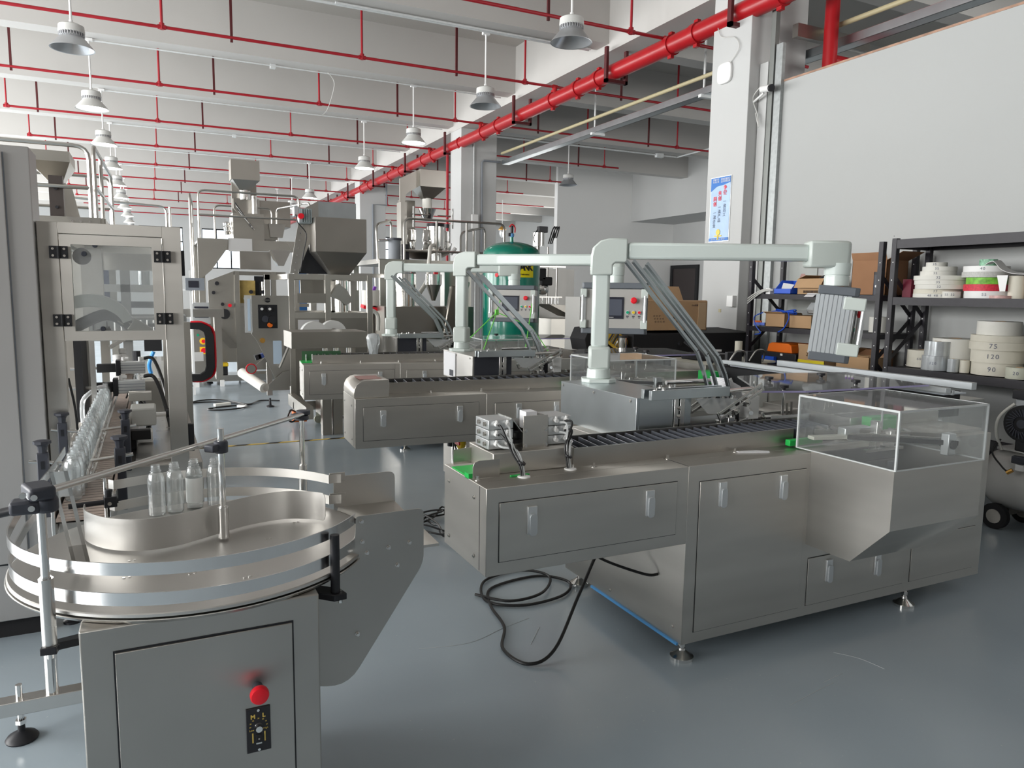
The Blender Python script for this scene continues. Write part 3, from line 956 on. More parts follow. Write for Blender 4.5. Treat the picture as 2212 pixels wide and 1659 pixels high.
def cartoner(name, label, loc, rz, variant, arm):
    t = thing(name, label, 'machine', loc, rz, 'cartoning machines with operator arms')
    # overhanging infeed arm
    B(0, .925, 0, .43, .553, .888).build('infeed_housing', STEEL, t, bev=.002)
    door_panel(t, .05, .868, 0, .602, .832, [(.183, .752), (.723, .757)])
    MB().box(-.001, .0, .060, .0625, .56, .885).build('end_seam', DKINT, t)
    for p in ((-.001, .11, .83), (-.001, .11, .60), (-.001, .37, .60), (-.001, .37, .83)):
        bolt(t, p, (-1, 0, 0), .006, .006)
    # base cabinet
    B(.925, 2.965, 0, 1.0, .10, .8885).build('base_cabinet', STEEL, t, bev=.002)
    d = [(1.105, .753), (1.457, .749)]
    if variant == 'front':
        door_panel(t, .985, 1.606, 0, .147, .819, d)
        door_panel(t, 1.652, 2.335, 0, .148, .384, [(1.785, .307), (2.125, .287)])
        door_panel(t, 2.385, 2.90, 0, .148, .384)
    else:
        door_panel(t, .985, 1.606, 0, .147, .819, [(1.17, .755), (1.47, .755)])
        door_panel(t, 1.652, 2.335, 0, .148, .384, [(1.785, .307), (2.125, .287)])
    for x, y in ((.985, .065), (2.42, .04), (1.0, .97), (2.9, .96)):
        level_foot(t, x, y, .11)
    for p in ((.924, .06, .16), (.924, .55, .14), (.924, .95, .40)):
        bolt(t, p, (-1, 0, 0), .006, .006)
    B(.919, .925, .12, .20, .097, .101).build('blue_skirt', BLUEB, t)
    B(.915, .925, .02, .72, .092, .102).build('blue_skirt', BLUEB, t)
    # track with cells
    xe = 1.70
    x0 = .10 if variant != 'front' else .47
    B(x0, xe, .175, .181, .888, .967).build('track_side', STEELD, t)
    B(x0, xe + .3, .417, .423, .888, .967).build('track_side', STEELD, t)
    B(x0, 1.98, .181, .417, .888, .898).build('track_floor', DKINT, t)
    n = 30 if variant == 'front' else 28
    dividers(t, x0 + .03, 1.95, n)
    for i in range(4):
        bolt(t, (x0 + .08 + i * .38, .150, .888), (0, 0, 1), .008, .018)
    # pedestal box
    zb = 1.11
    B(.985, 1.31, .47, 1.195, .888, zb).build('pedestal_box', GALVB if variant == 'front' else SATIN, t, bev=.002)
    B(1.0, 1.308, .466, .470, .89, zb - .004).build('dark_side_plate', SLATE if variant != 'front' else GALVB, t)
    for p in ((.984, .52, 1.09), (.984, .85, 1.09), (.984, 1.17, 1.09)):
        bolt(t, p, (-1, 0, 0), .006, .005)
    for y in (.375, .435):
        B(1.0, 1.47, y, y + .022, zb, zb + .045).build('support_bar', GALVB, t, bev=.001)
    for x, y in ((1.03, .39), (1.12, .47), (1.08, .39), (1.18, .47)):
        bolt(t, (x, y, zb + .045), (0, 0, 1), .009, .012)
    # curved slotted bracket on the pedestal
    m = MB().box(1.20, 1.225, .455, .462, .93, 1.115).box(1.235, 1.262, .455, .462, .93, 1.115).box(1.20, 1.31, .448, .455, .915, .935)
    m.box(1.25, 1.30, .445, .452, .885, .92)
    m.build('slotted_bracket', STEELL, t, bev=.003)
    for z in (1.05, 1.01):
        bolt(t, (1.23, .455, z), (0, -1, 0), .009, .012)
    control_arm(t, *arm)
    magazine(t)
    mechanics(t, len(name))
    # clear sheets
    sh = [(2.28, 1.20), (1.875, .585), (2.12, .50), (3.08, .455), (3.20, 1.14), (2.75, 1.24)]
    z = 1.08
    s = MB().prism(sh, 'Z', z, z + .010).build('clear_sheet', ACRT, t)
    e = MB()
    for k in range(1, 3):
        (xa, ya), (xb, yb) = sh[k], sh[k + 1]
        e.add([(xa, ya - .002, z), (xb, yb - .002, z), (xb, yb - .002, z + .010), (xa, ya - .002, z + .010), (xa, ya, z), (xb, yb, z), (xb, yb, z + .010), (xa, ya, z + .010)],
              [(0, 1, 2, 3), (7, 6, 5, 4), (3, 2, 6, 7), (0, 4, 5, 1)])
    e.build('violet_edge', ACRYLE, s)
    for x, y in ((2.02, .56), (2.25, .90), (2.74, .95), (2.63, .60)):
        MB().cyl((x, y, .89), (x, y, z + .012), .008, 10).build('sheet_stud', CHROME, t)
        k = MB().lathe((x, y, z + .012), [(.012, 0), (.012, .010), (.026, .014), (.026, .028), (.012, .030)], 12)
        k.build('star_knob', BLACK, t)
    # discharge chute with its clear box
    m = MB()
    p = [(.0, .895), (-.425, .895), (-.425, .643), (-.245, .454), (.0, .454)]
    q = [(-.004, .895), (-.421, .895), (-.421, .645), (-.243, .458), (-.004, .458)]
    m.prism(p, 'X', 1.630, 1.633).prism(p, 'X', 2.207, 2.21)
    for k in range(1, 4):
        (ya, za), (yb, zb2) = p[k], p[k + 1]
        (yc, zc), (yd, zd) = q[k], q[k + 1]
        m.add([(1.633, ya, za), (2.207, ya, za), (2.207, yb, zb2), (1.633, yb, zb2), (1.633, yc, zc), (2.207, yc, zc), (2.207, yd, zd), (1.633, yd, zd)],
              [(0, 1, 2, 3), (7, 6, 5, 4), (0, 4, 5, 1), (3, 2, 6, 7)])
    m.build('discharge_chute', STEEL, t)
    B(1.633, 2.207, -.003, -.001, .46, .89).build('chute_back', DKINT, t)
    z0, z1 = .896, 1.14
    for nm, bx in (('clear_panel', (1.630, 2.21, -.43, -.425)), ('clear_panel', (1.630, 2.21, .085, .09)), ('clear_panel', (1.630, 1.635, -.425, .085)), ('clear_panel', (2.205, 2.21, -.425, .085))):
        B(bx[0], bx[1], bx[2], bx[3], z0, z1).build(nm, ACRYL, t)
    B(1.630, 2.21, -.43, .09, z1, z1 + .006).build('clear_lid', ACRT, t)
    e = MB()
    for x in (1.6325, 2.2075):
        for y in (-.4275, .0875):
            e.box(x - .004, x + .004, y - .004, y + .004, z0, z1)
        e.box(x - .003, x + .003, -.43, .09, z1 - .002, z1 + .007)
        e.box(x - .003, x + .003, -.43, .09, z0 - .001, z0 + .004)
    for y in (-.4275, .0875):
        e.box(1.63, 2.21, y - .003, y + .003, z1 - .002, z1 + .007).box(1.63, 2.21, y - .003, y + .003, z0 - .001, z0 + .004)
    e.build('frosted_edges', mat('acrylic_edge', (.80, .83, .83), .35, trans=.25), t)
    # discharge rollers, cylinder and bars over the chute
    B(1.62, 1.84, .12, .15, .895, .925).build('green_belt', GREEN, t, bev=.004)
    MB().cbox((1.79, .03, .945), (.22, .05, .016), (0, 0, -14)).build('cream_bar', NATURAL, t, bev=.002)
    m = MB().box(1.86, 2.03, .01, .06, .93, .985)
    m.build('air_cylinder', ALU, t, bev=.006)
    MB().box(1.985, 2.015, -.06, -.02, .88, 1.02).box(2.03, 2.06, -.10, -.06, .90, .98).build('clamp_block', STEELL, t, bev=.003)
    CY((1.97, -.03, .955), (2.12, -.13, .955), .010, 12).build('piston_rod', CHROME, t)
    MB().box(1.88, 2.14, -.09, -.07, .885, .897).build('flat_bar', STEELL, t)
    m = MB().cbox((2.02, -.03, .93), (.46, .03, .02), (0, 0, -32)).cbox((2.00, .02, .95), (.46, .02, .02), (0, 0, -32))
    m.build('belt_side', STEELD, t)
    for i in range(7):
        f = i / 6
        MB().cyl((1.84 + f * .34, .12 - f * .22, .955), (1.89 + f * .34, .20 - f * .22, .955), .012, 10).build('belt_roller', STEELL, t)
    MB().box(2.11, 2.16, -.33, -.29, .90, 1.00).build('bearing_block', ALU, t, bev=.004)
    CY((2.135, -.34, .95), (2.135, -.28, .95), .020, 14).build('bearing', BLACK, t)
    for k_, (dx_, dy_, mm_, w_) in enumerate(((0, 0, ALU, .022), (.045, .03, STEELL, .014), (-.035, -.03, BLACK, .014), (.08, .06, STEELD, .02))):
        MB().cbox((2.02 + dx_, -.16 + dy_, .945 + .006 * k_), (.46, w_, .022), (0, 0, -40)).build('linear_rail', mm_, t, bev=.002)
    B(1.66, 1.73, .44, .56, .97, 1.09).build('air_valve', WHITE, t, bev=.003)
    CY((1.745, .50, .90), (1.745, .50, 1.16), .007, 10).build('tall_rod', CHROME, t)
    # right-hand machine deck beyond the chute
    B(2.24, 2.96, .30, .99, .9045, .965).build('raised_deck', STEEL, t, bev=.002)
    B(2.25, 2.96, .05, .42, .889, .905).build('deck_plate', STEEL, t)
    MB().box(2.30, 2.50, .22, .28, .905, .975).build('transfer_block', GREEN, t, bev=.004) if variant == 'front' else None
    return t


# the three machines
front = cartoner('cartoning_machine', 'nearest stainless cartoning machine with acrylic box over its chute and pneumatic feeder', (1.07, 2.40, 0), 0, 'front',
                 (1.17, 1.10, 1.11, -29, 1.27, 41, 5))
t = front
# infeed end: guide plates, green belt, roller feeder with air cylinders
B(.11, .475, .185, .43, .888, .972).build('feeder_housing', STEEL, t, bev=.003)
B(.112, .118, .19, .425, .86, .97).build('feeder_mouth', DKINT, t)
m = MB().prism([(.010, .889), (.122, .889), (.122, .958), (.035, .958), (.016, .950), (.010, .935)], 'Y', .150, .154)
m.build('guide_plate', STEELD, t)
m = MB().prism([(.03, .888), (.22, .888), (.20, .962), (.03, .950)], 'Y', .405, .409)
m.build('guide_plate', STEELD, t)
B(.005, .11, .20, .36, .882, .892).build('green_belt', GREEN, t)
B(.0, .02, .17, .21, .884, .905).build('green_belt', GREEN, t)
B(.16, .24, .125, .135, .889, .894).build('green_strip', GREEN, t)
for (x, y) in ((.02, .13), (.45, .15)):
    bolt(t, (x, y, .888), (0, 0, 1), .008, .018)
# cylinder banks and the hopper between them
for k, (x0, x1) in enumerate(((.115, .225), (.385, .495))):
    for j in range(3):
        b = B(x0, x1, .245, .375, .975 + j * .040, 1.013 + j * .040).build('air_cylinder', ALU, t, bev=.003)
        for q in (0, 1):
            MB().cyl((x0 - .001, .275 + q * .06, .995 + j * .04), (x0 - .008, .275 + q * .06, .995 + j * .04), .009, 10).build('cylinder_port', STEELD, b)
        for q in (0, 1):
            px, pz = x0 + .030 + q * .048, .997 + j * .040
            MB().cyl((px, .245, pz), (px, .222, pz), .0085, 10).cyl((px, .240, pz), (px + .004, .236, pz + .016), .006, 8).build('air_fitting', WHITE, b)
MB().box(.225, .265, .27, .36, .985, 1.0).box(.225, .265, .27, .36, 1.03, 1.04).box(.355, .385, .27, .36, .985, 1.0).box(.355, .385, .27, .36, 1.03, 1.045).box(.225, .255, .30, .33, .995, 1.07).build('piston_plates', BLACK, t)
m = MB().box(.262, .375, .228, .232, .965, 1.105)
m.build('hopper_front', STEEL, t, bev=.001)
m = MB().add([(.262, .235, 1.035), (.266, .235, 1.035), (.266, .37, 1.035), (.262, .37, 1.035), (.210, .235, 1.10), (.214, .235, 1.10), (.214, .37, 1.10), (.210, .37, 1.10)],
             [(0, 3, 2, 1), (4, 5, 6, 7), (0, 1, 5, 4), (1, 2, 6, 5), (2, 3, 7, 6), (3, 0, 4, 7)])
m.box(.262, .266, .235, .37, .975, 1.035).box(.371, .375, .235, .37, .975, 1.10).box(.262, .375, .366, .370, .975, 1.07)
m.build('hopper_sides', STEELL, t)
for x in (.272, .366):
    for z in (.982, 1.045):
        bolt(t, (x, .228, z), (0, -1, 0), .0065, .008)
o = B(.30, .35, .28, .34, 1.04, 1.112).build('white_slip', PAPER, t)
# air tubes from the cylinders into the table
for k, (x0, y0, xe, ye) in enumerate(((.165, .225, .200, .110), (.44, .225, .432, .150))):
    for j, (m_, r) in enumerate(((CABLE, .0045), (PVC, .0045), (CABLE, .0045), (PVC, .0045), (PVC, .0045))):
        zz = [1.075, 1.07, 1.035, 1.03, 1.0][j]
        dx = (j - 2) * .006
        xs = x0 + (.028 if k == 0 else -.02) * (1 if j % 2 else -1) * .6
        pts = spline([(xs, y0, zz), (xs + (.0 if k == 0 else .015), y0 - .035, zz - .005 + .01 * (j == 2)), ((x0 + xe) / 2 + dx, (y0 + ye) / 2 - .02, .985), (xe + dx * .6, ye + .008, .93), (xe + dx * .5 + .004, ye, .886)], 6)
        TB(pts, r, 7).build('air_tube', m_, t)
    MB().lathe((xe + .008, ye, .888), [(.026, 0), (.024, .004), (.016, .005)], 20).build('grommet', WHITE, t)
    MB().cyl((xe + .002, ye + .012, .940), (xe + .004, ye + .010, .945), .017, 12).build('cable_tie', BLACK, t)
# seam where the two table tops meet
B(.922, .924, .0, .17, .8885, .8895).build('table_seam', DKINT, t)
B(.05, 1.66, .095, .0962, .8884, .8887).build('table_seam', STEELL, t)

mid = cartoner('cartoning_machine', 'middle stainless cartoning machine with rounded end hood, behind the nearest one', (1.18, 4.78, 0), -3.0, 'middle',
               (1.08, 1.00, 1.11, -40, 1.27, -35, -3, 1.855))
t = mid
pr = [(0, .888), (.235, .888), (.235, 1.005), (.075, 1.005), (.045, .998), (.018, .978), (.003, .948), (-.002, .915)]
MB().prism(pr, 'Y', .03, .41).build('end_hood', STEEL, t, bev=.002)
B(.05, .20, .10, .30, 1.0055, 1.007).build('hood_sticker', mat('faded_red', (.42, .24, .22), .6), t)
B(.976, .983, .86, 1.16, .90, 1.10).build('instruction_sheet', PAPER, t, 'white laminated instruction sheet taped to the pedestal')
B(.9745, .976, .90, 1.0, .91, .96).build('sheet_picture', SLATE, t)

third = cartoner('cartoning_machine', 'farthest stainless cartoning machine, with green infeed belt and plastic bag', (1.27, 7.12, 0), -5.0, 'third',
                 (1.0, .80, 1.11, -21, 1.33, -32, -3, 1.845))
t = third
B(.0, .42, .20, .38, .889, .90).build('green_belt', GREEN, t)
B(.02, .40, .385, .39, .889, .99).build('guide_plate', mat('green_film', (.10, .22, .12), .3, .6), t)
for i in range(6):
    CY((.06 + i * .06, .37, .90), (.06 + i * .06, .37, .96), .008, 8).build('guide_post', STEELL, t)
m = MB()
r2 = random.Random(5)
prof = []
for i in range(9):
    f = i / 8
    prof.append((.05 + .05 * sin(pi * f) * (1 - .5 * f) + .03 * f, 1.14 - .24 * (1 - f)))
m.lathe((.72, .30, 0), [(.02, .89), (.035, .93), (.05, 1.0), (.065, 1.07), (.07, 1.12), (.05, 1.16), (.01, 1.17)], 11)
m.v = [(a + r2.uniform(-.012, .012), b + r2.uniform(-.012, .012), c) for a, b, c in m.v]
m.build('plastic_bag', FILMC, t)

# carton stack in the nearest magazine: each flat carton is a thing
cart = []
for i in range(16):
    f = i / 15
    o = MB().cbox((0, 0, 0), (.105, .125, .0026)).build('flat_carton', PAPER)
    o.location = (1.07 + 1.60 - f * .024, 2.40 + .53, 1.088 + i * .0048)
    o.rotation_euler = (0, rad(24), 0)
    tag(o, 'white flat carton in the stack at the foot of the nearest magazine', 'carton', 'flat cartons stacked in the magazine')
o = MB().prism([(0, 0), (.10, -.02), (.145, -.055), (.13, -.075), (.035, -.04), (.0, -.018)], 'Z', .8895, .893).build('folded_leaflet', PAPER)
o.location = (2.385, 2.545, 0)
tag(o, 'folded white carton lying flat on the nearest table top', 'carton')

# ------------------------------------------------------------------ power cords and what lies under the nearest machine
t = wthing('power_cord', 'black power cord looping from the nearest machine down to the floor', 'cord', (1.9, 3.1, 0))
TB(spline([(1.995, 2.92, .42), (1.90, 2.90, .40), (1.72, 2.80, .22), (1.53, 2.68, .05), (1.40, 2.68, .010), (1.36, 2.85, .010), (1.46, 3.05, .010), (1.50, 3.3, .010), (1.60, 3.5, .010), (1.9, 3.55, .010),
            (2.02, 3.40, .012), (1.9, 3.25, .014), (1.65, 3.22, .014), (1.5, 3.35, .012), (1.6, 3.6, .012), (1.85, 3.66, .012), (1.95, 3.5, .02), (1.8, 3.3, .025), (1.6, 3.28, .022), (1.48, 3.45, .012)], 8), .0075, 8).build('cord_run', CABLE, t)
MB().cyl((1.996, 2.92, .42), (1.95, 2.915, .415), .017, 10).build('cable_gland', BLACK, t)
t = wthing('second_cord', 'black cord entering the side of the nearest base cabinet', 'cord', (1.9, 3.0, .4))
TB(spline([(1.995, 2.58, .355), (1.93, 2.60, .36), (1.80, 2.75, .40), (1.75, 2.85, .46), (1.74, 2.9, .56)], 8), .0065, 8).build('cord_run', CABLE, t)
t = wthing('coiled_cord', 'tangled black cord coil lying on the floor beside the nearest machine', 'cord', (1.75, 4.6, 0))
pts = []
for i in range(40):
    a = i * 2 * pi / 9.3
    pts.append((1.78 + .16 * cos(a) + .05 * sin(i * 1.7), 4.55 + .30 * sin(a) + .06 * cos(i * 2.3), .012 + .04 * abs(sin(i * .9))))
TB(spline(pts, 5), .0065, 6).build('cord_run', CABLE, t)
TB(spline([(1.9, 4.65, .03), (2.05, 4.8, .06), (2.15, 5.0, .12), (2.2, 5.05, .35), (2.16, 5.1, .5)], 6), .0065, 6).build('cord_run', CABLE, t)

t = wthing('isolator_box', 'small red and yellow isolator switch with air fittings under the middle machine', 'switch', (2.1, 4.9, .4))
B(2.02, 2.10, 4.90, 5.2, .20, .55).build('mount_plate', STEELL, t)
MB().lathe((2.02, 5.0, .50), [(.055, 0), (.055, -.02), (.04, -.025)], 20, 'X').build('yellow_dial', YELLOW, t)
MB().box(1.985, 2.0, 4.96, 5.04, .48, .52).build('red_knob', REDP, t)
MB().lathe((2.0, 5.15, .44), [(.03, 0), (.03, .07), (.015, .10)], 14).build('air_filter', BLACK, t)
MB().lathe((2.0, 5.22, .50), [(.02, 0), (.02, .05)], 12).build('red_fitting', REDP, t)
TB(spline([(2.0, 5.1, .5), (1.96, 5.0, .38), (1.97, 4.95, .28), (2.0, 5.0, .36), (2.01, 5.1, .46)], 6), .006, 6).build('tube_loop', CABLE, t)


# ------------------------------------------------------------------ rotary collecting table (nearest, lower left)
CX, CYc, RD = .105, 2.29, .478
t = wthing('rotary_table', 'round stainless bottle turntable on a cabinet with red stop button, nearest machine', 'machine', (.09, 2.2, 0))
m = MB().box(-.178, .357, 1.85, 2.62, .10, .825)
m.build('cabinet', STEELD, t, bev=.004)
d = B(-.108, .288, 1.8435, 1.85, .17, .762).build('cabinet_door', STEELD, t, bev=.0015)
B(-.112, .292, 1.8485, 1.85, .166, .766).build('door_gap', DKINT, d)
for x, y in ((-.16, 1.88), (.34, 1.88), (-.16, 2.58), (.34, 2.58)):
    MB().lathe((x, y, 0), [(.045, 0), (.045, .012), (.014, .03), (.012, .10)], 20).build('levelling_foot', BLACK, t)
for x, y in ((-.23, 1.93), (-.205, 2.02)):
    MB().lathe((x, y, .27), [(.012, -.03), (.03, -.02), (.034, 0), (.03, .02), (.012, .03)], 6).cyl((x, y, .27), (-.178, y, .27), .012, 8).build('chrome_clamp', CHROME, t)
# stop button and speed dial
s = MB().cyl((.2, 1.8435, .612), (.2, 1.818, .612), .013, 18).build('stop_button_stem', SLATE, t)
MB().lathe((.2, 1.79, .612), [(.012, -.002), (.020, 0), (.0225, .006), (.0225, .016), (.016, .028)], 28, 'Y').build('stop_button', REDP, t)
p = B(.171, .229, 1.8395, 1.8435, .440, .557).build('speed_plate', BLACK, t, bev=.001)
FT = (90, 0, 0)
GOLD = mat('gold_ink', (.75, .55, .12), .4)
text('plate_letters', 'M', .0145, GOLD, (.187, 1.8392, .535), FT, p, .0003, bold=.0006)
text('plate_letters', 'L', .0145, GOLD, (.213, 1.8392, .535), FT, p, .0003, bold=.0006)
text('plate_letters', 'Low', .0065, GOLD, (.183, 1.8392, .500), FT, p, .0003)
text('plate_letters', 'High', .0065, GOLD, (.217, 1.8392, .500), FT, p, .0003)
for s_, (x, z) in zip(('20', '30', '40', '50', '60', '70', '80'), ((.180, .509), (.181, .518), (.187, .525), (.2, .529), (.211, .525), (.218, .518), (.220, .509))):
    text('plate_letters', s_, .0045, GOLD, (x, 1.8392, z), FT, p, .0003)
k = MB().lathe((.2, 1.839, .507), [(.010, 0), (.0085, -.003), (.008, -.014), (.003, -.0145)], 20, 'Y').build('speed_knob', CHROME, p)
B(.1935, .2065, 1.835, 1.8395, .471, .487).build('rocker_switch', BLACKM, p)
text('plate_letters', 'O', .005, WHITE, (.2, 1.8347, .476), FT, p, .0003)
B(.184, .187, 1.839, 1.8396, .466, .492).build('yellow_bar', GOLD, p)
B(.213, .216, 1.839, 1.8396, .466, .492).build('yellow_bar', GOLD, p)
B(.193, .207, 1.838, 1.8396, .461, .465).build('name_slot', STEELL, p)
for z in (.551, .446):
    MB().cyl((.2, 1.8395, z), (.2, 1.8375, z), .0035, 10).build('plate_screw', CHROME, p)
# disc and the drip rim under it
MB().lathe((CX, CYc, 0), [(RD - .006, .838), (RD, .841), (RD, .848), (RD - .003, .850), (.06, .851)], 128).build('turning_disc', SATIN, t)
MB().lathe((CX, CYc, 0), [(RD - .06, .822), (RD - .004, .826), (RD + .004, .835), (RD + .002, .8365), (RD - .01, .836)], 128).build('disc_rim', STEELL, t)
for a, r in ((200, .20), (225, .28), (260, .24), (285, .33), (300, .20), (330, .28), (350, .18), (250, .36), (310, .40), (20, .3)):
    x, y = CX + r * cos(rad(a)), CYc + r * sin(rad(a))
    MB().cyl((x, y, .8505), (x, y, .852), .004, 8).cyl((x + .013, y + .003, .8505), (x + .013, y + .003, .852), .004, 8).build('disc_screw', CHROME, t)


def ring(a0, a1, r=.468, n=80):
    return [(CX + r * cos(rad(a0 + (a1 - a0) * i / n)), CYc + r * sin(rad(a0 + (a1 - a0) * i / n))) for i in range(n + 1)]


for z0, z1 in ((.866, .897), (.939, .969)):
    # outer guide from the infeed plate round the front to the left, then straight on to the conveyor
    pts = ring(-33, -180, .468, 90) + [(CX - .470, 2.40), (CX - .468, 2.55), (-.352, 2.75), (-.340, 3.0), (-.330, 3.35)]
    MB().band(pts, z0, z1, .0035).build('outer_guide_band', BAND, t)
    pts = [(.565, 2.50), (.548, 2.505)] + ring(27, 118, .470, 60) + [(-.135, 2.70), (-.15, 2.72)]
    MB().band(pts, z0, z1, .0035).build('rear_guide_band', SATIN, t)
    B(.53, .585, 2.524, 2.528, z0, z1).build('band_flange', SATIN, t, bev=.001)
    MB().cyl((.562, 2.524, (z0 + z1) / 2), (.562, 2.519, (z0 + z1) / 2), .006, 10).build('flange_bolt', CHROME, t)
# S-shaped inner guide plate
pts = spline([(-.205, 2.52, 0), (-.198, 2.43, 0), (-.14, 2.33, 0), (-.05, 2.275, 0), (.045, 2.285, 0), (.15, 2.345, 0), (.25, 2.40, 0), (.36, 2.42, 0), (.44, 2.385, 0), (.478, 2.345, 0)], 8)
P2 = [(q.x, q.y) for q in pts]
m = MB()
n = len(P2)
for side in (-1, 1):
    for i, (x, y) in enumerate(P2):
        f0, f1 = i / (n - 1), 1 - i / (n - 1)
        e = min(f0, f1) * 34
        ins = .018 * (1 - min(1, e)) ** 2
        dx, dy = Vector((P2[min(i + 1, n - 1)][0] - P2[max(i - 1, 0)][0], P2[min(i + 1, n - 1)][1] - P2[max(i - 1, 0)][1])).normalized()
        m.v += [(x - dy * side * .0012, y + dx * side * .0012, .858 + ins), (x - dy * side * .0012, y + dx * side * .0012, .950 - ins)]
for i in range(n - 1):
    a = 2 * i
    b = 2 * n + 2 * i
    m.f += [(a, a + 2, a + 3, a + 1), (b, b + 1, b + 3, b + 2), (a + 1, a + 3, b + 3, b + 1), (a, b, b + 2, a + 2)]
m.f += [(0, 1, 2 * n + 1, 2 * n), (2 * n - 2, 4 * n - 2, 4 * n - 1, 2 * n - 1)]
m.build('inner_guide_plate', SATIN, t)
# posts, long rod and clamps
ZR = 1.135
for (x, y, z0, zs, z1) in ((-.243, 1.926, .77, .935, 1.12), (.168, 2.305, .858, .952, 1.19), (.487, 2.79, .78, .945, 1.12)):
    MB().cyl((x, y, zs), (x, y, z1), .0095, 16).build('post_rod', CHROME, t)
    MB().cyl((x, y, z0), (x, y, zs), .0155, 20).cyl((x, y, zs), (x, y, zs + .004), .0115, 20).build('post_sleeve', STEELL, t)
MB().tube([(-.262, 1.905, ZR), (.505, 2.815, ZR)], .0085, 14).tube([(-.262 + .009, 1.905 - .007, ZR + .004), (.505 + .009, 2.815 - .007, ZR + .004)], .0075, 14).build('guide_rod', STEELL, t)
m = MB().cbox((-.247, 1.935, ZR + .004), (.052, .085, .030), (0, 0, 20)).cbox((-.272, 1.93, ZR - .028), (.060, .045, .032), (0, 0, 0)).cyl((-.232, 1.93, ZR - .045), (-.232, 1.93, ZR - .010), .024, 16)
m.build('rod_clamp', SLATE, t, bev=.007)
for dx, dz in ((-.024, .006), (-.003, .0)):
    MB().cyl((-.247 + dx, 1.893, ZR + dz), (-.247 + dx, 1.886, ZR + dz), .007, 10).build('clamp_screw', CHROME, t)
MB().cyl((-.258, 1.907, ZR - .028), (-.258, 1.900, ZR - .028), .007, 10).build('clamp_screw', CHROME, t)
TB([(-.27, 1.92, ZR - .028), (-.33, 1.95, ZR - .045), (-.52, 1.99, ZR - .062)], .0105, 12).build('black_handle', BLACK, t)
MB().cyl((.168, 2.305, ZR - .018), (.168, 2.305, ZR + .018), .020, 18).cbox((.150, 2.300, ZR), (.05, .035, .022), (0, 0, 45)).build('rod_clamp', SLATE, t, bev=.004)
MB().cyl((.487, 2.79, ZR - .018), (.487, 2.79, ZR - .002), .026, 18).cyl((.495, 2.80, ZR + .0), (.495, 2.80, ZR + .016), .026, 18).cbox((.47, 2.78, ZR), (.05, .03, .018), (0, 0, 45)).build('rod_clamp', SLATE, t, bev=.003)
# black brackets that hold the front posts
MB().prism([(-.262, 1.908), (-.228, 1.903), (-.225, 1.925), (-.06, 1.955), (.0, 1.99), (.0, 2.02), (-.10, 1.985), (-.255, 1.945)], 'Z', .758, .776).build('post_bracket', BLACK, t, bev=.002)
MB().prism([(.44, 1.895), (.405, 1.890), (.33, 1.965), (.25, 2.0), (.25, 2.03), (.36, 2.0), (.43, 1.935)], 'Z', .778, .796).build('post_bracket', BLACK, t, bev=.002)
CY((.413, 1.912, .796), (.413, 1.912, .955), .0125, 20).build('black_post', BLACK, t, bev=.001)
CY((.425, 1.912, .765), (.425, 1.912, .80), .006, 10).build('bracket_bolt', CHROME, t)
CY((-.243, 1.926, .742), (-.243, 1.926, .775), .007, 10).build('bracket_bolt', CHROME, t)
# slotted strip leaning from the table to the rod
m = MB()
for o_, w_ in ((-.0155, .009), (.0155, .009)):
    for k in range(1):
        A0, A1 = Vector((-.190, 2.17, .862)), Vector((-.228, 2.14, 1.135))
        m.add([A0 + Vector((o_ - w_ / 2, 0, 0)), A0 + Vector((o_ + w_ / 2, 0, 0)), A1 + Vector((o_ + w_ / 2, 0, 0)), A1 + Vector((o_ - w_ / 2, 0, 0)),
               A0 + Vector((o_ - w_ / 2, .002, 0)), A0 + Vector((o_ + w_ / 2, .002, 0)), A1 + Vector((o_ + w_ / 2, .002, 0)), A1 + Vector((o_ - w_ / 2, .002, 0))],
              [(0, 1, 2, 3), (7, 6, 5, 4), (0, 4, 5, 1), (1, 5, 6, 2), (2, 6, 7, 3), (3, 7, 4, 0)])
for f0, f1 in ((0, .25), (.75, 1)):
    A, Bq = A0.lerp(A1, f0), A0.lerp(A1, f1)
    m.add([A + Vector((-.02, 0, 0)), A + Vector((.02, 0, 0)), Bq + Vector((.02, 0, 0)), Bq + Vector((-.02, 0, 0)), A + Vector((-.02, .002, 0)), A + Vector((.02, .002, 0)), Bq + Vector((.02, .002, 0)), Bq + Vector((-.02, .002, 0))],
          [(0, 1, 2, 3), (7, 6, 5, 4), (0, 4, 5, 1), (1, 5, 6, 2), (2, 6, 7, 3), (3, 7, 4, 0)])
m.build('slotted_strip', STEELL, t)
MB().cyl((-.255, 2.585, .925), (-.12, 2.605, .925), .0085, 12).build('black_rod', BLACK, t)
MB().cbox((-.142, 2.603, .925), (.036, .03, .034), (0, 0, 8)).cyl((-.147, 2.60, .94), (-.147, 2.60, .965), .010, 12).build('rod_clamp', BLACK, t, bev=.002)
CY((-.155, 2.61, .86), (-.155, 2.61, 1.0), .0045, 10).build('thin_post', CHROME, t)
MB().cyl((-.143, 2.588, .922), (-.143, 2.583, .922), .006, 10).build('clamp_screw', CHROME, t)
# infeed chute plates to the right
c = []


def rpoly(pts, rs, n=5):
    """polygon with rounded corners"""
    out = []
    k = len(pts)
    for i in range(k):
        p0, p1, p2 = Vector(pts[i - 1]), Vector(pts[i]), Vector(pts[(i + 1) % k])
        r = rs[i]
        if r <= 0:
            out.append((p1.x, p1.y))
            continue
        a, b = (p0 - p1).normalized(), (p2 - p1).normalized()
        s, e = p1 + a * r, p1 + b * r
        for j in range(n + 1):
            q = j / n
            v = s * (1 - q) ** 2 + p1 * 2 * q * (1 - q) + e * q ** 2
            out.append((v.x, v.y))
    return out


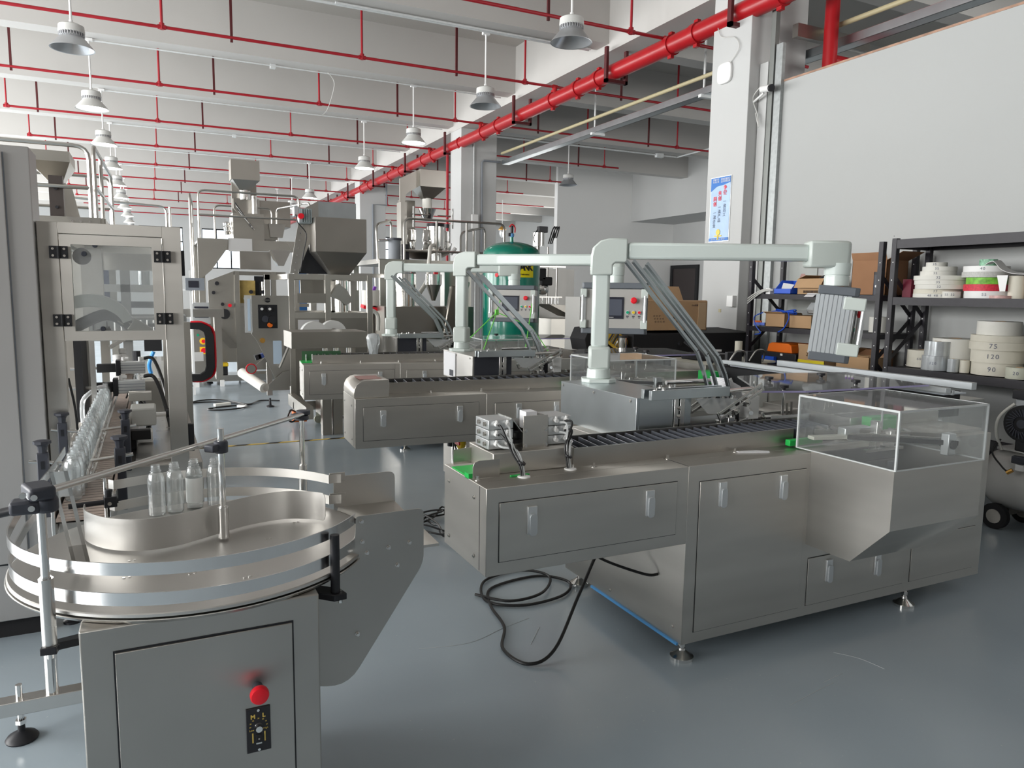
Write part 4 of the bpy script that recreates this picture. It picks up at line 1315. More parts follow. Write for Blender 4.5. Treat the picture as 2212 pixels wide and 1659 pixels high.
MB().prism(rpoly([(.498, .960), (.702, .962), (.702, .795), (.470, .455), (.360, .480), (.360, .80), (.498, .872)], [.012, .02, .03, .06, 0, 0, .05]), 'Y', 2.030, 2.034).build('infeed_side_plate', STEELD, t)
MB().prism(rpoly([(.545, .955), (.765, .955), (.765, .80), (.545, .80)], [0, .025, 0, 0]), 'Y', 2.528, 2.532).build('infeed_side_plate', SATIN, t)
dp = [(.60, 2.045), (.762, 2.045), (.762, 2.528), (.545, 2.528), (.545, 2.49)]
arc = [(CX + (RD + .006) * cos(rad(a)), CYc + (RD + .006) * sin(rad(a))) for a in range(24, -30, -4)]
MB().prism([(.50, 2.034), (.752, 2.034), (.762, 2.528), (.560, 2.528)] + arc, 'Z', .838, .846).build('infeed_floor_plate', STEEL, t)
for x, z in ((.515, .945), (.517, .885), (.53, .85), (.594, .857), (.657, .864), (.62, .80), (.50, .61)):
    MB().cyl((x, 2.030, z), (x, 2.020, z), .0045, 10).cyl((x, 2.030, z), (x, 2.0285, z), .0068, 10).build('plate_bolt', STEELL, t)

# ------------------------------------------------------------------ bottles
def make_bottle(lab):
    prof = [(.022, 0), (.0262, .003), (.027, .012), (.027, .112), (.0262, .122), (.0215, .138), (.0155, .143), (.0148, .145), (.0175, .1465), (.0175, .149), (.0138, .150),
            (.0138, .153), (.0152, .1545), (.0138, .156), (.0138, .159), (.0152, .1605), (.0138, .162), (.0140, .168)]
    m = MB().lathe((0, 0, 0), prof, 20)
    m.f = m.f[:-1]
    inner = [(max(r - .0009, .001), h + (.001 if i == 0 else 0)) for i, (r, h) in enumerate(prof)]
    m2 = MB().lathe((0, 0, 0), list(reversed(inner)), 20)
    m2.f = m2.f[:-2] + [m2.f[-1]]
    m.add(m2.v, m2.f)
    o = m.build('clear_bottle', PET)
    return o


b0 = make_bottle(0)
lb = MB().lathe((0, 0, 0), [(.0272, .02), (.0274, .021), (.0274, .105), (.0272, .106)], 20)
lb.f = lb.f[:-2]
l0 = lb.build('frosted_label', mat('bottle_label', (.80, .81, .80), .6), b0)
spots = [(-.010, 2.655, 'clear empty bottle at the left of the four on the turntable', 0), (.046, 2.672, 'clear bottle second from left of the four on the turntable', 0),
         (.108, 2.700, 'bottle with a white label, third of the four on the turntable', 1), (.174, 2.700, 'clear bottle standing behind the centre post of the turntable', 0)]
first = True
for x, y, lab, wl in spots:
    if first:
        o = b0
        first = False
    else:
        o = b0.copy()
        COL.objects.link(o)
    o.location = (x, y, .8515)
    tag(o, lab, 'bottle', 'clear bottles on the turntable')
    if wl:
        c = l0.copy()
        COL.objects.link(c)
        c.parent = o
bpy.data.objects.remove(l0)
rb = b0.data.copy()
rb.materials.clear()
rb.materials.append(PETR)
for i in range(40):
    o = b0.copy()
    o.data = rb
    COL.objects.link(o)
    x = -.272 + (0.004 if i % 2 else -.002)
    o.location = (x, 2.96 + i * .0555, .8515)
    if i == 0:
        lab = 'clear bottle at the near end of the row on the conveyor'
    elif i == 39:
        lab = 'clear bottle at the far end of the row on the conveyor'
    else:
        lab = 'clear bottle in the long single-file row on the conveyor'
    tag(o, lab, 'bottle', 'clear bottles in a row on the conveyor')
# capped bottles beyond the stoppers
for i, (x, y) in enumerate(((-.26, 6.55), (-.24, 7.2))):
    t = thing('capped_bottle', ['white capped bottle, nearer of the two past the stoppers', 'white capped bottle, farther of the two past the stoppers'][i], 'bottle', (x, y, .8515), 0, 'capped bottles on the conveyor')
    MB().lathe((0, 0, 0), [(.05, 0), (.055, .01), (.055, .13), (.03, .17), (.02, .18)], 16).build('body', WHITE, t)
    MB().lathe((0, 0, 0), [(.03, .18), (.03, .215), (.02, .22)], 14).build('cap', WHITE, t)

# ------------------------------------------------------------------ conveyor
t = wthing('slat_conveyor', 'long narrow chain conveyor running from the turntable under the labelling frame', 'conveyor', (-.24, 5.5, 0))
B(-.305, -.165, 2.72, 7.7, .842, .8505).build('chain_belt', BELT, t)
m = MB()
for i in range(128):
    y = 2.74 + i * .0385
    m.box(-.303, -.167, y, y + .0015, .8503, .8512)
m.build('belt_joints', DKINT, t, kind='stuff')
for x in (-.325, -.155):
    B(x, x + .012, 2.78, 7.7, .775, .865).build('side_profile', STEELL, t, bev=.002)
B(-.310, -.160, 2.85, 7.7, .70, .80).build('belt_trough', STEELD, t)
for x, z in ((-.234, .925), (-.222, .905)):
    B(x, x + .008, 3.0, 5.3, z, z + .014).build('inner_guide_rail', STEELL, t, bev=.002)
B(-.330, -.322, 3.1, 5.3, .905, .930).build('outer_guide_rail', STEELL, t, bev=.002)
B(-.150, -.142, 3.0, 5.3, .86, .89).build('belt_edge_rail', BELT, t)
for i, (y, h) in enumerate(((3.18, 0), (3.86, 0))):
    for x, sgn in ((-.385, 1), (-.132, -1)):
        m = MB().prism([(x - .019, .74), (x + .019, .74), (x + .019, .985), (x - .019, .985)], 'Y', y - .016, y + .016)
        m.build('rail_bracket', SLATE, t, bev=.004)
        MB().lathe((x, y, .985), [(.014, 0), (.016, .02), (.020, .028), (.030, .034), (.030, .044), (.012, .048)], 8).build('clamp_knob', SLATE, t)
        MB().cyl((x - sgn * .045, y, .955), (x + sgn * (.06 if sgn > 0 else .10), y, .94), .007, 10).build('rail_rod', STEELL, t)
        B(x - .006, x + .006, y - .0175, y - .0165, .925, .955).build('bracket_slot', DKINT, t)
# support leg with levelling feet near the table
MB().box(-.55, -.12, 2.93, 2.99, .105, .155).build('leg_crossbar', STEELL, t, bev=.002)
CY((-.375, 2.96, .155), (-.375, 2.96, .70), .021, 18).build('leg_tube', CHROME, t)
for x in (-.475, -.175):
    MB().lathe((x, 2.96, 0), [(.050, 0), (.052, .006), (.045, .016), (.020, .030), (.012, .034), (.010, .10)], 24).build('levelling_foot', BLACK, t)
    MB().cyl((x, 2.96, .034), (x, 2.96, .205), .0108, 12).cyl((x, 2.96, .06), (x, 2.96, .075), .018, 6).build('foot_stem', CHROME, t)
for y in (5.7, 7.4):
    MB().box(-.32, -.28, y, y + .04, 0, .72).build('leg', STEELL, t)
    MB().box(-.20, -.16, y, y + .04, 0, .72).build('leg', STEELL, t)

# ------------------------------------------------------------------ labelling machine over the conveyor
YF = 3.9
t = wthing('labelling_machine', 'stainless labelling machine frame with hinged clear window over the conveyor', 'machine', (-.15, 4.2, 0))
FR = [(-.442, -.362, .40, 1.882), (.058, .138, .34, 1.882)]
for x0, x1, z0, z1 in FR:
    B(x0, x1, YF, YF + .08, z0, z1).build('frame_post', STEEL, t, bev=.002)
B(-.362, .058, YF, YF + .08, 1.832, 1.882).build('frame_beam', STEEL, t, bev=.001)
for x0, x1 in ((-.442, -.362), (.058, .138)):
    B(x0, x1, 5.4, 5.48, .4, 1.882).build('frame_post', STEEL, t, bev=.002)
    B(x0, x1, YF + .08, 5.4, 1.81, 1.882).build('frame_beam', STEEL, t, bev=.001)
B(-.362, .058, 5.4, 5.48, 1.81, 1.882).build('frame_beam', STEEL, t)
# hinged window with mitred frame
x0, x1, z0, z1, w_ = -.358, .054, 1.352, 1.828, .043
win = MB().prism([(x0, z0), (x1, z0), (x1 - w_, z0 + w_), (x0 + w_, z0 + w_)], 'Y', YF - .004, YF + .03)
win.prism([(x0, z1), (x0 + w_, z1 - w_), (x1 - w_, z1 - w_), (x1, z1)], 'Y', YF - .004, YF + .03)
win.prism([(x0, z0), (x0 + w_, z0 + w_), (x0 + w_, z1 - w_), (x0, z1)], 'Y', YF - .004, YF + .03)
win.prism([(x1, z0), (x1, z1), (x1 - w_, z1 - w_), (x1 - w_, z0 + w_)], 'Y', YF - .004, YF + .03)
wf = win.build('window_frame', STEEL, t)
wf['kind'] = 'thing'
B(x0 + w_, x1 - w_, YF + .012, YF + .017, z0 + w_, z1 - w_).build('window_pane', PANE, wf)
for hx in (-.362, .056):
    for hz in (1.748, 1.445) if hx < 0 else (1.742, 1.452):
        h = MB().box(hx - .036, hx + .036, YF - .014, YF - .004, hz - .027, hz + .027).cyl((hx, YF - .013, hz - .027), (hx, YF - .013, hz + .027), .007, 10).build('hinge', BLACKM, t, bev=.001)
        for sx in (-.022, .022):
            for sz in (-.015, .015):
                MB().cyl((hx + sx, YF - .014, hz + sz), (hx + sx, YF - .016, hz + sz), .0055, 10).build('hinge_screw', CHROME, h)
for px, pz in ((-.22, 1.785), (.02, 1.785), (-.265, 1.745), (-.205, 1.405), (.02, 1.405)):
    MB().lathe((px, YF + .0, pz), [(.010, .012), (.012, .004), (.010, 0)], 16, 'Y').build('pane_stud', SLATE, wf)
B(.138, .165, YF + .01, YF + .045, .80, .935).build('side_handle', BLACK, t, bev=.004)
B(.138, .152, YF + .01, YF + .03, 1.655, 1.775).build('side_handle', BLACK, t, bev=.003)
# lower cabinet and table of the labeller
B(-.442, .20, YF + .02, 5.6, .10, .74).build('lower_cabinet', STEELD, t, bev=.003)
B(-.10, .138, YF + .1, 5.5, .74, .752).build('table_plate', STEELL, t)
for x, y in ((-.40, 3.96), (.16, 3.96), (-.40, 5.5), (.16, 5.5)):
    MB().lathe((x, y, 0), [(.04, 0), (.04, .01), (.012, .02), (.012, .10)], 14).build('levelling_foot', BLACK, t)
# label head seen through the window
arc = [(-.34 + .0, 4.6, 1.42)]
m = MB()
seg = [(.20 * cos(rad(a)), .17 * sin(rad(a))) for a in range(150, 10, -8)]
out = [(-.29 + x * 1.0, 1.38 + z * 1.05) for x, z in seg] + [(-.29 + x * .78, 1.38 + z * .66) for x, z in reversed(seg)]
m.prism(out, 'Y', 4.45, 4.62)
m.build('curved_cover', mat('pale_cover', (.60, .62, .58), .35), t)
TB(spline([(-.40, 4.5, 1.36), (-.32, 4.5, 1.41), (-.22, 4.5, 1.45), (-.14, 4.5, 1.42), (-.10, 4.5, 1.36)], 6), .03, 8).build('black_belt', BLACK, t)
TB(spline([(-.40, 4.48, 1.33), (-.30, 4.48, 1.35), (-.20, 4.48, 1.38)], 6), .012, 8).build('black_belt', BLACK, t)
MB().cbox((-.06, 4.5, 1.375), (.10, .10, .07), (0, 35, 0)).cbox((-.12, 4.5, 1.40), (.10, .05, .03), (0, 35, 0)).build('print_head', mat('khaki_metal', (.30, .29, .24), .4, .6), t, bev=.004)
MB().cbox((-.14, 4.48, 1.32), (.16, .03, .02), (0, -32, 0)).build('steel_arm', STEELL, t)
B(-.36, -.25, 5.0, 5.1, 1.40, 1.82).build('inner_panel', STEELD, t)
B(-.25, .05, 5.2, 5.22, 1.70, 1.80).build('inner_header', STEELD, t)
B(-.02, .05, 5.0, 5.08, 1.36, 1.38).build('dark_rail', BLACK, t)
B(-.22, .04, 5.36, 5.40, 1.40, 1.41).build('inner_rail', STEELL, t)
for i in range(7):
    CY((-.20 + i * .035, 5.05, 1.30), (-.20 + i * .035, 5.05, 1.40), .008, 8).build('roller', CHROME, t)
MB().lathe((-.33, 4.7, 1.76), [(.045, 0), (.045, .02), (.02, .03)], 20, 'Y').build('label_reel', mat('brown_steel', (.10, .085, .08), .4, .8), t)
# air stoppers with black hoses
for k, (y, z) in enumerate(((5.15, .985), (5.65, 1.055))):
    B(-.205, -.055, y - .04, y + .04, z - .04, z + .04).build('stopper_cylinder', ALU, t, bev=.004)
    for q in (-.018, .0, .018):
        B(-.204, -.056, y - .042, y - .040, z + q - .002, z + q + .002).build('cylinder_groove', GREYP, t)
    B(-.232, -.205, y - .05, y + .05, z - .052, z + .052).build('cylinder_head', BLACK, t, bev=.003)
    B(-.345, -.232, y - .03, y + .03, z - .028, z + .028).build('stopper_bar', BLACKM, t, bev=.003)
    CY((-.50, y, z), (-.345, y, z), .010, 10).build('stopper_rod', STEELL, t)
    B(-.41, -.385, y - .03, y + .03, z - .05, z + .06).build('rod_plate', STEELL, t, bev=.002)
    for q in (-.185, -.085):
        MB().cyl((q, y, z + .04), (q, y, z + .07), .012, 10).cyl((q, y, z + .06), (q + .03, y, z + .06), .011, 10).build('elbow_fitting', WHITE, t)
    TB(spline([(-.06, y, z + .06), (.0, y - .02, z + .05), (.055, y - .1, z - .12), (.085, y - .35, z - .35), (.06, y - .7, z - .58), (-.05, y - 1.15, z - .74)], 8), .0115, 8).build('black_hose', CABLE, t)
TB(spline([(-.08, 4.8, .93), (-.03, 4.7, .88), (-.05, 4.6, .78), (-.14, 4.3, .70)], 8), .009, 8).build('black_hose', CABLE, t)
# gear box, motor and adjusters on the right of the belt
MB().box(-.13, .0, 4.55, 4.75, .83, .93).build('gear_box', mat('pale_casting', (.58, .58, .55), .45), t, bev=.01)
MB().box(-.10, -.02, 4.42, 4.55, .76, .82).build('gear_box', WHITE, t, bev=.006)
MB().box(-.14, -.02, 4.78, 4.86, .94, .99).build('steel_bracket', STEEL, t, bev=.002)
CY((-.02, 4.6, .885), (.06, 4.6, .885), .014, 10).build('adjuster_shaft', CHROME, t)
CY((.05, 4.6, .885), (.075, 4.6, .885), .024, 12).build('adjuster_wheel', BLACK, t)
MB().box(-.13, -.10, 4.35, 4.42, .66, .84).box(-.12, -.03, 4.30, 4.36, .80, .85).build('black_bracket', BLACKM, t, bev=.003)
TB([(-.17, 4.4, .90), (-.14, 4.4, .92)], .018, 8).build('sensor_knob', BLACK, t)
TB(spline([(-.16, 5.0, .93), (-.13, 5.0, .97), (-.06, 4.9, .92), (-.05, 4.7, .80), (-.09, 4.5, .72)], 6), .005, 6).build('sensor_cable', CABLE, t)
TB(spline([(-.372, 4.1, 1.16), (-.35, 4.1, 1.0), (-.345, 4.1, .8), (-.34, 4.1, .62)], 6), .006, 6).build('sensor_cable', CABLE, t)
B(-.42, -.38, 5.0, 5.4, .80, 1.30).build('black_side_panel', BLACKM, t)
B(-.31, -.285, 4.55, 4.58, .85, 1.33).build('strip_upright', STEELL, t)
TB(spline([(-.36, 4.6, .86), (-.355, 4.6, .98), (-.30, 4.7, 1.03), (-.26, 4.8, 1.03)], 6), .012, 8).build('pale_tube', PVC, t)
MB().box(.02, .05, 5.9, 5.95, .95, 1.10).build('blue_tube_bracket', WHITE, t)
TB(spline([(-.0, 5.9, 1.14), (-.03, 5.9, 1.05), (-.02, 5.9, .98)], 6), .014, 8).build('blue_tube', mat('sky_blue_tube', (.05, .35, .85), .3), t)

# ------------------------------------------------------------------ tall sheet-metal cabinet at the left edge
t = wthing('tall_cabinet', 'tall grey sheet-metal cabinet cut by the left edge of the view', 'cabinet', (-.9, 4.2, 0))
CABM = mat('warm_grey_sheet', (.50, .485, .475), .42, .7, var=.05, scale=1.5)
B(-1.6, -.447, 3.86, 4.09, .09, 2.19).build('body', CABM, t, bev=.004)
B(-1.5, -.545, 3.845, 3.86, .36, 2.16).build('door', CABM, t, bev=.003)
B(-.545, -.540, 3.857, 3.86, .36, 2.16).build('door_gap', GREYP, t)
B(-1.6, -.447, 3.852, 3.86, .352, .358).build('base_seam', DKINT, t)
B(-1.55, -.49, 3.90, 4.06, 0.0, .09).build('plinth', BLACKM, t)


# ------------------------------------------------------------------ work platforms and machines in the background
def rail_loop(t, pts_list, r=.019, name='guard_rail', m=None):
    for pts in pts_list:
        rr = []
        n = len(pts)
        for i, p in enumerate(pts):
            p = Vector(p)
            if 0 < i < n - 1:
                a = (Vector(pts[i - 1]) - p)
                b = (Vector(pts[i + 1]) - p)
                d = min(.12, a.length * .45, b.length * .45)
                s, e = p + a.normalized() * d, p + b.normalized() * d
                for k in range(5):
                    q = k / 4
                    rr.append(s * (1 - q) ** 2 + p * 2 * q * (1 - q) + e * q * q)
            else:
                rr.append(p)
        TB(rr, r, 8).build(name, m or STEELBL, t)


def feet(t, pts, m=BLACK):
    for x, y in pts:
        MB().lathe((x, y, 0), [(.055, 0), (.055, .012), (.018, .03), (.014, .12)], 14).build('levelling_foot', m, t)


# platform with hopper behind the labelling machine
t = wthing('work_platform', 'steel work platform with guard rails at the far left, behind the labelling machine', 'platform', (-.7, 9, 0), 'steel work platforms')
B(-1.9, -.37, 8.2, 10.6, 2.17, 2.21).build('deck_plate', STEELBD, t)
B(-1.9, -.37, 8.15, 8.2, 2.07, 2.24).build('edge_beam', STEELB, t)
B(-.40, -.36, 8.2, 10.6, 2.07, 2.24).build('edge_beam', STEELB, t)
MB().prism([(-.68, 2.24), (-.40, 2.24), (-.40, 2.02), (-.50, 2.02)], 'Y', 8.13, 8.15).build('gusset_plate', STEELBL, t)
for i in range(6):
    CY((-.63 + (i % 3) * .07, 8.13, 2.20 - (i // 3) * .05), (-.63 + (i % 3) * .07, 8.115, 2.20 - (i // 3) * .05), .011, 8).build('bolt', CHROME, t)
for x, y in ((-1.85, 8.25), (-.42, 8.25), (-1.85, 10.5), (-.42, 10.5)):
    B(x - .04, x + .04, y - .04, y + .04, 0, 2.17).build('leg', STEELB, t)
rail_loop(t, [[(-1.9, 8.2, 2.90), (-.475, 8.2, 2.90), (-.475, 8.2, 2.2)], [(-.44, 8.3, 2.2), (-.44, 8.3, 2.93), (-.38, 10.5, 2.93), (-.38, 10.5, 2.2)], [(-.44, 8.3, 2.55), (-.38, 10.5, 2.55)],
               [(-.42, 9.1, 2.2), (-.42, 9.1, 2.93)], [(-1.9, 10.6, 2.93), (-.40, 10.6, 2.93), (-.40, 10.6, 2.2)], [(-1.9, 8.2, 2.52), (-.475, 8.2, 2.52)], [(-.40, 10.6, 2.55), (-1.2, 10.6, 2.55)]])
t = wthing('platform_hopper', 'small open steel hopper on the far-left platform', 'hopper', (-.8, 9, 2.2))
MB().frustum((-.84, -.76, 8.85, 8.95, 2.60), (-1.02, -.66, 8.6, 9.2, 2.80)).box(-1.02, -.66, 8.6, 9.2, 2.80, 2.90).build('hopper_bin', STEELB, t)
B(-.84, -.72, 8.8, 9.0, 2.21, 2.62).build('chute', STEELBL, t)
MB().prism([(-.76, 2.62), (-.66, 2.56), (-.60, 2.25), (-.62, 2.22), (-.76, 2.22)], 'Y', 8.7, 8.72).build('side_plate', STEELB, t)
t = wthing('dark_duct', 'dark upright sheet-metal duct with bolts on the far-left platform', 'duct', (-.75, 8.1, 2.17))
B(-.815, -.70, 8.24, 8.34, 2.21, 2.62).build('duct_body', mat('brown_steel', (.10, .085, .08), .4, .8), t)
for z in (2.33, 2.50):
    CY((-.757, 8.24, z), (-.757, 8.22, z), .015, 8).build('bolt', BLACK, t)
o = B(-.80, -.53, 6.6, 7.6, 0, 1.98).build('far_cabinet', STEELBD)
tag(o, 'plain stainless cabinet behind the tall cabinet at the left', 'cabinet')

# machines seen through the window of the labeller
t = wthing('capping_machine', 'pale framed capping machine seen through the labeller window', 'machine', (-.2, 9.5, 0))
for x in (-.72, -.25, .10):
    B(x, x + .08, 7.8, 7.9, .0, 1.98).build('frame_post', WALL, t)
B(-.72, .18, 7.8, 7.9, 1.93, 2.02).build('frame_beam', WHITE, t)
B(-.72, .18, 7.8, 7.9, 1.55, 1.62).build('frame_beam', WHITE, t)
B(-.72, .30, 7.78, 8.3, 1.10, 1.33).build('side_panel', WALLG, t)
for i in range(7):
    B(-.60 + i * .11, -.59 + i * .11, 7.775, 7.78, 1.2, 1.28).build('panel_slot', SLATE, t)
B(-.6, .1, 7.95, 8.1, 1.40, 1.46).build('inner_box', GREYP, t)
CY((-.05, 8.0, 1.62), (-.05, 8.0, 1.75), .05, 14).build('motor', ALU, t)
B(-.5, -.35, 8.0, 8.1, 1.48, 1.75).build('blue_box', mat('dark_blue_box', (.05, .08, .18), .5), t)
t = wthing('motor_station', 'machine bed with black adjusters beyond the capped bottles', 'machine', (-.1, 7, 0))
B(-.12, .18, 6.3, 7.3, .0, .88).build('bed', STEELB, t)
B(-.10, .08, 6.5, 6.9, .88, 1.02).build('pale_motor', mat('pale_casting', (.5, .5, .5), .5), t)
B(-.06, .06, 6.2, 6.3, 1.12, 1.22).build('black_box', BLACKM, t)
CY((-.12, 6.5, .95), (-.12, 6.5, 1.1), .03, 10).build('adjuster', BLACK, t)
TB([(-.14, 6.2, 1.0), (-.30, 6.2, 1.0)], .01, 8).build('rod', STEELBL, t)
t = wthing('loop_handle', 'thick black D-shaped handle with red edge beside the labeller post', 'handle', (.3, 6.2, 0))
m = MB()
pts = [(.26, 1.335), (.335, 1.335), (.40, 1.30), (.425, 1.23), (.425, .99), (.40, .92), (.335, .885), (.26, .885)]
inn = [(.26, 1.285), (.32, 1.285), (.355, 1.262), (.365, 1.225), (.365, .995), (.355, .958), (.32, .935), (.26, .935)]
m.prism(pts + list(reversed(inn)), 'Y', 6.15, 6.22)
m.build('black_loop', BLACKM, t)
TB([(a, 6.185, b) for a, b in spline([(p[0], p[1], 0) for p in pts], 4) for _ in [0]] if False else [(q.x + .004, 6.185, q.y) for q in spline([(p[0], p[1], 0) for p in pts], 4)], .012, 6).build('red_edge', REDP, t)
B(.20, .26, 6.16, 6.21, 0, 1.34).build('post', STEELB, t)
B(.28, .345, 6.14, 6.15, 1.04, 1.11).build('white_plug', WHITE, t)

# operator cabinet farther down the aisle
t = wthing('operator_cabinet', 'small grey operator cabinet with screen and red and yellow buttons by the aisle', 'control cabinet', (.72, 13.3, 0))
B(.56, .86, 13.0, 13.5, .22, 1.02).build('body', STEELBD, t, bev=.01)
MB().prism([(.56, 1.02), (.86, 1.02), (.86, 1.10), (.84, 1.36), (.60, 1.36), (.56, 1.10)], 'Y', 13.0, 13.2).build('console', ALU, t)
B(.62, .83, 12.985, 13.0, 1.12, 1.30).build('screen', SCREEN, t)
for x in (.66, .78):
    B(x - .025, x + .025, 12.985, 13.0, .93, .98).build('meter', SLATE, t)
for (x, z, mm) in ((.66, .84, MATS['button_green']), (.79, .84, YELLOW)):
    CY((x, 13.0, z), (x, 12.98, z), .02, 12).build('push_button', mm, t)
MB().lathe((.735, 12.98, .74), [(.055, 0), (.055, .02)], 18, 'Y').build('yellow_ring', YELLOW, t)
CY((.735, 12.98, .74), (.735, 12.95, .74), .028, 14).build('red_button', REDP, t)
B(.68, .79, 12.985, 13.0, .53, .65).build('yellow_plate', YELLOW, t)
CY((.735, 12.985, .59), (.735, 12.95, .59), .04, 14).build('red_button', REDP, t)
B(.45, 2.4, 13.1, 13.6, .06, .16).build('base_rail', STEELBL, t)
feet(t, ((.6, 13.05), (.84, 13.45), (2.3, 13.3)))
for x in (.62, 1.0):
    MB().box(x - .03, x + .03, 12.9, 12.98, .0, .10).build('caster', WHITE, t)
t = wthing('open_frame_stand', 'open frame stand with small display monitor beside the operator cabinet', 'stand', (.5, 12.0, 0))
for x in (.38, .52):
    B(x, x + .03, 12, 12.03, 0, 1.85).build('upright', WHITE, t)
B(.36, .56, 11.98, 12.03, 1.55, 1.58).build('cross_bar', WHITE, t)
MB().box(.46, .72, 11.9, 11.96, 1.56, 1.74).build('monitor', GREYP, t)
B(.50, .64, 11.895, 11.9, 1.60, 1.70).build('monitor_glass', SCREEN, t)
B(.30, 1.0, 12.2, 12.5, 1.16, 1.28).build('top_box', STEELBL, t)
B(.86, .96, 12.2, 12.5, .2, 1.16).build('side_post', STEELB, t)
t = wthing('tool_case', 'bright yellow and black tool case on the machine base by the aisle', 'tool case', (1.05, 13.0, .16))
B(.90, 1.12, 13.15, 13.35, .30, .36).build('yellow_lid', YELLOW, t, bev=.01)
B(.91, 1.11, 13.16, 13.34, .161, .30).build('black_body', BLACK, t, bev=.006)

# tall packing machine with platform
t = wthing('work_platform', 'large steel work platform with guard rails carrying the tall weighing machine', 'platform', (1.8, 15.5, 0), 'steel work platforms')
B(.82, 2.95, 14.9, 16.9, 2.44, 2.48).build('deck_plate', STEELBD, t)
B(.82, 2.95, 14.84, 14.9, 2.30, 2.50).build('edge_beam', STEELB, t)
B(1.33, 1.75, 14.825, 14.84, 2.28, 2.52).build('bare_plate', mat('pale_plate', (.75, .75, .75), .3, .6), t)
MB().prism([(.80, 2.50), (1.33, 2.50), (1.30, 2.32), (1.02, 1.92), (.86, 1.78), (.80, 1.78)], 'Y', 14.80, 14.84).build('gusset_plate', STEELB, t)
MB().prism([(2.35, 2.50), (2.95, 2.50), (2.95, 1.75), (2.85, 1.75), (2.75, 1.95)], 'Y', 14.80, 14.84).build('gusset_plate', STEELB, t)
for x, y in ((.86, 14.9), (2.87, 14.9), (.86, 16.8), (2.87, 16.8)):
    B(x - .055, x + .055, y - .05, y + .05, .08, 2.44).build('leg', STEELB, t)
rail_loop(t, [[(.84, 14.85, 2.2), (.84, 14.85, 3.36), (2.62, 14.85, 3.36), (2.62, 14.85, 2.5)], [(.84, 14.85, 2.92), (2.62, 14.85, 2.92)],
              [(.70, 14.9, 1.2), (.70, 14.9, 3.30), (.80, 16.2, 3.30), (.80, 16.2, 1.2)], [(.70, 14.9, 2.8), (.80, 16.2, 2.8)], [(.74, 15.5, 2.5), (.74, 15.5, 3.3)],
              [(1.25, 16.8, 2.5), (1.25, 16.8, 3.30), (2.40, 16.8, 3.30), (2.40, 16.8, 2.5)], [(2.50, 16.8, 2.5), (2.50, 16.8, 3.3), (2.9, 15.2, 3.3), (2.9, 15.2, 2.5)],
              [(2.75, 15.6, 2.5), (2.75, 15.6, 3.32)], [(.30, 14.4, 1.9), (.30, 14.4, 2.98), (-1.2, 14.4, 3.05)], [(.36, 14.6, 1.9), (.36, 14.6, 3.0)]])
feet(t, ((.86, 14.9), (2.87, 14.9)))
t = wthing('tall_weigher', 'tall bucket hopper with funnel above the large platform', 'machine', (1.7, 15.6, 2.5))
B(1.46, 1.98, 15.3, 15.7, 3.66, 4.03).build('top_bin', STEELB, t)
B(1.49, 1.95, 15.62, 15.7, 3.0, 3.66).build('back_plate', STEELBD, t)
MB().frustum((1.62, 1.82, 15.4, 15.6, 3.47), (1.48, 1.96, 15.3, 15.7, 3.66)).build('funnel', STEELBL, t)
CY((1.72, 15.5, 3.3), (1.72, 15.5, 3.48), .11, 18).build('funnel_neck', CHROME, t)
MB().prism([(1.50, 3.32), (1.95, 3.32), (1.95, 3.1), (1.90, 2.96), (1.66, 2.96), (1.50, 3.14)], 'Y', 15.45, 15.8).build('lower_chute', STEELBD, t)
CY((1.86, 15.25, 2.8), (1.86, 15.25, 3.36), .05, 14).build('support_tube', CHROME, t)
B(1.46, 2.02, 15.2, 15.9, 2.50, 3.02).build('weigher_housing', STEELB, t)
B(2.02, 2.30, 15.4, 15.9, 2.56, 2.86).build('drive_housing', STEELB, t)
MB().prism([(2.15, 2.60), (2.38, 2.60), (2.44, 2.86), (2.12, 2.86)], 'Y', 15.3, 15.4).build('weigh_bucket', STEELBL, t)
for i in range(3):
    MB().lathe((1.38, 15.4 + i * .1, 2.62 + i * .09), [(.06, 0), (.07, .05), (.02, .08)], 12).build('drive_unit', CHROME, t)
for i in range(4):
    TB([(1.50 + i * .02, 15.15, 3.2 - i * .05), (1.78 + i * .02, 15.15, 2.78 - i * .02)], .012, 6).build('strut', STEELBL if i % 2 else BLACK, t)
B(2.18, 2.85, 17.2, 17.8, 2.95, 3.50).build('rear_bin', STEELBD, t)
B(2.14, 2.20, 17.15, 17.2, 2.5, 3.52).build('rear_bin_edge', STEELBL, t)
t = wthing('vertical_packer', 'open-framed vertical packing machine under the large platform', 'machine', (1.7, 14.3, 0))
for x in (1.33, 1.95, 2.35):
    B(x, x + .08, 13.9, 13.98, .12, 1.90).build('frame_post', STEELB, t)
B(1.33, 2.2, 13.904, 13.976, 1.83, 1.897).build('frame_beam', STEELBD, t)
B(1.33, 2.6, 13.904, 13.976, 1.28, 1.34).build('frame_beam', STEELBD, t)
B(1.41, 1.95, 13.95, 14.6, .15, 1.28).build('front_panel', STEELB, t)
B(1.42, 1.68, 13.98, 14.1, 1.34, 1.74).build('yellow_board', mat('ochre_board', (.38, .27, .08), .6, var=.2, scale=12), t)
B(1.68, 1.95, 14.1, 14.3, 1.34, 1.82).build('dark_inside', DKINT, t)
for i in range(4):
    CY((1.50 + i * .10, 13.95, 1.42 + (i % 2) * .12), (1.50 + i * .10, 13.90, 1.42 + (i % 2) * .12), .035, 10).build('sprocket', BLACK if i % 2 else STEELBL, t)
CY((1.82, 14.05, 1.36), (1.82, 14.05, 1.72), .04, 12).build('former_tube', CHROME, t)
MB().prism([(.90, 1.72), (1.33, 1.90), (1.33, .30), (1.10, .30), (.90, .35)], 'Y', 13.95, 13.99).build('film_side_plate', STEELB, t)
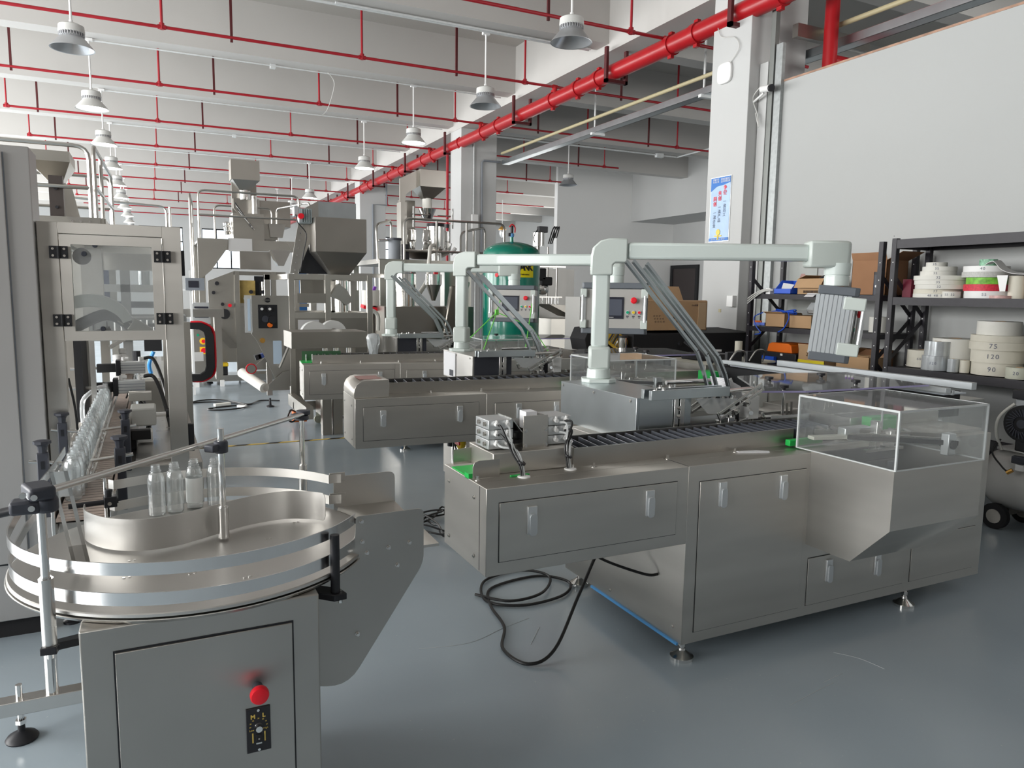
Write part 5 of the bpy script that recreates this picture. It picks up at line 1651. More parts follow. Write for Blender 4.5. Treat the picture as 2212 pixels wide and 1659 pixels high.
MB().prism([(.86, .95), (1.05, .95), (1.33, .62), (1.33, .55), (1.22, .55), (1.0, .80), (.86, .80)], 'Y', 13.86, 13.88).build('swing_arm', STEELBD, t)
for (x, z, r, mm) in ((1.04, 1.68, .035, BLACK), (.98, 1.52, .03, BLACK), (1.12, 1.32, .03, BLACK), (1.15, 1.15, .09, BLACKM), (1.06, 1.17, .05, BRASS), (1.02, .78, .05, CHROME), (1.24, 1.3, .03, REDP)):
    CY((x, 13.95, z), (x, 13.88, z), r, 12).build('film_roller' if mm == CHROME else 'adjuster_knob', mm, t)
MB().prism([(2.0, 2.30), (2.35, 2.30), (2.22, 2.02), (2.12, 2.02)], 'Y', 14.2, 14.5).build('product_funnel', CHROME, t)
B(1.5, 2.05, 14.6, 14.64, 1.95, 2.28).build('back_sheet', STEELBD, t)
MB().prism([(2.0, 1.36), (2.32, 1.5), (2.32, 1.46), (2.05, 1.32)], 'Y', 13.9, 14.2).build('dark_chute', SLATE, t)
B(2.42, 2.62, 14.2, 14.3, .9, 1.9).build('blue_sheet', BLUEF, t)
feet(t, ((1.37, 13.94), (1.99, 13.94), (2.39, 13.94)))
t = wthing('red_lever_frame', 'upright steel strut with black foot left of the vertical packer', 'strut', (1.05, 14.3, 0))
B(1.02, 1.10, 14.4, 14.46, .1, 1.3).build('upright', STEELB, t)
MB().lathe((1.06, 14.43, 0), [(.06, 0), (.06, .02), (.02, .10)], 12).build('foot', BLACK, t)

# bagging machine with the big hopper
t = wthing('bagging_machine', 'open-framed bagging machine with film reels, behind the farthest cartoning machine', 'machine', (2.0, 9.8, 0))
for x, y in ((1.535, 9.5), (1.98, 9.5), (2.52, 9.5), (1.37, 10.4), (2.25, 10.4), (2.52, 10.4)):
    B(x, x + .07, y, y + .07, .16, 1.79).build('frame_post', STEELBL if x in (1.37, 2.25) else STEELB, t, bev=.003)
for (x0, x1, y0, y1) in ((1.535, 2.59, 9.503, 9.567), (1.37, 2.59, 10.4, 10.47), (1.535, 1.60, 9.57, 10.4), (2.52, 2.59, 9.57, 10.4)):
    B(x0, x1, y0, y1, 1.72, 1.79).build('top_beam', STEELB, t, bev=.002)
    B(x0, x1, y0, y1, 1.24, 1.31).build('middle_beam', STEELB, t)
B(1.60, 2.52, 9.52, 9.56, .20, 1.24).build('lower_panel', STEELBD, t)
B(1.64, 1.90, 9.51, 9.52, 1.06, 1.22).build('info_sheet', PAPER, t)
B(1.63, 1.98, 9.45, 9.48, 1.43, 1.55).build('cross_panel', STEELBD, t)
B(1.75, 2.2, 9.9, 9.95, 1.5, 1.72).build('back_panel', STEELBD, t)
CY((2.24, 9.75, 1.31), (2.24, 9.75, 1.72), .085, 20).build('forming_tube', CHROME, t)
MB().prism([(2.07, 1.52), (2.17, 1.68), (2.28, 1.60), (2.36, 1.46), (2.27, 1.40), (2.2, 1.46)], 'Y', 9.60, 9.72).build('forming_collar', STEELBL, t)
for (x, y) in ((1.68, 8.65), (1.95, 8.9)):
    m = MB().lathe((x, y, 1.08), [(.155, 0), (.155, .12)], 36, 'Y')
    m.build('film_reel', WHITE, t)
    MB().lathe((x, y - .004, 1.08), [(.06, 0), (.06, .13)], 20, 'Y').build('reel_core', STEELBD, t)
    CY((x, y + .05, 1.08), (x, 9.5, 1.08), .02, 8).build('reel_spindle', STEELB, t)
B(1.30, 2.10, 7.95, 8.45, .98, 1.155).build('reel_tray', STEELBD, t, bev=.003)
B(1.78, 2.10, 8.45, 8.46, .70, 1.15).build('tray_flap', STEELBD, t)
B(1.50, 1.58, 8.3, 9.5, .16, .30).build('base_beam', STEELB, t)
for x in (1.70, 1.82, 1.96):
    CY((x, 8.2, .75), (x, 8.2, .98), .03, 14).build('support_tube', CHROME, t)
    B(x - .05, x + .05, 8.15, 8.25, 0, .75).build('tube_base', STEELBD, t)
B(1.50, 2.2, 9.1, 9.16, .14, .24).build('base_beam', STEELB, t)
feet(t, ((1.406, 10.43), (1.55, 9.2), (2.15, 9.2)))
# film unwind side of the machine
p = MB().prism(rpoly([(1.06, 1.52), (1.50, 1.52), (1.50, .42), (1.36, .42), (1.12, .98), (1.06, 1.06)], [.03, .01, 0, .03, .05, 0]), 'Y', 9.28, 9.30)
p.build('film_side_plate', STEELBL, t)
B(1.14, 1.36, 9.272, 9.28, 1.13, 1.41).build('plate_opening', DKINT, t)
for (x, z, r, mm) in ((1.18, 1.36, .035, BLACK), (1.27, 1.36, .035, BLACK), (1.18, 1.36, .016, WHITE), (1.27, 1.36, .016, WHITE), (1.22, 1.24, .04, SLATE), (1.30, 1.23, .05, BLACK), (1.27, 1.17, .03, ORANGE), (1.25, 1.465, .03, BLACK), (1.18, .985, .03, BRASS)):
    CY((x, 9.275, z), (x, 9.25 - (.015 if r < .02 else 0), z), r, 14).build('film_roller' if r > .025 else 'roller_hub', mm, t)
B(1.19, 1.37, 9.23, 9.245, 1.462, 1.470).build('scale_bar', STEELBL, t)
B(.985, 1.07, 9.26, 9.262, 1.08, 1.52).build('clear_door', PVC, t)
B(1.02, 1.05, 9.255, 9.258, 1.10, 1.48).build('blue_film', mat('pale_film', (.55, .68, .82), .3), t)
B(1.30, 1.40, 9.262, 9.27, .70, .98).build('white_film', mat('pale_film', (.5, .5, .5), .3), t)
TB([(1.50, 9.2, .98), (1.36, 9.2, .66)], .018, 6).build('dancer_arm', STEELBL, t)
MB().prism([(1.16, .38), (1.48, .38), (1.48, .62), (1.40, .60), (1.22, .44)], 'Y', 9.24, 9.26).build('roll_bracket', STEELBL, t)
CY((1.18, 9.2, .42), (.98, 9.7, .56), .06, 20).build('film_roll', ROLL, t)
CY((1.19, 9.17, .415), (1.18, 9.2, .42), .03, 14).build('roll_cone', CHROME, t)
m = MB().lathe((1.03, 9.15, .66), [(.062, 0), (.062, .02)], 24, 'Y')
m.build('red_wheel', REDP, t)
MB().lathe((1.03, 9.145, .66), [(.050, 0), (.050, .02)], 24, 'Y').build('wheel_face', STEELBL, t)
MB().cbox((1.24, 9.5, .80), (.18, .10, .05), (0, -18, 0)).build('blue_motor', mat('navy_motor', (.05, .08, .25), .4), t)
MB().cbox((1.15, 9.5, .77), (.07, .10, .06), (0, -18, 0)).build('motor_cap', BLACK, t)
MB().prism([(1.02, .56), (1.3, .80), (1.3, .72), (1.05, .52)], 'Y', 9.6, 9.62).build('lower_arm', STEELBL, t)
TB(spline([(1.5, 8.9, .15), (1.42, 8.8, .2), (1.38, 8.8, .12), (1.42, 8.8, .06), (1.5, 8.8, .1)], 6), .012, 6).build('loose_hose', CABLE, t)
MB().box(1.45, 1.60, 8.82, 8.95, .05, .16).build('orange_unit', ORANGE, t)

t = wthing('elevator_hopper', 'big square stainless hopper with grey gearmotor above the bagging machine', 'hopper', (2.2, 9.7, 1.8))
MB().box(1.86, 2.505, 9.45, 10.0, 2.07, 2.49).frustum((2.09, 2.32, 9.62, 9.80, 1.79), (1.86, 2.505, 9.45, 10.0, 2.07)).build('hopper_bin', STEELBD, t, bev=.003)
MB().box(1.97, 2.46, 9.8, 10.2, 2.49, 2.72).build('upper_cover', GALVB, t)
MB().prism([(1.80, 2.62), (1.97, 2.72), (1.97, 2.49), (1.86, 2.45), (1.86, 2.2), (1.70, 1.80), (1.60, 1.80), (1.72, 2.45)], 'Y', 9.78, 9.80).build('elevator_side', STEELBL, t)
MB().prism([(1.83, 2.42), (1.86, 2.07), (2.09, 1.80), (1.72, 1.80)], 'Y', 9.84, 9.86).build('elevator_belt', DKINT, t)
for i in range(7):
    f = i / 6
    CY((1.76 - f * .10, 9.78, 2.40 - f * .56), (1.76 - f * .10, 9.77, 2.40 - f * .56), .012, 8).build('bolt', CHROME, t)
MB().box(1.70, 1.86, 9.62, 9.76, 2.42, 2.60).build('gear_motor', mat('motor_grey', (.32, .37, .38), .4), t, bev=.01)
for i in range(5):
    B(1.73 + i * .028, 1.738 + i * .028, 9.60, 9.62, 2.43, 2.59).build('cooling_fin', MATS['motor_grey'], t)
MB().box(1.64, 1.70, 9.62, 9.74, 2.50, 2.62).build('terminal_box', ALUL, t, bev=.005)
CY((1.715, 9.60, 2.50), (1.715, 9.56, 2.50), .035, 12).build('red_cap', REDP, t)
TB(spline([(1.66, 9.62, 2.52), (1.68, 9.6, 2.42), (1.78, 9.6, 2.28), (1.74, 9.6, 2.05), (1.70, 9.6, 1.82)], 6), .007, 6).build('motor_cable', CABLE, t)
t = wthing('caster_cabinet', 'small stainless cabinet on white casters under the farthest cartoning machine', 'cabinet', (1.85, 8.9, 0))
B(1.74, 2.5, 8.62, 9.0, .13, .66).build('body', STEELB, t, bev=.003)
B(1.84, 2.4, 8.613, 8.62, .20, .60).build('door', STEELB, t)
for x, y in ((1.78, 8.66), (1.76, 8.95), (2.44, 8.66)):
    CY((x, y - .012, .05), (x, y + .018, .05), .05, 16).build('caster_wheel', mat('cream_wheel', (.6, .62, .5), .5), t)
    B(x - .03, x + .03, y - .02, y + .03, .09, .13).build('caster_plate', CHROME, t)

# second platform with multihead weigher
t = wthing('work_platform', 'railed work platform of the multihead weigher, beside the second pillar', 'platform', (4.8, 13, 0), 'steel work platforms')
B(3.55, 5.95, 12.6, 14.6, 2.06, 2.14).build('deck_plate', STEELBD, t)
for x, y in ((3.62, 12.65), (5.9, 12.65), (3.62, 14.5)):
    B(x - .05, x + .05, y - .05, y + .05, 0, 2.06).build('leg', STEELB, t)
rail_loop(t, [[(4.02, 12.65, 2.1), (4.02, 12.65, 2.85), (5.95, 12.65, 2.85), (5.95, 12.65, 2.1)], [(4.02, 12.65, 2.30), (5.95, 12.65, 2.30)], [(4.62, 12.65, 2.1), (4.62, 12.65, 2.85)],
              [(5.2, 12.66, 1.9), (5.2, 12.66, 2.85)], [(3.55, 12.65, 2.1), (3.52, 12.65, 2.72), (3.95, 13.2, 2.86), (3.95, 13.2, 2.1)], [(3.55, 12.65, 2.45), (3.95, 13.2, 2.5)],
              [(5.3, 13.2, 2.1), (5.3, 13.2, 2.70), (5.98, 13.6, 2.86), (5.98, 13.6, 2.1)], [(5.65, 13.4, 2.1), (5.65, 13.4, 2.78)]], .021)
B(3.55, 4.0, 12.55, 12.6, 1.86, 2.12).build('edge_beam', STEELB, t)
B(4.6, 5.9, 12.6, 12.64, 1.90, 2.06).build('edge_beam', STEELBD, t)
t = wthing('multihead_weigher', 'chrome multihead weigher with bucket ring under a square bin', 'machine', (4.7, 13.4, 2.1))
B(4.5, 5.0, 13.2, 13.7, 3.50, 3.80).build('top_bin', STEELB, t)
MB().frustum((4.62, 4.80, 13.35, 13.5, 3.30), (4.5, 5.0, 13.2, 13.7, 3.50)).build('bin_funnel', STEELBL, t)
CY((4.71, 13.42, 3.12), (4.71, 13.42, 3.31), .09, 18).build('white_neck', ROLL, t)
MB().prism([(4.15, 3.62), (4.5, 3.80), (4.5, 3.50), (4.27, 3.36), (4.24, 3.2), (4.15, 3.2)], 'Y', 13.3, 13.35).build('elevator_side', STEELB, t)
B(4.15, 4.26, 13.25, 13.5, 2.14, 3.2).build('elevator_leg', STEELB, t)
B(4.28, 4.6, 13.8, 13.85, 2.3, 3.3).build('elevator_back', STEELBD, t)
MB().lathe((4.71, 13.42, 2.90), [(.08, 0), (.17, .22), (.165, .22)], 16).build('feed_cone', CHROME, t)
MB().lathe((4.80, 13.2, 2.38), [(.16, 0), (.17, .05), (.17, .40), (.14, .42)], 24).build('vacuum_body', CHROME, t)
MB().lathe((4.80, 13.2, 2.78), [(.165, 0), (.165, .06)], 24).build('black_collar', BLACK, t)
MB().lathe((4.80, 13.2, 2.10), [(.11, 0), (.11, .24), (.15, .28)], 20).build('lower_body', CHROME, t)
for i in range(10):
    a = 2 * pi * i / 10
    cx, cy = 4.72 + .42 * cos(a), 13.55 + .42 * sin(a)
    MB().cbox((cx, cy, 2.62), (.12, .10, .20), (0, 0, math.degrees(a))).cbox((cx + .03 * cos(a), cy + .03 * sin(a), 2.44), (.10, .09, .14), (0, 12, math.degrees(a))).build('weigh_bucket', CHROME, t, bev=.01)
MB().lathe((4.72, 13.55, 2.2), [(.25, 0), (.5, .12), (.5, .14)], 24).build('collecting_pan', STEELBL, t)
for x in (4.22 + .12, 5.1):
    CY((x, 13.1, 2.75), (x, 13.1, 3.12), .014, 8).build('steel_rod', CHROME, t)
    CY((x - .04, 13.1, 2.98), (x + .30 * (1 if x < 4.6 else -1), 13.1, 2.98), .010, 8).build('rod_arm', STEELBD, t)
TB(spline([(4.72, 13.0, 2.44), (4.45, 12.5, 2.36), (4.25, 12.0, 2.12), (4.0, 11.5, 1.7), (3.3, 10.9, 1.1)], 8), .035, 10).build('white_hose', ROLL, t)
CY((5.02, 13.0, 2.28), (5.10, 12.95, 2.40), .035, 10).build('white_handle', WHITE, t)
t = wthing('platform_motor', 'dark grey blower motor on the weigher platform', 'motor', (3.9, 12.9, 2.1))
CY((3.92, 12.9, 2.14), (3.92, 12.9, 2.48), .11, 18).build('motor_body', GREYP, t)
CY((3.92, 12.9, 2.48), (3.92, 12.9, 2.52), .13, 18).build('motor_cap', SLATE, t)
CY((4.12, 12.9, 2.14), (4.12, 12.9, 2.42), .07, 14).build('filter', BLACK, t)

# steel drum feeder and its cabinet
t = wthing('drum_feeder', 'polished steel drum on a dark sloped cabinet behind the middle operator arm', 'machine', (3.5, 10.9, 0))
B(3.15, 4.6, 10.9, 11.5, .0, 1.36).build('cabinet', STEELBD, t)
MB().prism([(3.22, 1.34), (3.85, 1.34), (4.02, .85), (3.22, .85)], 'Y', 10.86, 10.9).build('sloped_door', STEELBD, t)
MB().lathe((3.56, 10.95 + .2, 1.36), [(.165, 0), (.165, .22), (.172, .225), (.172, .235), (.165, .24), (.165, .255), (.172, .26), (.172, .27), (.165, .275), (.165, .50), (.172, .51), (.16, .53)], 28).build('drum', CHROME, t)
CY((4.0, 11.1, 1.70), (4.0, 11.1, 1.86), .13, 20).build('side_canister', CHROME, t)
MB().lathe((4.0, 11.1, 1.45), [(.03, 0), (.12, .25)], 16).build('canister_cone', STEELBD, t)
MB().box(3.98, 4.04, 11.0, 11.04, 1.86, 1.92).build('red_tag', REDP, t)
MB().cbox((4.15, 10.6, 1.25), (.26, .10, .85), (0, 10, 0)).build('leaning_tray', mat('tray_steel', (.25, .23, .20), .25, 1.0), t, bev=.02)
MB().cbox((4.30, 10.7, 1.42), (.14, .05, .70), (0, 14, 0)).build('leaning_tray', STEELB, t, bev=.02)
MB().box(4.24, 4.27, 10.55, 10.58, 1.15, 1.22).build('yellow_tag', YELLOW, t)
t = wthing('white_bucket', 'white bucket with a purple cloth beside the nearer white post', 'bucket', (3.05, 11.5, 0))
CY((3.10, 11.5, 1.36), (3.10, 11.5, 1.60), .14, 20).build('body', ROLL, t)
CY((3.10, 11.5, 0), (3.10, 11.5, 1.36), .05, 10).build('stand', STEELB, t)
MB().cbox((3.14, 11.42, 1.62), (.04, .05, .08), (10, 20, 0)).build('purple_cloth', PURPLE, t)
MB().cbox((3.06, 11.4, 1.33), (.24, .2, .05), (5, 10, 0)).build('red_rag', REDP, t)
t = wthing('rod_rack', 'small rack of thin chrome rods above the white bucket', 'rack', (2.9, 11.7, 0))
for i in range(6):
    CY((2.88 + i * .07, 11.7, 1.60), (2.88 + i * .07, 11.7, 1.82), .012, 6).build('rod', CHROME, t)
MB().box(2.82, 3.35, 11.6, 11.8, 1.80, 1.86).box(2.82, 2.86, 11.65, 11.7, 0, 1.80).build('rack_frame', STEELBL, t)
B(2.6, 2.95, 11.2, 11.6, 0, .9).build('tubular_base', STEELBD, t)
TB(spline([(2.92, 10.9, .9), (2.88, 10.9, 1.2), (2.95, 10.9, 1.3), (3.05, 10.9, 1.22), (3.05, 10.9, 1.0)], 6), .03, 8).build('white_tube_loop', ROLL, t)

# green air tank
t = wthing('air_tank', 'tall dark green compressed air tank with a yellow lettered label', 'tank', (4.85, 10.2, 0))
TX, TY, TR = 4.97, 10.3, .435
prof = [(.01, 2.40)]
prof = [(TR * cos(rad(a)), 2.175 + .185 * sin(rad(a))) for a in range(0, 91, 9)]
MB().lathe((TX, TY, 0), [(TR * .6, .35), (TR, .50)] + prof, 48).build('shell', GREENP, t)
for a in (45, 135, 225, 315):
    CY((TX + .33 * cos(rad(a)), TY + .33 * sin(rad(a)), 0), (TX + .33 * cos(rad(a)), TY + .33 * sin(rad(a)), .5), .035, 8).build('leg', GREENP, t)
MB().cyl((TX, TY, 2.35), (TX, TY, 2.43), .03, 12).build('neck', GREENP, t)
MB().lathe((TX, TY, 2.43), [(.032, 0), (.036, .02), (.036, .05), (.02, .06)], 12).build('blue_valve', mat('valve_blue', (.1, .3, .6), .35), t)
MB().cyl((TX, TY, 2.49), (TX, TY, 2.60), .022, 10).box(TX - .06, TX - .02, TY - .02, TY + .02, 2.44, 2.49).build('black_valve', BLACK, t)
TB(spline([(TX - .04, TY, 2.58), (TX, TY, 2.62), (TX + .05, TY, 2.58), (TX + .05, TY, 2.50)], 5), .010, 6).build('red_lever', REDP, t)
# curved label on the side that faces the aisle


def on_tank(a, z, off=.004):
    return (TX + (TR + off) * cos(rad(a)), TY + (TR + off) * sin(rad(a)), z)


lab = MB()
n = 12
A0, A1 = 243, 292
for i in range(n + 1):
    a = A0 + (A1 - A0) * i / n
    zz = 1.98 - max(0, (A0 + 10 - a)) / 10 * .0
    lo = 1.82 + max(0, 1 - (a - A0) / 12) * .16
    lab.v += [on_tank(a, lo), on_tank(a, 2.045)]
for i in range(n):
    lab.f.append((2 * i, 2 * i + 2, 2 * i + 3, 2 * i + 1))
L_ = lab.build('yellow_label', mat('label_yellow', (.85, .72, .0), .35), t)
MB().cyl(on_tank(215, 1.85, -.02), on_tank(215, 1.85, .01), .03, 12).build('round_seal', REDP, t)
for i, ch in enumerate('TANK'):
    a = 257 + i * 8.8
    text('label_letters', ch, .135, BLACKM, on_tank(a, 1.965, .006), (90, 0, a + 90), L_, .001, bold=.006)
for i in range(8):
    a = 262 + i * 2.6
    text('label_letters', '储气罐安全使用注意'[i], .022, BLACKM, on_tank(a, 1.86, .006), (90, 0, a + 90), L_, .001)
t = wthing('lime_rope', 'bright lime green ropes tied from the magazine to both sides', 'rope', (2.9, 6, 1.2))
for pts in ([(2.78, 6.05, 1.42), (2.35, 6.1, 1.02)], [(2.78, 6.05, 1.42), (2.66, 6.1, 1.04)], [(2.78, 6.05, 1.42), (3.05, 5.9, 1.30), (3.25, 5.85, 1.02)], [(3.16, 6.1, 1.50), (3.10, 6.1, 1.09)], [(2.78, 6.05, 1.42), (2.82, 6.05, 1.55)]):
    TB(pts, .0045, 6).build('strand', LIME, t)
MB().cbox((2.78, 6.05, 1.42), (.03, .02, .05)).cbox((3.72, 6.1, 1.36), (.06, .02, .015), (0, 10, 0)).build('knot', LIME, t)

# liquid filling machine behind the tank
t = wthing('filling_machine', 'filling machine of chrome cylinders and black drives right of the green tank', 'machine', (6.0, 11.0, 0))
MB().lathe((5.80, 11.0, 2.36), [(.10, 0), (.10, .22), (.11, .23)], 20).build('top_cylinder', CHROME, t)
MB().box(5.76, 5.92, 10.9, 11.0, 2.58, 2.68).build('black_head', BLACK, t, bev=.01)
TB(spline([(5.72, 10.9, 2.62), (5.66, 10.9, 2.5), (5.68, 10.9, 2.4)], 5), .008, 6).build('thin_hose', CABLE, t)
for i in range(3):
    TB(spline([(5.93 + i * .03, 10.9, 2.4), (6.0 + i * .04, 10.9, 2.62), (6.05 + i * .04, 10.9, 2.68), (6.02 + i * .03, 10.9, 2.5)], 5), .010, 6).build('black_hose', CABLE, t)
CY((5.80, 11.02, 1.18), (5.80, 11.02, 2.37), .03, 10).build('column', STEELBL, t)
CY((5.98, 11.0, 1.36), (5.98, 11.0, 2.36), .014, 8).build('upright_rod', STEELBL, t)
CY((6.16, 11.0, 1.36), (6.16, 11.0, 2.1), .014, 8).build('upright_rod', STEELBL, t)
B(5.72, 6.30, 10.95, 11.05, 2.02, 2.05).build('cross_plate', STEELBL, t)
B(5.78, 6.22, 10.95, 11.0, 2.10, 2.12).build('cross_plate', STEELBD, t)
MB().box(5.72, 5.88, 10.85, 10.95, 1.80, 2.0).box(5.80, 6.0, 10.85, 10.95, 1.72, 1.86).build('black_drive', BLACKM, t, bev=.02)
MB().lathe((5.86, 10.85, 1.66), [(.02, 0), (.09, .04), (.10, .10), (.06, .2)], 18, 'Y').build('round_pump', CHROME, t)
for i in range(7):
    CY((5.78 + i * .06, 10.9, 1.42), (5.78 + i * .06, 10.9, 1.52), .008, 6).build('nozzle', CHROME, t)
B(5.72, 6.2, 10.88, 10.95, 1.52, 1.54).build('nozzle_bar', STEELBL, t)
MB().prism([(5.70, 1.42), (6.12, 1.40), (6.60, 1.20), (6.60, 1.16), (6.14, 1.22)], 'Y', 10.4, 10.9).build('sloped_tray', STEELBD, t)
B(5.85, 6.55, 10.6, 11.2, .0, 1.18).build('base', STEELB, t)
B(6.0, 6.85, 11.6, 11.7, 0, 2.02).build('wrapped_cabinet_side', mat('wrapped_cabinet', (.45, .44, .42), .35, .2, var=.1, scale=6, stretch=(1, 1, .2)), t)

# tall stainless cabinet at the left of the green tank
t = wthing('tall_stainless_cabinet', 'tall stainless cabinet between the drum and the green tank', 'cabinet', (4.2, 11, 0))
B(4.62, 4.85, 11.6, 12.2, 0, 1.95).build('body', STEELB, t)
B(4.45, 4.62, 11.8, 12.0, 0, 2.0).build('side_frame', STEELBL, t)

# film coder: black wedge with yellow-striped bag beyond the middle machine
t = wthing('film_coder', 'black wedge-shaped film coder with yellow-striped packs beyond the middle machine', 'machine', (4.2, 6.4, 0))
MB().prism([(3.95, 1.02), (4.35, 1.02), (4.25, 1.14), (4.12, 1.26), (3.97, 1.25), (3.92, 1.14)], 'Y', 6.4, 6.7).build('black_housing', BLACKM, t, bev=.006)
B(3.85, 4.35, 6.2, 6.72, .90, 1.01).build('table', STEELBD, t)
for x in (3.90, 4.30):
    B(x - .03, x + .03, 6.6, 6.66, 0, .9).build('leg', STEELB, t)
q = MB().cbox((4.22, 6.3, 1.14), (.30, .01, .16), (0, 35, 0))
q.build('yellow_pack', mat('pack_yellow', (.75, .48, .05), .4), t)
for i in range(6):
    MB().cbox((4.17 + i * .024, 6.29, 1.18 - i * .017), (.012, .012, .12), (0, 35, 0)).build('pack_stripe', STEELBL if i % 2 else SLATE, t)
CY((4.28, 6.26, 1.01), (4.28, 6.26, 1.16), .05, 16).build('canister', CHROME, t)
CY((4.28, 6.26, 1.16), (4.28, 6.26, 1.18), .055, 16).build('canister_lid', BLACK, t)
MB().lathe((4.30, 6.45, 1.01), [(.05, 0), (.0, .14)], 4).build('paper_cone', PAPER, t)
o = B(4.86, 5.10, 7.6, 7.9, .0, 1.32).build('white_cabinet', WALL)
tag(o, 'white cabinet partly hidden behind the black storage box', 'cabinet')
o = B(5.3, 5.95, 8.8, 9.2, .0, 1.55).build('grey_cabinet', mat('pale_grey_sheet', (.48, .47, .45), .5))
tag(o, 'plain grey cabinet between the tank and the nearest pillar', 'cabinet')

# black storage box with cartons on top
t = wthing('storage_box', 'long matt black storage box carrying the cardboard cartons', 'box', (4.85, 6.4, 0))
MB().prism([(6.2, 0), (6.75, 0), (6.75, 1.23), (6.2, 1.20)], 'X', 4.37, 5.95).build('body', BLACKM, t, bev=.004)
CY((4.95, 6.2, 1.09), (4.95, 6.17, 1.09), .02, 12).build('lock', BLACK, t)


def carton(name, label, x0, x1, y0, y1, z0, z1, flaps=(), m=CARD, group=None):
    """open or closed cardboard box; flaps = list of (side, angle)"""
    t = wthing(name, label, 'box', ((x0 + x1) / 2, (y0 + y1) / 2, z0), group)
    s = .004
    b = MB().box(x0, x1, y0, y1, z0, z0 + s)
    b.box(x0, x0 + s, y0, y1, z0, z1).box(x1 - s, x1, y0, y1, z0, z1).box(x0, x1, y0, y0 + s, z0, z1).box(x0, x1, y1 - s, y1, z0, z1)
    if not flaps:
        b.box(x0, x1, y0, y1, z1 - s, z1)
    b.build('carton_body', m, t)
    for side, ang, ln in flaps:
        a = rad(ang)
        f = MB()
        if side in ('-x', '+x'):
            xe = x0 if side == '-x' else x1
            sg = -1 if side == '-x' else 1
            dx, dz = sg * ln * cos(a), ln * sin(a)
            f.add([(xe, y0, z1), (xe, y1, z1), (xe + dx, y1, z1 + dz), (xe + dx, y0, z1 + dz), (xe, y0, z1 + s), (xe, y1, z1 + s), (xe + dx, y1, z1 + dz + s), (xe + dx, y0, z1 + dz + s)],
                  [(0, 1, 2, 3), (7, 6, 5, 4), (0, 4, 5, 1), (1, 5, 6, 2), (2, 6, 7, 3), (3, 7, 4, 0)])
        else:
            ye = y0 if side == '-y' else y1
            sg = -1 if side == '-y' else 1
            dy, dz = sg * ln * cos(a), ln * sin(a)
            f.add([(x0, ye, z1), (x1, ye, z1), (x1, ye + dy, z1 + dz), (x0, ye + dy, z1 + dz), (x0, ye, z1 + s), (x1, ye, z1 + s), (x1, ye + dy, z1 + dz + s), (x0, ye + dy, z1 + dz + s)],
                  [(0, 1, 2, 3), (7, 6, 5, 4), (0, 4, 5, 1), (1, 5, 6, 2), (2, 6, 7, 3), (3, 7, 4, 0)])
        f.build('flap', m, t)
    return t


c = carton('cardboard_box', 'large cardboard carton with black characters on the black storage box', 4.50, 5.32, 6.22, 6.62, 1.228, 1.53, [('+y', 60, .18), ('-y', 150, .02)], CARD)
c2 = [o for o in c.children if o.name.startswith('carton_body')][0]
text('carton_letters', '打印机', .085, BLACKM, (4.86, 6.217, 1.33), (90, 0, 0), c2, .0005, align='LEFT')
for r_ in range(3):
    for q_ in range(3 + (r_ > 0)):
        text('carton_letters', '○', .022, SLATE, (4.63 + q_ * .035 + r_ * .01, 6.217, 1.38 - r_ * .03), (90, 0, 0), c2, .0005)
text('carton_letters', '小心轻放', .022, SLATE, (5.15, 6.217, 1.49), (90, 0, 0), c2, .0005)
B(5.20, 5.30, 6.214, 6.22, 1.24, 1.52).build('tape_strip', mat('parcel_tape', (.55, .40, .25), .3), c2)
for q_ in range(3):
    B(5.324, 5.326, 6.27 + q_ * .09, 6.33 + q_ * .09, 1.36, 1.42).build('handling_mark', SLATE, c2)
carton('cardboard_box', 'upright cardboard carton with open flaps, behind the large lettered carton', 4.72, 5.04, 6.64, 6.74, 1.228, 1.60, [('-x', 150, .05), ('+x', 20, .05)], CARD)
# printer-like box with keyboard behind the nearest magazine
t = wthing('bench_scanner', 'black bench unit with white top clutter behind the nearest magazine', 'device', (4.7, 5.4, 0))
B(4.46, 5.2, 5.2, 5.7, .0, .98).build('bench', STEELB, t, bev=.004)
B(4.44, 5.25, 5.15, 5.72, .98, 1.0).build('bench_top', ROLLY, t)
B(4.5, 4.85, 5.3, 5.6, 1.0, 1.06).build('black_tray', BLACK, t, bev=.01)
for i in range(4):
    MB().cbox((4.56 + i * .06, 5.4, 1.075 + .01 * (i % 2)), (.05, .10, .02), (0, 6, i * 25)).build('white_part', WHITE, t)
CY((5.02, 5.4, 1.0), (5.02, 5.4, 1.17), .035, 14).build('clear_bottle', ROLLY, t)
B(4.0, 4.12, 4.6, 4.75, .90, .99).build('green_block', GREEN, t)
# notice and extinguisher sign by the dark door
t = wthing('door_notice', 'white notice with red mark beside the dark door', 'sign', (16.5, 19.5, 1.6))
B(16.66, 16.70, 18.9, 19.7, 1.5, 1.95).build('board', WHITE, t)
B(16.64, 16.66, 19.2, 19.35, 1.45, 1.85).build('red_mark', REDP, t)

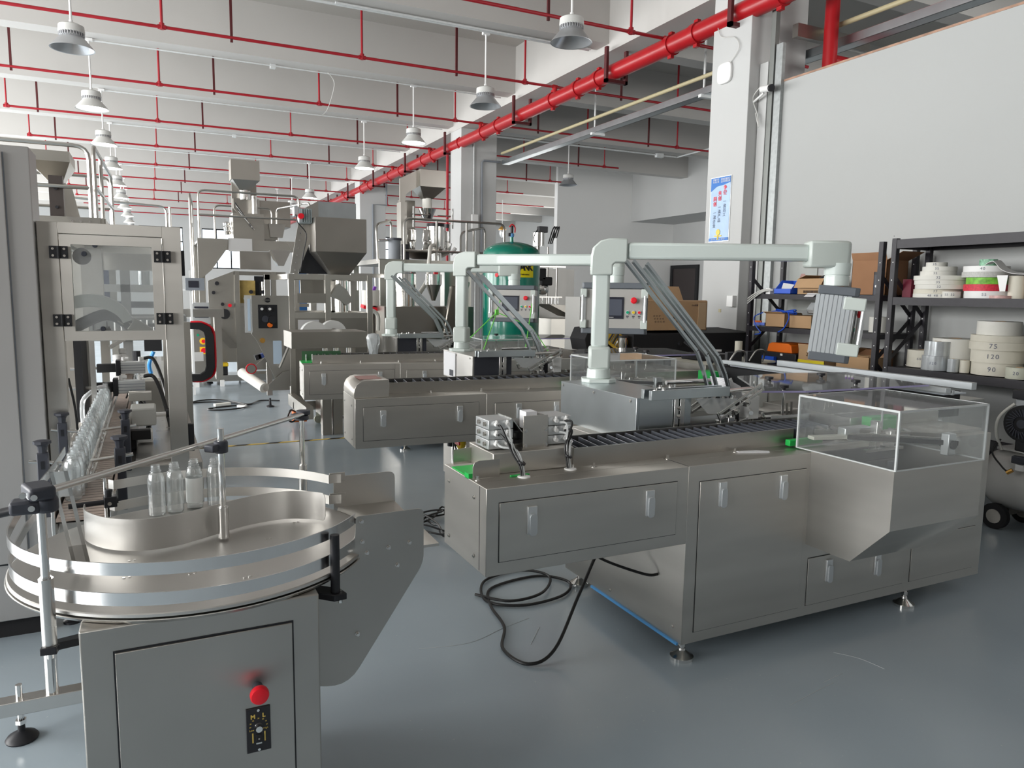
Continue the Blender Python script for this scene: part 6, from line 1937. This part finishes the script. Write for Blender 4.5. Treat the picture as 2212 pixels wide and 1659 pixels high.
# outfeed rails of pale aluminium between the nearest machine and the shelves
t = wthing('outfeed_conveyor', 'long pale aluminium outfeed conveyor with black sides in front of the shelving', 'conveyor', (4.4, 3.8, 0))
m = MB().prism([(2.78, 1.045), (4.70, 1.045), (4.70, 1.075), (2.78, 1.075)], 'X', 4.20, 4.245)
m.build('aluminium_rail', ALUL, t, bev=.002)
B(4.55, 4.60, 2.85, 4.45, 1.04, 1.085).build('aluminium_rail', ALUL, t, bev=.002)
B(4.262, 4.282, 2.78, 4.70, 1.03, 1.06).build('aluminium_rail', ALUL, t, bev=.002)
B(4.29, 4.50, 2.85, 4.70, 1.02, 1.028).build('belt', mat('pale_belt', (.6, .65, .7), .4), t)
B(4.20, 4.60, 2.95, 4.75, .86, 1.02).build('black_side', BLACKM, t)
for y in (3.1, 4.5):
    for x in (4.24, 4.54):
        B(x, x + .04, y, y + .04, 0, .86).build('leg', BLACK, t)
for x, y in ((4.3, 4.75), (4.55, 4.78)):
    MB().box(x, x + .16, y, y + .03, 1.0, 1.13).build('end_bracket', BLACK, t)
    TB(spline([(x, y - .02, 1.05), (x + .05, y - .05, 1.14), (x + .14, y - .05, 1.13), (x + .15, y - .02, 1.04)], 4), .008, 6).build('bracket_rod', STEELBL, t)
CY((4.3, 4.9, 1.05), (4.15, 5.1, 1.22), .04, 12).build('black_reel', BLACK, t)


# ------------------------------------------------------------------ black shelving
def upright(t, x, y, z1, w=.042):
    m = MB().box(x - w / 2, x + w / 2, y - .002, y + .002, 0, z1).box(x - w / 2 - .002, x - w / 2 + .002, y, y + w, 0, z1)
    o = m.build('upright', BKSTEEL, t)
    h = MB()
    k = int(z1 / .06)
    for i in range(k):
        z = .05 + i * .06
        h.cyl((x - w / 2 - .0025, y + .012, z), (x - w / 2 - .0015, y + .012, z), .0045, 6)
        h.cyl((x - w / 2 - .0025, y + .028, z + .03), (x - w / 2 - .0015, y + .028, z + .03), .0045, 6)
        h.cyl((x, y - .0032, z), (x, y - .0018, z), .0045, 6)
    h.build('punched_holes', DKINT, o, kind='stuff')
    for z in (.2, .6, 1.0, 1.18, 1.3, 1.42, 1.75, 1.9):
        MB().cyl((x - w / 2 - .004, y + .02, z), (x - w / 2 - .001, y + .02, z), .005, 8).build('rivet', WHITE, o)


def shelf_unit(name, label, y0, y1, top, levels):
    t = wthing(name, label, 'shelf', (5.9, (y0 + y1) / 2, 0), 'black metal shelving units')
    for x in (5.72, 6.16):
        for y in (y0, y1 - .045):
            upright(t, x, y, top)
    for i, (z, th) in enumerate(levels):
        B(5.70, 5.712, y0, y1, z - th, z).build('shelf_beam', BKSTEEL, t)
        B(6.17, 6.18, y0, y1, z - th, z).build('shelf_beam', BKSTEEL, t)
        B(5.712, 6.17, y0 + .01, y1 - .01, z - .012, z - .006).build('shelf_board', BKSTEEL, t)
        for y in (y0, y1 - .03):
            B(5.74, 6.15, y, y + .03, z - th, z - .012).build('side_tie', BKSTEEL, t)
    for y in (y0 + .02, y1 - .02):
        za = 0.3
        s = 1
        while za < top - .4:
            a, b = (5.74, 6.14) if s > 0 else (6.14, 5.74)
            MB().cbox((5.94, y, za + .17), (.52, .008, .035), (0, -40 * s, 0)).build('diagonal_brace', BKSTEEL, t)
            za += .38
            s = -s
    return t


shelf_unit('shelf_unit', 'black punched-steel shelving unit full of white label rolls at the right edge', 2.62, 4.36, 2.10, [(2.09, .075), (1.605, .065), (1.012, .065), (.45, .065)])
shelf_unit('shelf_unit', 'black punched-steel shelving unit with cartons and cables, nearer the pillar', 4.44, 6.03, 2.08, [(1.62, .05), (1.285, .05), (.915, .05), (.40, .05)])

ROLLN = 'label rolls on the right shelving unit'


def roll(x, y, z, r, h, m, label, txt=None, hole=True, ts=.045, core=None):
    t = wthing('label_roll', label, 'roll', (x, y, z), ROLLN)
    n = 40
    mb = MB().lathe((x, y, z), [(r * .30, 0), (r, 0), (r, h), (r * .30, h)], n)
    mb.f = mb.f[:-2]
    mb.add([], [])
    k = MB().lathe((x, y, z), [(r * .30, h), (r * .30, 0)], n)
    mb.add(k.v, k.f[:-2])
    b = mb.build('roll_body', m, t)
    MB().lathe((x, y, z + .0005), [(r * .30, 0), (r * .30, h), (r * .26, h + .001), (r * .26, 0)], 24).build('roll_core', CARD, t)
    if txt:
        a = math.degrees(math.atan2(-y, -x)) - 6
        # hand-written size on the rim
        n_ = len(txt)
        for i, ch in enumerate(txt):
            aa = a + (i - n_ / 2) * math.degrees(ts * .62 / r)
            text('written_size', ch, ts, mat('pencil', (.12, .13, .18), .6), (x + (r + .0012) * cos(rad(aa)), y + (r + .0012) * sin(rad(aa)), z + h / 2), (90, 0, aa + 90), t, .0003)
    return t


Z1 = 1.606
x = 5.93
# first pile, bottom to top
zz = Z1
for (r, h, tx, yy, lab, m) in ((.20, .032, '48 48 50', 4.05, 'lowest white label roll of the tall pile on the upper right shelf', ROLL),
                           (.19, .036, '77', 4.06, 'second label roll from the bottom of the tall upper-shelf pile', ROLLY),
                           (.205, .036, '32', 4.03, 'third label roll from the bottom of the tall upper-shelf pile', ROLL),
                           (.205, .036, '35', 4.04, 'fourth label roll from the bottom of the tall upper-shelf pile', ROLL),
                           (.212, .036, '32', 4.04, 'widest thin label roll, fifth from the bottom of the upper-shelf pile', ROLL),
                           (.135, .038, '35', 4.08, 'sixth and smaller label roll in the tall upper-shelf pile', ROLL),
                           (.128, .036, '35', 4.07, 'seventh label roll with a yellow tape tab in the upper-shelf pile', ROLL),
                           (.080, .036, '35', 4.10, 'small topmost label roll of the tall upper-shelf pile', ROLL)):
    roll(x, yy, zz, r, h, m, lab, tx, ts=.026)
    zz += h + .0008
roll(5.80, 3.865, Z1, .065, .05, ROLL, 'small white label roll in front between the two upper-shelf piles', '55 52', ts=.024)
zz = Z1
GREENR = mat('lime_print', (.20, .52, .06), .5, var=.5, scale=30)
REDR = mat('red_print', (.62, .03, .06), .5, var=.3, scale=60)
CHECK = mat('grey_check', (.52, .52, .50), .5, var=.15, scale=90)
MINTR = mat('mint_print', (.25, .48, .33), .5, var=.6, scale=50)
for (r, h, tx, yy, lab, m) in ((.165, .055, '55', 3.64, 'white roll at the bottom of the coloured pile on the upper shelf', WHITE),
                           (.155, .052, '', 3.66, 'red patterned roll in the coloured upper-shelf pile', REDR),
                           (.140, .052, '', 3.66, 'lime green patterned roll in the coloured upper-shelf pile', GREENR),
                           (.165, .042, '', 3.67, 'grey checked roll in the coloured upper-shelf pile', CHECK),
                           (.158, .045, '40', 3.67, 'white roll under the small green one in the coloured pile', WHITE),
                           (.062, .052, '', 3.66, 'small speckled green roll on top of the coloured pile', MINTR)):
    roll(x - .02, yy, zz, r, h, m, lab, tx, ts=.03)
    zz += h + .0008
roll(5.80, 3.475, Z1, .075, .022, mat('pink_print', (.62, .40, .38), .6, var=.3, scale=40), 'flat pink-and-white roll lying in front on the upper shelf', '')
roll(5.86, 3.40, Z1, .055, .17, ROLLY, 'cream upright roll right of the coloured pile', '')
roll(5.88, 3.28, Z1, .055, .17, mat('peach_roll', (.62, .52, .42), .6), 'peach upright roll next to the cream one on the upper shelf', '')
roll(5.86, 3.14, Z1, .06, .15, ROLL, 'white upright roll at the right edge of the upper shelf', '')
roll(5.95, 3.08, Z1 + .23, .06, .10, mat('peach_roll', (.62, .52, .42), .6), 'wrapped peach roll high at the right edge of the upper shelf', '')
o = B(5.82, 6.08, 2.95, 3.24, Z1 + .172, Z1 + .229).build('flat_box', CARD)
tag(o, 'flat carton under the wrapped peach roll on the upper shelf', 'box')
t = wthing('loose_label_web', 'curled white label web draped over the upright rolls', 'paper', (5.82, 3.3, 1.85))
m = MB()
pp = spline([(5.80, 3.60, 1.86), (5.80, 3.54, 1.885), (5.80, 3.47, 1.82), (5.80, 3.38, 1.79), (5.80, 3.25, 1.785), (5.80, 3.1, 1.80)], 6)
for i in range(len(pp) - 1):
    a, b = pp[i], pp[i + 1]
    m.add([(a.x - .03, a.y, a.z), (b.x - .03, b.y, b.z), (b.x + .06, b.y, b.z + .01), (a.x + .06, a.y, a.z + .01), (a.x - .03, a.y, a.z + .003), (b.x - .03, b.y, b.z + .003), (b.x + .06, b.y, b.z + .013), (a.x + .06, a.y, a.z + .013)],
          [(0, 1, 2, 3), (7, 6, 5, 4), (0, 4, 5, 1), (3, 2, 6, 7)])
m.build('web', WHITE, t)
MB().prism([(3.50, 1.78), (3.42, 1.78), (3.43, 1.66), (3.47, 1.66)], 'X', 5.77, 5.773).build('hanging_tail', WHITE, t)
# lower shelf
Z2 = 1.013
roll(5.98, 4.20, Z2, .115, .145, ROLLY, 'cream roll at the left end of the lower right shelf', '60', ts=.03)
t1 = roll(6.0, 3.93, Z2, .165, .26, ROLL, 'wide white roll in a torn wrapper behind the shiny rolls', '')
roll(5.83, 3.97, Z2, .105, .118, WRAP, 'lower shiny film-wrapped roll at the front of the lower shelf', '120', ts=.03)
roll(5.835, 3.965, Z2 + .119, .098, .118, WRAP, 'upper shiny film-wrapped roll at the front of the lower shelf', '')
roll(5.80, 3.80, Z2, .040, .105, WRAP, 'small shiny wrapped roll next to the two stacked shiny ones', '')
roll(5.84, 3.83 - .10, Z2, .035, .10, ROLLY, 'thin cream roll beside the small shiny one', '')
zz = Z2
for (r, h, tx, yy, lab, m) in ((.175, .098, '90', 3.55, 'bottom cream roll of the big pile on the lower right shelf', ROLLY),
                           (.185, .098, '120', 3.55, 'cream roll marked 120 in the big lower-shelf pile', ROLLY),
                           (.200, .062, '75', 3.55, 'broad roll marked 75 in the big lower-shelf pile', ROLLY),
                           (.195, .050, '', 3.55, 'thin broad roll under the top one of the big lower-shelf pile', ROLLY),
                           (.150, .105, '', 3.56, 'white roll on top of the big pile on the lower shelf', ROLL)):
    roll(5.96, yy, zz, r, h, m, lab, tx, ts=.05)
    zz += h + .0008
roll(5.815, 3.30, Z2, .085, .085, mat('amber_film', (.52, .53, .44), .25, var=.08, scale=10), 'translucent tape roll at the front of the lower shelf', '20', ts=.035)
zz = Z2
for (r, h, lab, m) in ((.16, .05, 'bottom roll of the pile at the right edge of the lower shelf', ROLLY), (.16, .03, 'thin grey roll in the right-edge lower-shelf pile', ROLL),
                   (.17, .11, 'middle cream roll of the right-edge lower-shelf pile', ROLLY), (.155, .12, 'top white roll of the right-edge lower-shelf pile', ROLL)):
    roll(6.0, 3.10, zz, r, h, m, lab, '120' if h == .12 else '')
    zz += h + .0008

# left shelving unit: cartons, crates, cables
carton('cardboard_box', 'small open cardboard box with a dark handling strip on the upper left shelf', 5.78, 6.05, 5.12, 5.44, 1.621, 1.77, [('-x', -60, .10), ('+y', 160, .10), ('-y', 30, .08)], CARD)
B(5.776, 5.78, 5.16, 5.36, 1.635, 1.66).build('print_marks', mat('dark_print', (.08, .05, .03), .8, var=.9, scale=60), bpy.data.objects[[o.name for o in bpy.data.objects if o.name.startswith('cardboard_box')][-1]])
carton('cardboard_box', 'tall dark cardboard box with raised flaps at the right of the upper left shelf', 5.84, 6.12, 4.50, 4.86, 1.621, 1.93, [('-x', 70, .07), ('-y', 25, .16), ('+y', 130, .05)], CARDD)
t = wthing('parts_bin', 'blue open-front parts bin on the upper shelf by the pillar', 'bin', (5.8, 5.6, 1.62))
pr = [(5.72, 1.621), (5.98, 1.621), (5.98, 1.76), (5.82, 1.76), (5.74, 1.68)]
for y in (5.47, 5.68):
    MB().prism(pr, 'Y', y, y + .006).build('side_wall', BLUE, t)
MB().box(5.72, 5.98, 5.47, 5.686, 1.621, 1.627).box(5.974, 5.98, 5.47, 5.686, 1.621, 1.76).box(5.72, 5.728, 5.47, 5.686, 1.621, 1.675).build('bin_tray', BLUE, t)
MB().cbox((5.82, 5.58, 1.68), (.10, .12, .06), (10, 20, 30)).build('white_parts', WHITE, t)
t = wthing('white_cables', 'white cables and plug hanging off the upper left shelf', 'cable', (5.72, 5.85, 1.62))
for k in range(3):
    TB(spline([(5.72, 5.70, 1.66), (5.69, 5.80, 1.665 - k * .01), (5.68, 5.92, 1.62 - k * .02), (5.69, 6.02, 1.57 - k * .025)], 6), .006, 6).build('cable_strand', WIREW, t)
B(5.72, 5.80, 5.74, 5.80, 1.621, 1.68).build('plug', WHITE, t)
t = wthing('thermos', 'slim black thermos flask on the upper left shelf beside the upright', 'flask', (5.80, 4.56, 1.62))
CY((5.80, 4.555, 1.621), (5.80, 4.555, 1.80), .030, 18).build('flask_body', SLATE, t)
CY((5.80, 4.555, 1.80), (5.80, 4.555, 1.825), .031, 18).build('flask_lid', BLACK, t)
CY((5.77, 4.54, 1.70), (5.768, 4.54, 1.70), .012, 10).build('white_emblem', WHITE, t)
t = wthing('cable_grip', 'black cable gland with lead above the small open box', 'connector', (5.8, 5.1, 1.78))
TB(spline([(5.82, 5.20, 1.775), (5.80, 5.12, 1.80), (5.80, 5.06, 1.80)], 5), .012, 8).build('gland', BLACK, t)
t = wthing('barcode_slip', 'white slip with barcode hanging over the upper left shelf edge', 'paper', (5.7, 5.2, 1.6))
MB().cbox((5.70, 5.20, 1.615), (.06, .11, .002), (0, -35, 0)).build('slip', PAPER, t)
carton('cardboard_box', 'short cardboard box left on the middle shelf under the blue cable', 5.76, 6.0, 5.56, 5.82, 1.286, 1.42, [('-x', 20, .05), ('-y', 150, .02)], CARD)
carton('cardboard_box', 'cardboard box at the middle of the middle left shelf', 5.76, 6.02, 5.22, 5.50, 1.286, 1.415, (), CARD)
t = wthing('blue_cable_coil', 'bright blue network cable coil on the middle left shelf', 'cable', (5.75, 5.7, 1.42))
for k in range(4):
    pts = [(5.80 + .04 * sin(a + k) + .01 * k, 5.62 + (.17 - .012 * k) * cos(a), 1.435 + .012 * sin(2 * a) + k * .006) for a in [i * pi / 8 for i in range(16)]]
    MB().tube(spline(pts, 3, True), .006, 6, True).build('cable_loop', BLUE, t)
TB(spline([(5.74, 5.84, 1.43), (5.68, 5.90, 1.38), (5.67, 5.86, 1.29), (5.68, 5.80, 1.22), (5.68, 5.88, 1.20)], 7), .006, 6).build('cable_tail', BLUE, t)
TB(spline([(5.74, 5.5, 1.44), (5.70, 5.45, 1.38), (5.69, 5.5, 1.28), (5.70, 5.58, 1.24)], 7), .006, 6).build('cable_tail', BLUE, t)
t = wthing('red_blue_parts', 'small red and blue plastic parts on the middle shelf by the pillar', 'parts', (5.75, 5.9, 1.29))
MB().cbox((5.78, 5.90, 1.305), (.10, .12, .03), (0, 5, 20)).build('blue_part', BLUE, t)
MB().cbox((5.76, 5.93, 1.33), (.06, .08, .02), (0, 5, 40)).build('red_part', ORANGE, t)
t = wthing('film_bags', 'crumpled clear plastic bags on the middle left shelf', 'bag', (5.9, 5.2, 1.42))
r3 = random.Random(3)
m = MB().lathe((5.95, 5.28, 1.418), [(.02, 0), (.12, .01), (.14, .06), (.09, .12), (.02, .14)], 12)
m.v = [(a + r3.uniform(-.02, .02), b + r3.uniform(-.02, .02), max(1.417, c + r3.uniform(-.012, .012))) for a, b, c in m.v]
m.build('bag_skin', FILMC, t)
roll(5.95, 4.40 + .22, 1.286, .085, .14, ROLL, 'wrapped roll with tan top on the middle left shelf', '')
t = wthing('purple_vials', 'tiny purple-capped white vials on the middle left shelf', 'vial', (5.8, 4.72, 1.29))
for k in range(3):
    CY((5.80, 4.74 + k * .035, 1.286), (5.80, 4.74 + k * .035, 1.315), .013, 10).build('vial', WHITE, t)
    CY((5.80, 4.74 + k * .035, 1.315), (5.80, 4.74 + k * .035, 1.335), .009, 10).build('cap', PURPLE, t)
t = wthing('tool_crate', 'orange and black tool case on the lowest visible left shelf', 'tool case', (5.85, 5.55, .92))
MB().prism([(5.44, 1.03), (5.78, 1.03), (5.76, 1.11), (5.72, 1.125), (5.50, 1.125), (5.46, 1.11)], 'X', 5.76, 6.05).build('orange_lid', ORANGE, t, bev=.008)
B(5.75, 6.06, 5.38, 5.84, .916, 1.03).build('black_tray', BLACK, t, bev=.01)
B(5.745, 5.75, 5.55, 5.58, 1.0, 1.02).build('latch', WHITE, t)
t = wthing('blue_parts_bin', 'dark blue parts bin at the pillar end of the lowest visible shelf', 'bin', (5.75, 5.9, .92))
MB().box(5.70, 5.74, 5.62, 5.80, .92, .985).box(5.70, 5.74, 5.85, 5.97, .92, .975).build('bin_front', BLUE, t)
c = carton('cardboard_box', 'cardboard box with yellow and blue label on the lowest visible shelf', 5.74, 6.0, 5.02, 5.34, .916, 1.085, [('-x', 80, .05), ('+y', 170, .02)], CARD)
B(5.736, 5.74, 5.02, 5.34, .918, .985).build('yellow_print', mat('print_yellow', (.80, .66, .02), .5), c)
B(5.733, 5.736, 5.10, 5.22, .93, .955).build('blue_print', BLUE, c)
text('pen_writing', '2 寸料', .05, BLACKM, (5.735, 5.17, 1.04), (90, 0, -90), c, .0004)
carton('cardboard_box', 'plain open cardboard box at the right of the lowest visible shelf', 5.78, 6.06, 4.56, 4.92, .916, 1.06, [('-x', 30, .02), ('+y', 150, .12)], CARD)
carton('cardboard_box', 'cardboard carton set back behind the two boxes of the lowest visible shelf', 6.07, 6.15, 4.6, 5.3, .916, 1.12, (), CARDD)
# red box on the upper shelf between the two units
o = B(5.85, 6.1, 4.26, 4.34, 1.606, 1.76).build('red_box', RUBY)
tag(o, 'dark red box squeezed at the left end of the upper right shelf', 'box')
# electrical cover on the wall at the left shelf
t = wthing('wall_panel', 'grey wall panel with a faded red lightning mark', 'panel', (6.2, 5.9, 1.9))
B(6.235, 6.249, 5.62, 6.0, 1.45, 2.1).build('panel_sheet', mat('panel_grey', (.38, .40, .38), .45), t)
MB().lathe((6.234, 5.80, 1.80), [(.045, 0), (.045, -.002)], 6, 'X').build('red_mark', mat('faded_red', (.42, .24, .22), .6), t)
text('panel_text', '有电危险', .032, MATS['faded_red'], (6.233, 5.80, 1.70), (90, 0, -90), t, .0004)

# ------------------------------------------------------------------ air compressor at the right edge
t = wthing('air_compressor', 'white horizontal-tank air compressor with black finned head at the right edge', 'compressor', (5.45, 2.6, 0))
prof = [(.02, -.02), (.12, 0), (.18, .04), (.215, .10), (.215, 1.1), (.18, 1.16), (.02, 1.2)]
MB().lathe((5.45, 2.02, .345), [(r, h) for r, h in prof], 36, 'Y').build('air_tank', COMPW, t)
B(5.33, 5.60, 2.3, 3.12, .555, .572).build('top_plate', COMPW, t)
FX, FY, FZ = 5.20, 2.90, .775
MB().lathe((FX, FY, FZ), [(.120, 0), (.125, .03), (.11, .08), (.11, .14)], 32, 'X').build('fan_cover', BLACKM, t)
for i in range(26):
    a = 2 * pi * i / 26
    MB().cbox((FX - .005, FY + .075 * cos(a), FZ + .075 * sin(a)), (.012, .050, .007), (math.degrees(a) - 20, 0, 0)).build('fan_rib', SLATE, t)
MB().lathe((FX - .008, FY, FZ), [(.03, 0), (.03, .01)], 18, 'X').build('fan_hub', SLATE, t)
MB().box(5.24, 5.48, 2.80, 2.98, .88, .935).build('cylinder_block', ALUL, t, bev=.01)
MB().box(5.28, 5.48, 2.80, 2.98, .572, .88).build('crankcase', BLACK, t, bev=.01)
for i in range(6):
    B(5.22 + i * .042, 5.246 + i * .042, 2.79, 2.99, .935, .995).build('head_fin', BLACK, t, bev=.004)
TB(spline([(5.24, 2.98, .90), (5.20, 3.05, .80), (5.22, 3.07, .68), (5.28, 3.06, .565)], 8), .010, 8).build('white_hose', ROLL, t)
MB().box(5.19, 5.22, 2.86, 2.91, .46, .50).build('switch_body', WHITE, t)
MB().cbox((5.21, 2.90, .53), (.05, .08, .05), (0, 0, 10)).build('pressure_switch', SLATE, t, bev=.006)
CY((5.20, 2.93, .455), (5.19, 2.96, .43), .014, 8).build('brass_fitting', BRASS, t)
TB(spline([(5.20, 2.86, .53), (5.19, 2.82, .50), (5.19, 2.78, .52), (5.20, 2.77, .58)], 6), .007, 6).build('black_lead', CABLE, t)
TB(spline([(5.26, 3.06, .64), (5.21, 3.08, .55), (5.19, 3.0, .47), (5.19, 2.96, .44)], 6), .006, 6).build('thin_lead', CABLE, t)
for y in (3.06, 2.15):
    for x in (5.28, 5.62):
        CY((x - .02, y, .09), (x + .02, y, .09), .09, 24).build('wheel', BLACKM, t)
        CY((x - .024, y, .09), (x - .02, y, .09), .05, 20).build('wheel_rim', STEELBD, t)
    CY((5.28, y, .09), (5.62, y, .09), .012, 8).build('axle', STEELBD, t)
    MB().box(5.40, 5.50, y - .02, y + .02, .085, .16).build('wheel_bracket', STEELBD, t)
t = wthing('white_enclosure', 'pale grey metal enclosure standing behind the acrylic box near the compressor', 'cabinet', (5.1, 3.4, 0))
B(4.92, 5.30, 3.22, 3.62, .0, .90).build('body', mat('enclosure_white', (.62, .64, .63), .4), t, bev=.004)
B(4.915, 4.92, 3.26, 3.58, .05, .87).build('door', mat('enclosure_white', (.62, .64, .63), .4), t, bev=.002)

# cables and odds on the aisle floor
t = wthing('floor_cables', 'black cables with a white socket strip across the aisle floor', 'cable', (.9, 11, 0))
TB(spline([(.25, 11.0, .012), (.6, 11.1, .012), (.85, 11.0, .012), (1.1, 10.7, .012), (1.05, 10.4, .012), (.75, 10.3, .012), (.62, 10.45, .012), (.9, 10.6, .012), (1.2, 10.7, .012)], 8), .010, 6).build('cable_run', CABLE, t)
TB(spline([(.25, 10.9, .012), (.6, 11.3, .012), (.9, 11.2, .012), (1.15, 10.7, .012), (1.35, 11.0, .012), (1.6, 10.9, .012)], 8), .010, 6).build('cable_run', CABLE, t)
MB().cbox((.82, 10.75, .02), (.22, .07, .035), (0, 0, 20)).build('socket_strip', ROLL, t, bev=.004)
MB().cbox((1.05, 10.5, .02), (.12, .06, .03), (0, 0, -30)).build('white_plug', WHITE, t)


# ------------------------------------------------------------------ letters become meshes; parts written in room coordinates are shifted
bpy.context.view_layer.update()
dg = bpy.context.evaluated_depsgraph_get()
fonts = [o for o in bpy.data.objects if o.type == 'FONT']
new = []
for o in fonts:
    me = bpy.data.meshes.new_from_object(o.evaluated_get(dg))
    nm = o.name.split('.')[0]
    mt = o.data.materials[0]
    n = bpy.data.objects.new(nm + '_', me)
    me.materials.clear()
    me.materials.append(mt)
    n.parent = o.parent
    n.location = o.location
    n.rotation_euler = o.rotation_euler
    COL.objects.link(n)
    new.append((n, nm))
for o in fonts:
    bpy.data.objects.remove(o, do_unlink=True)
for n, nm in new:
    n.name = nm
fin()
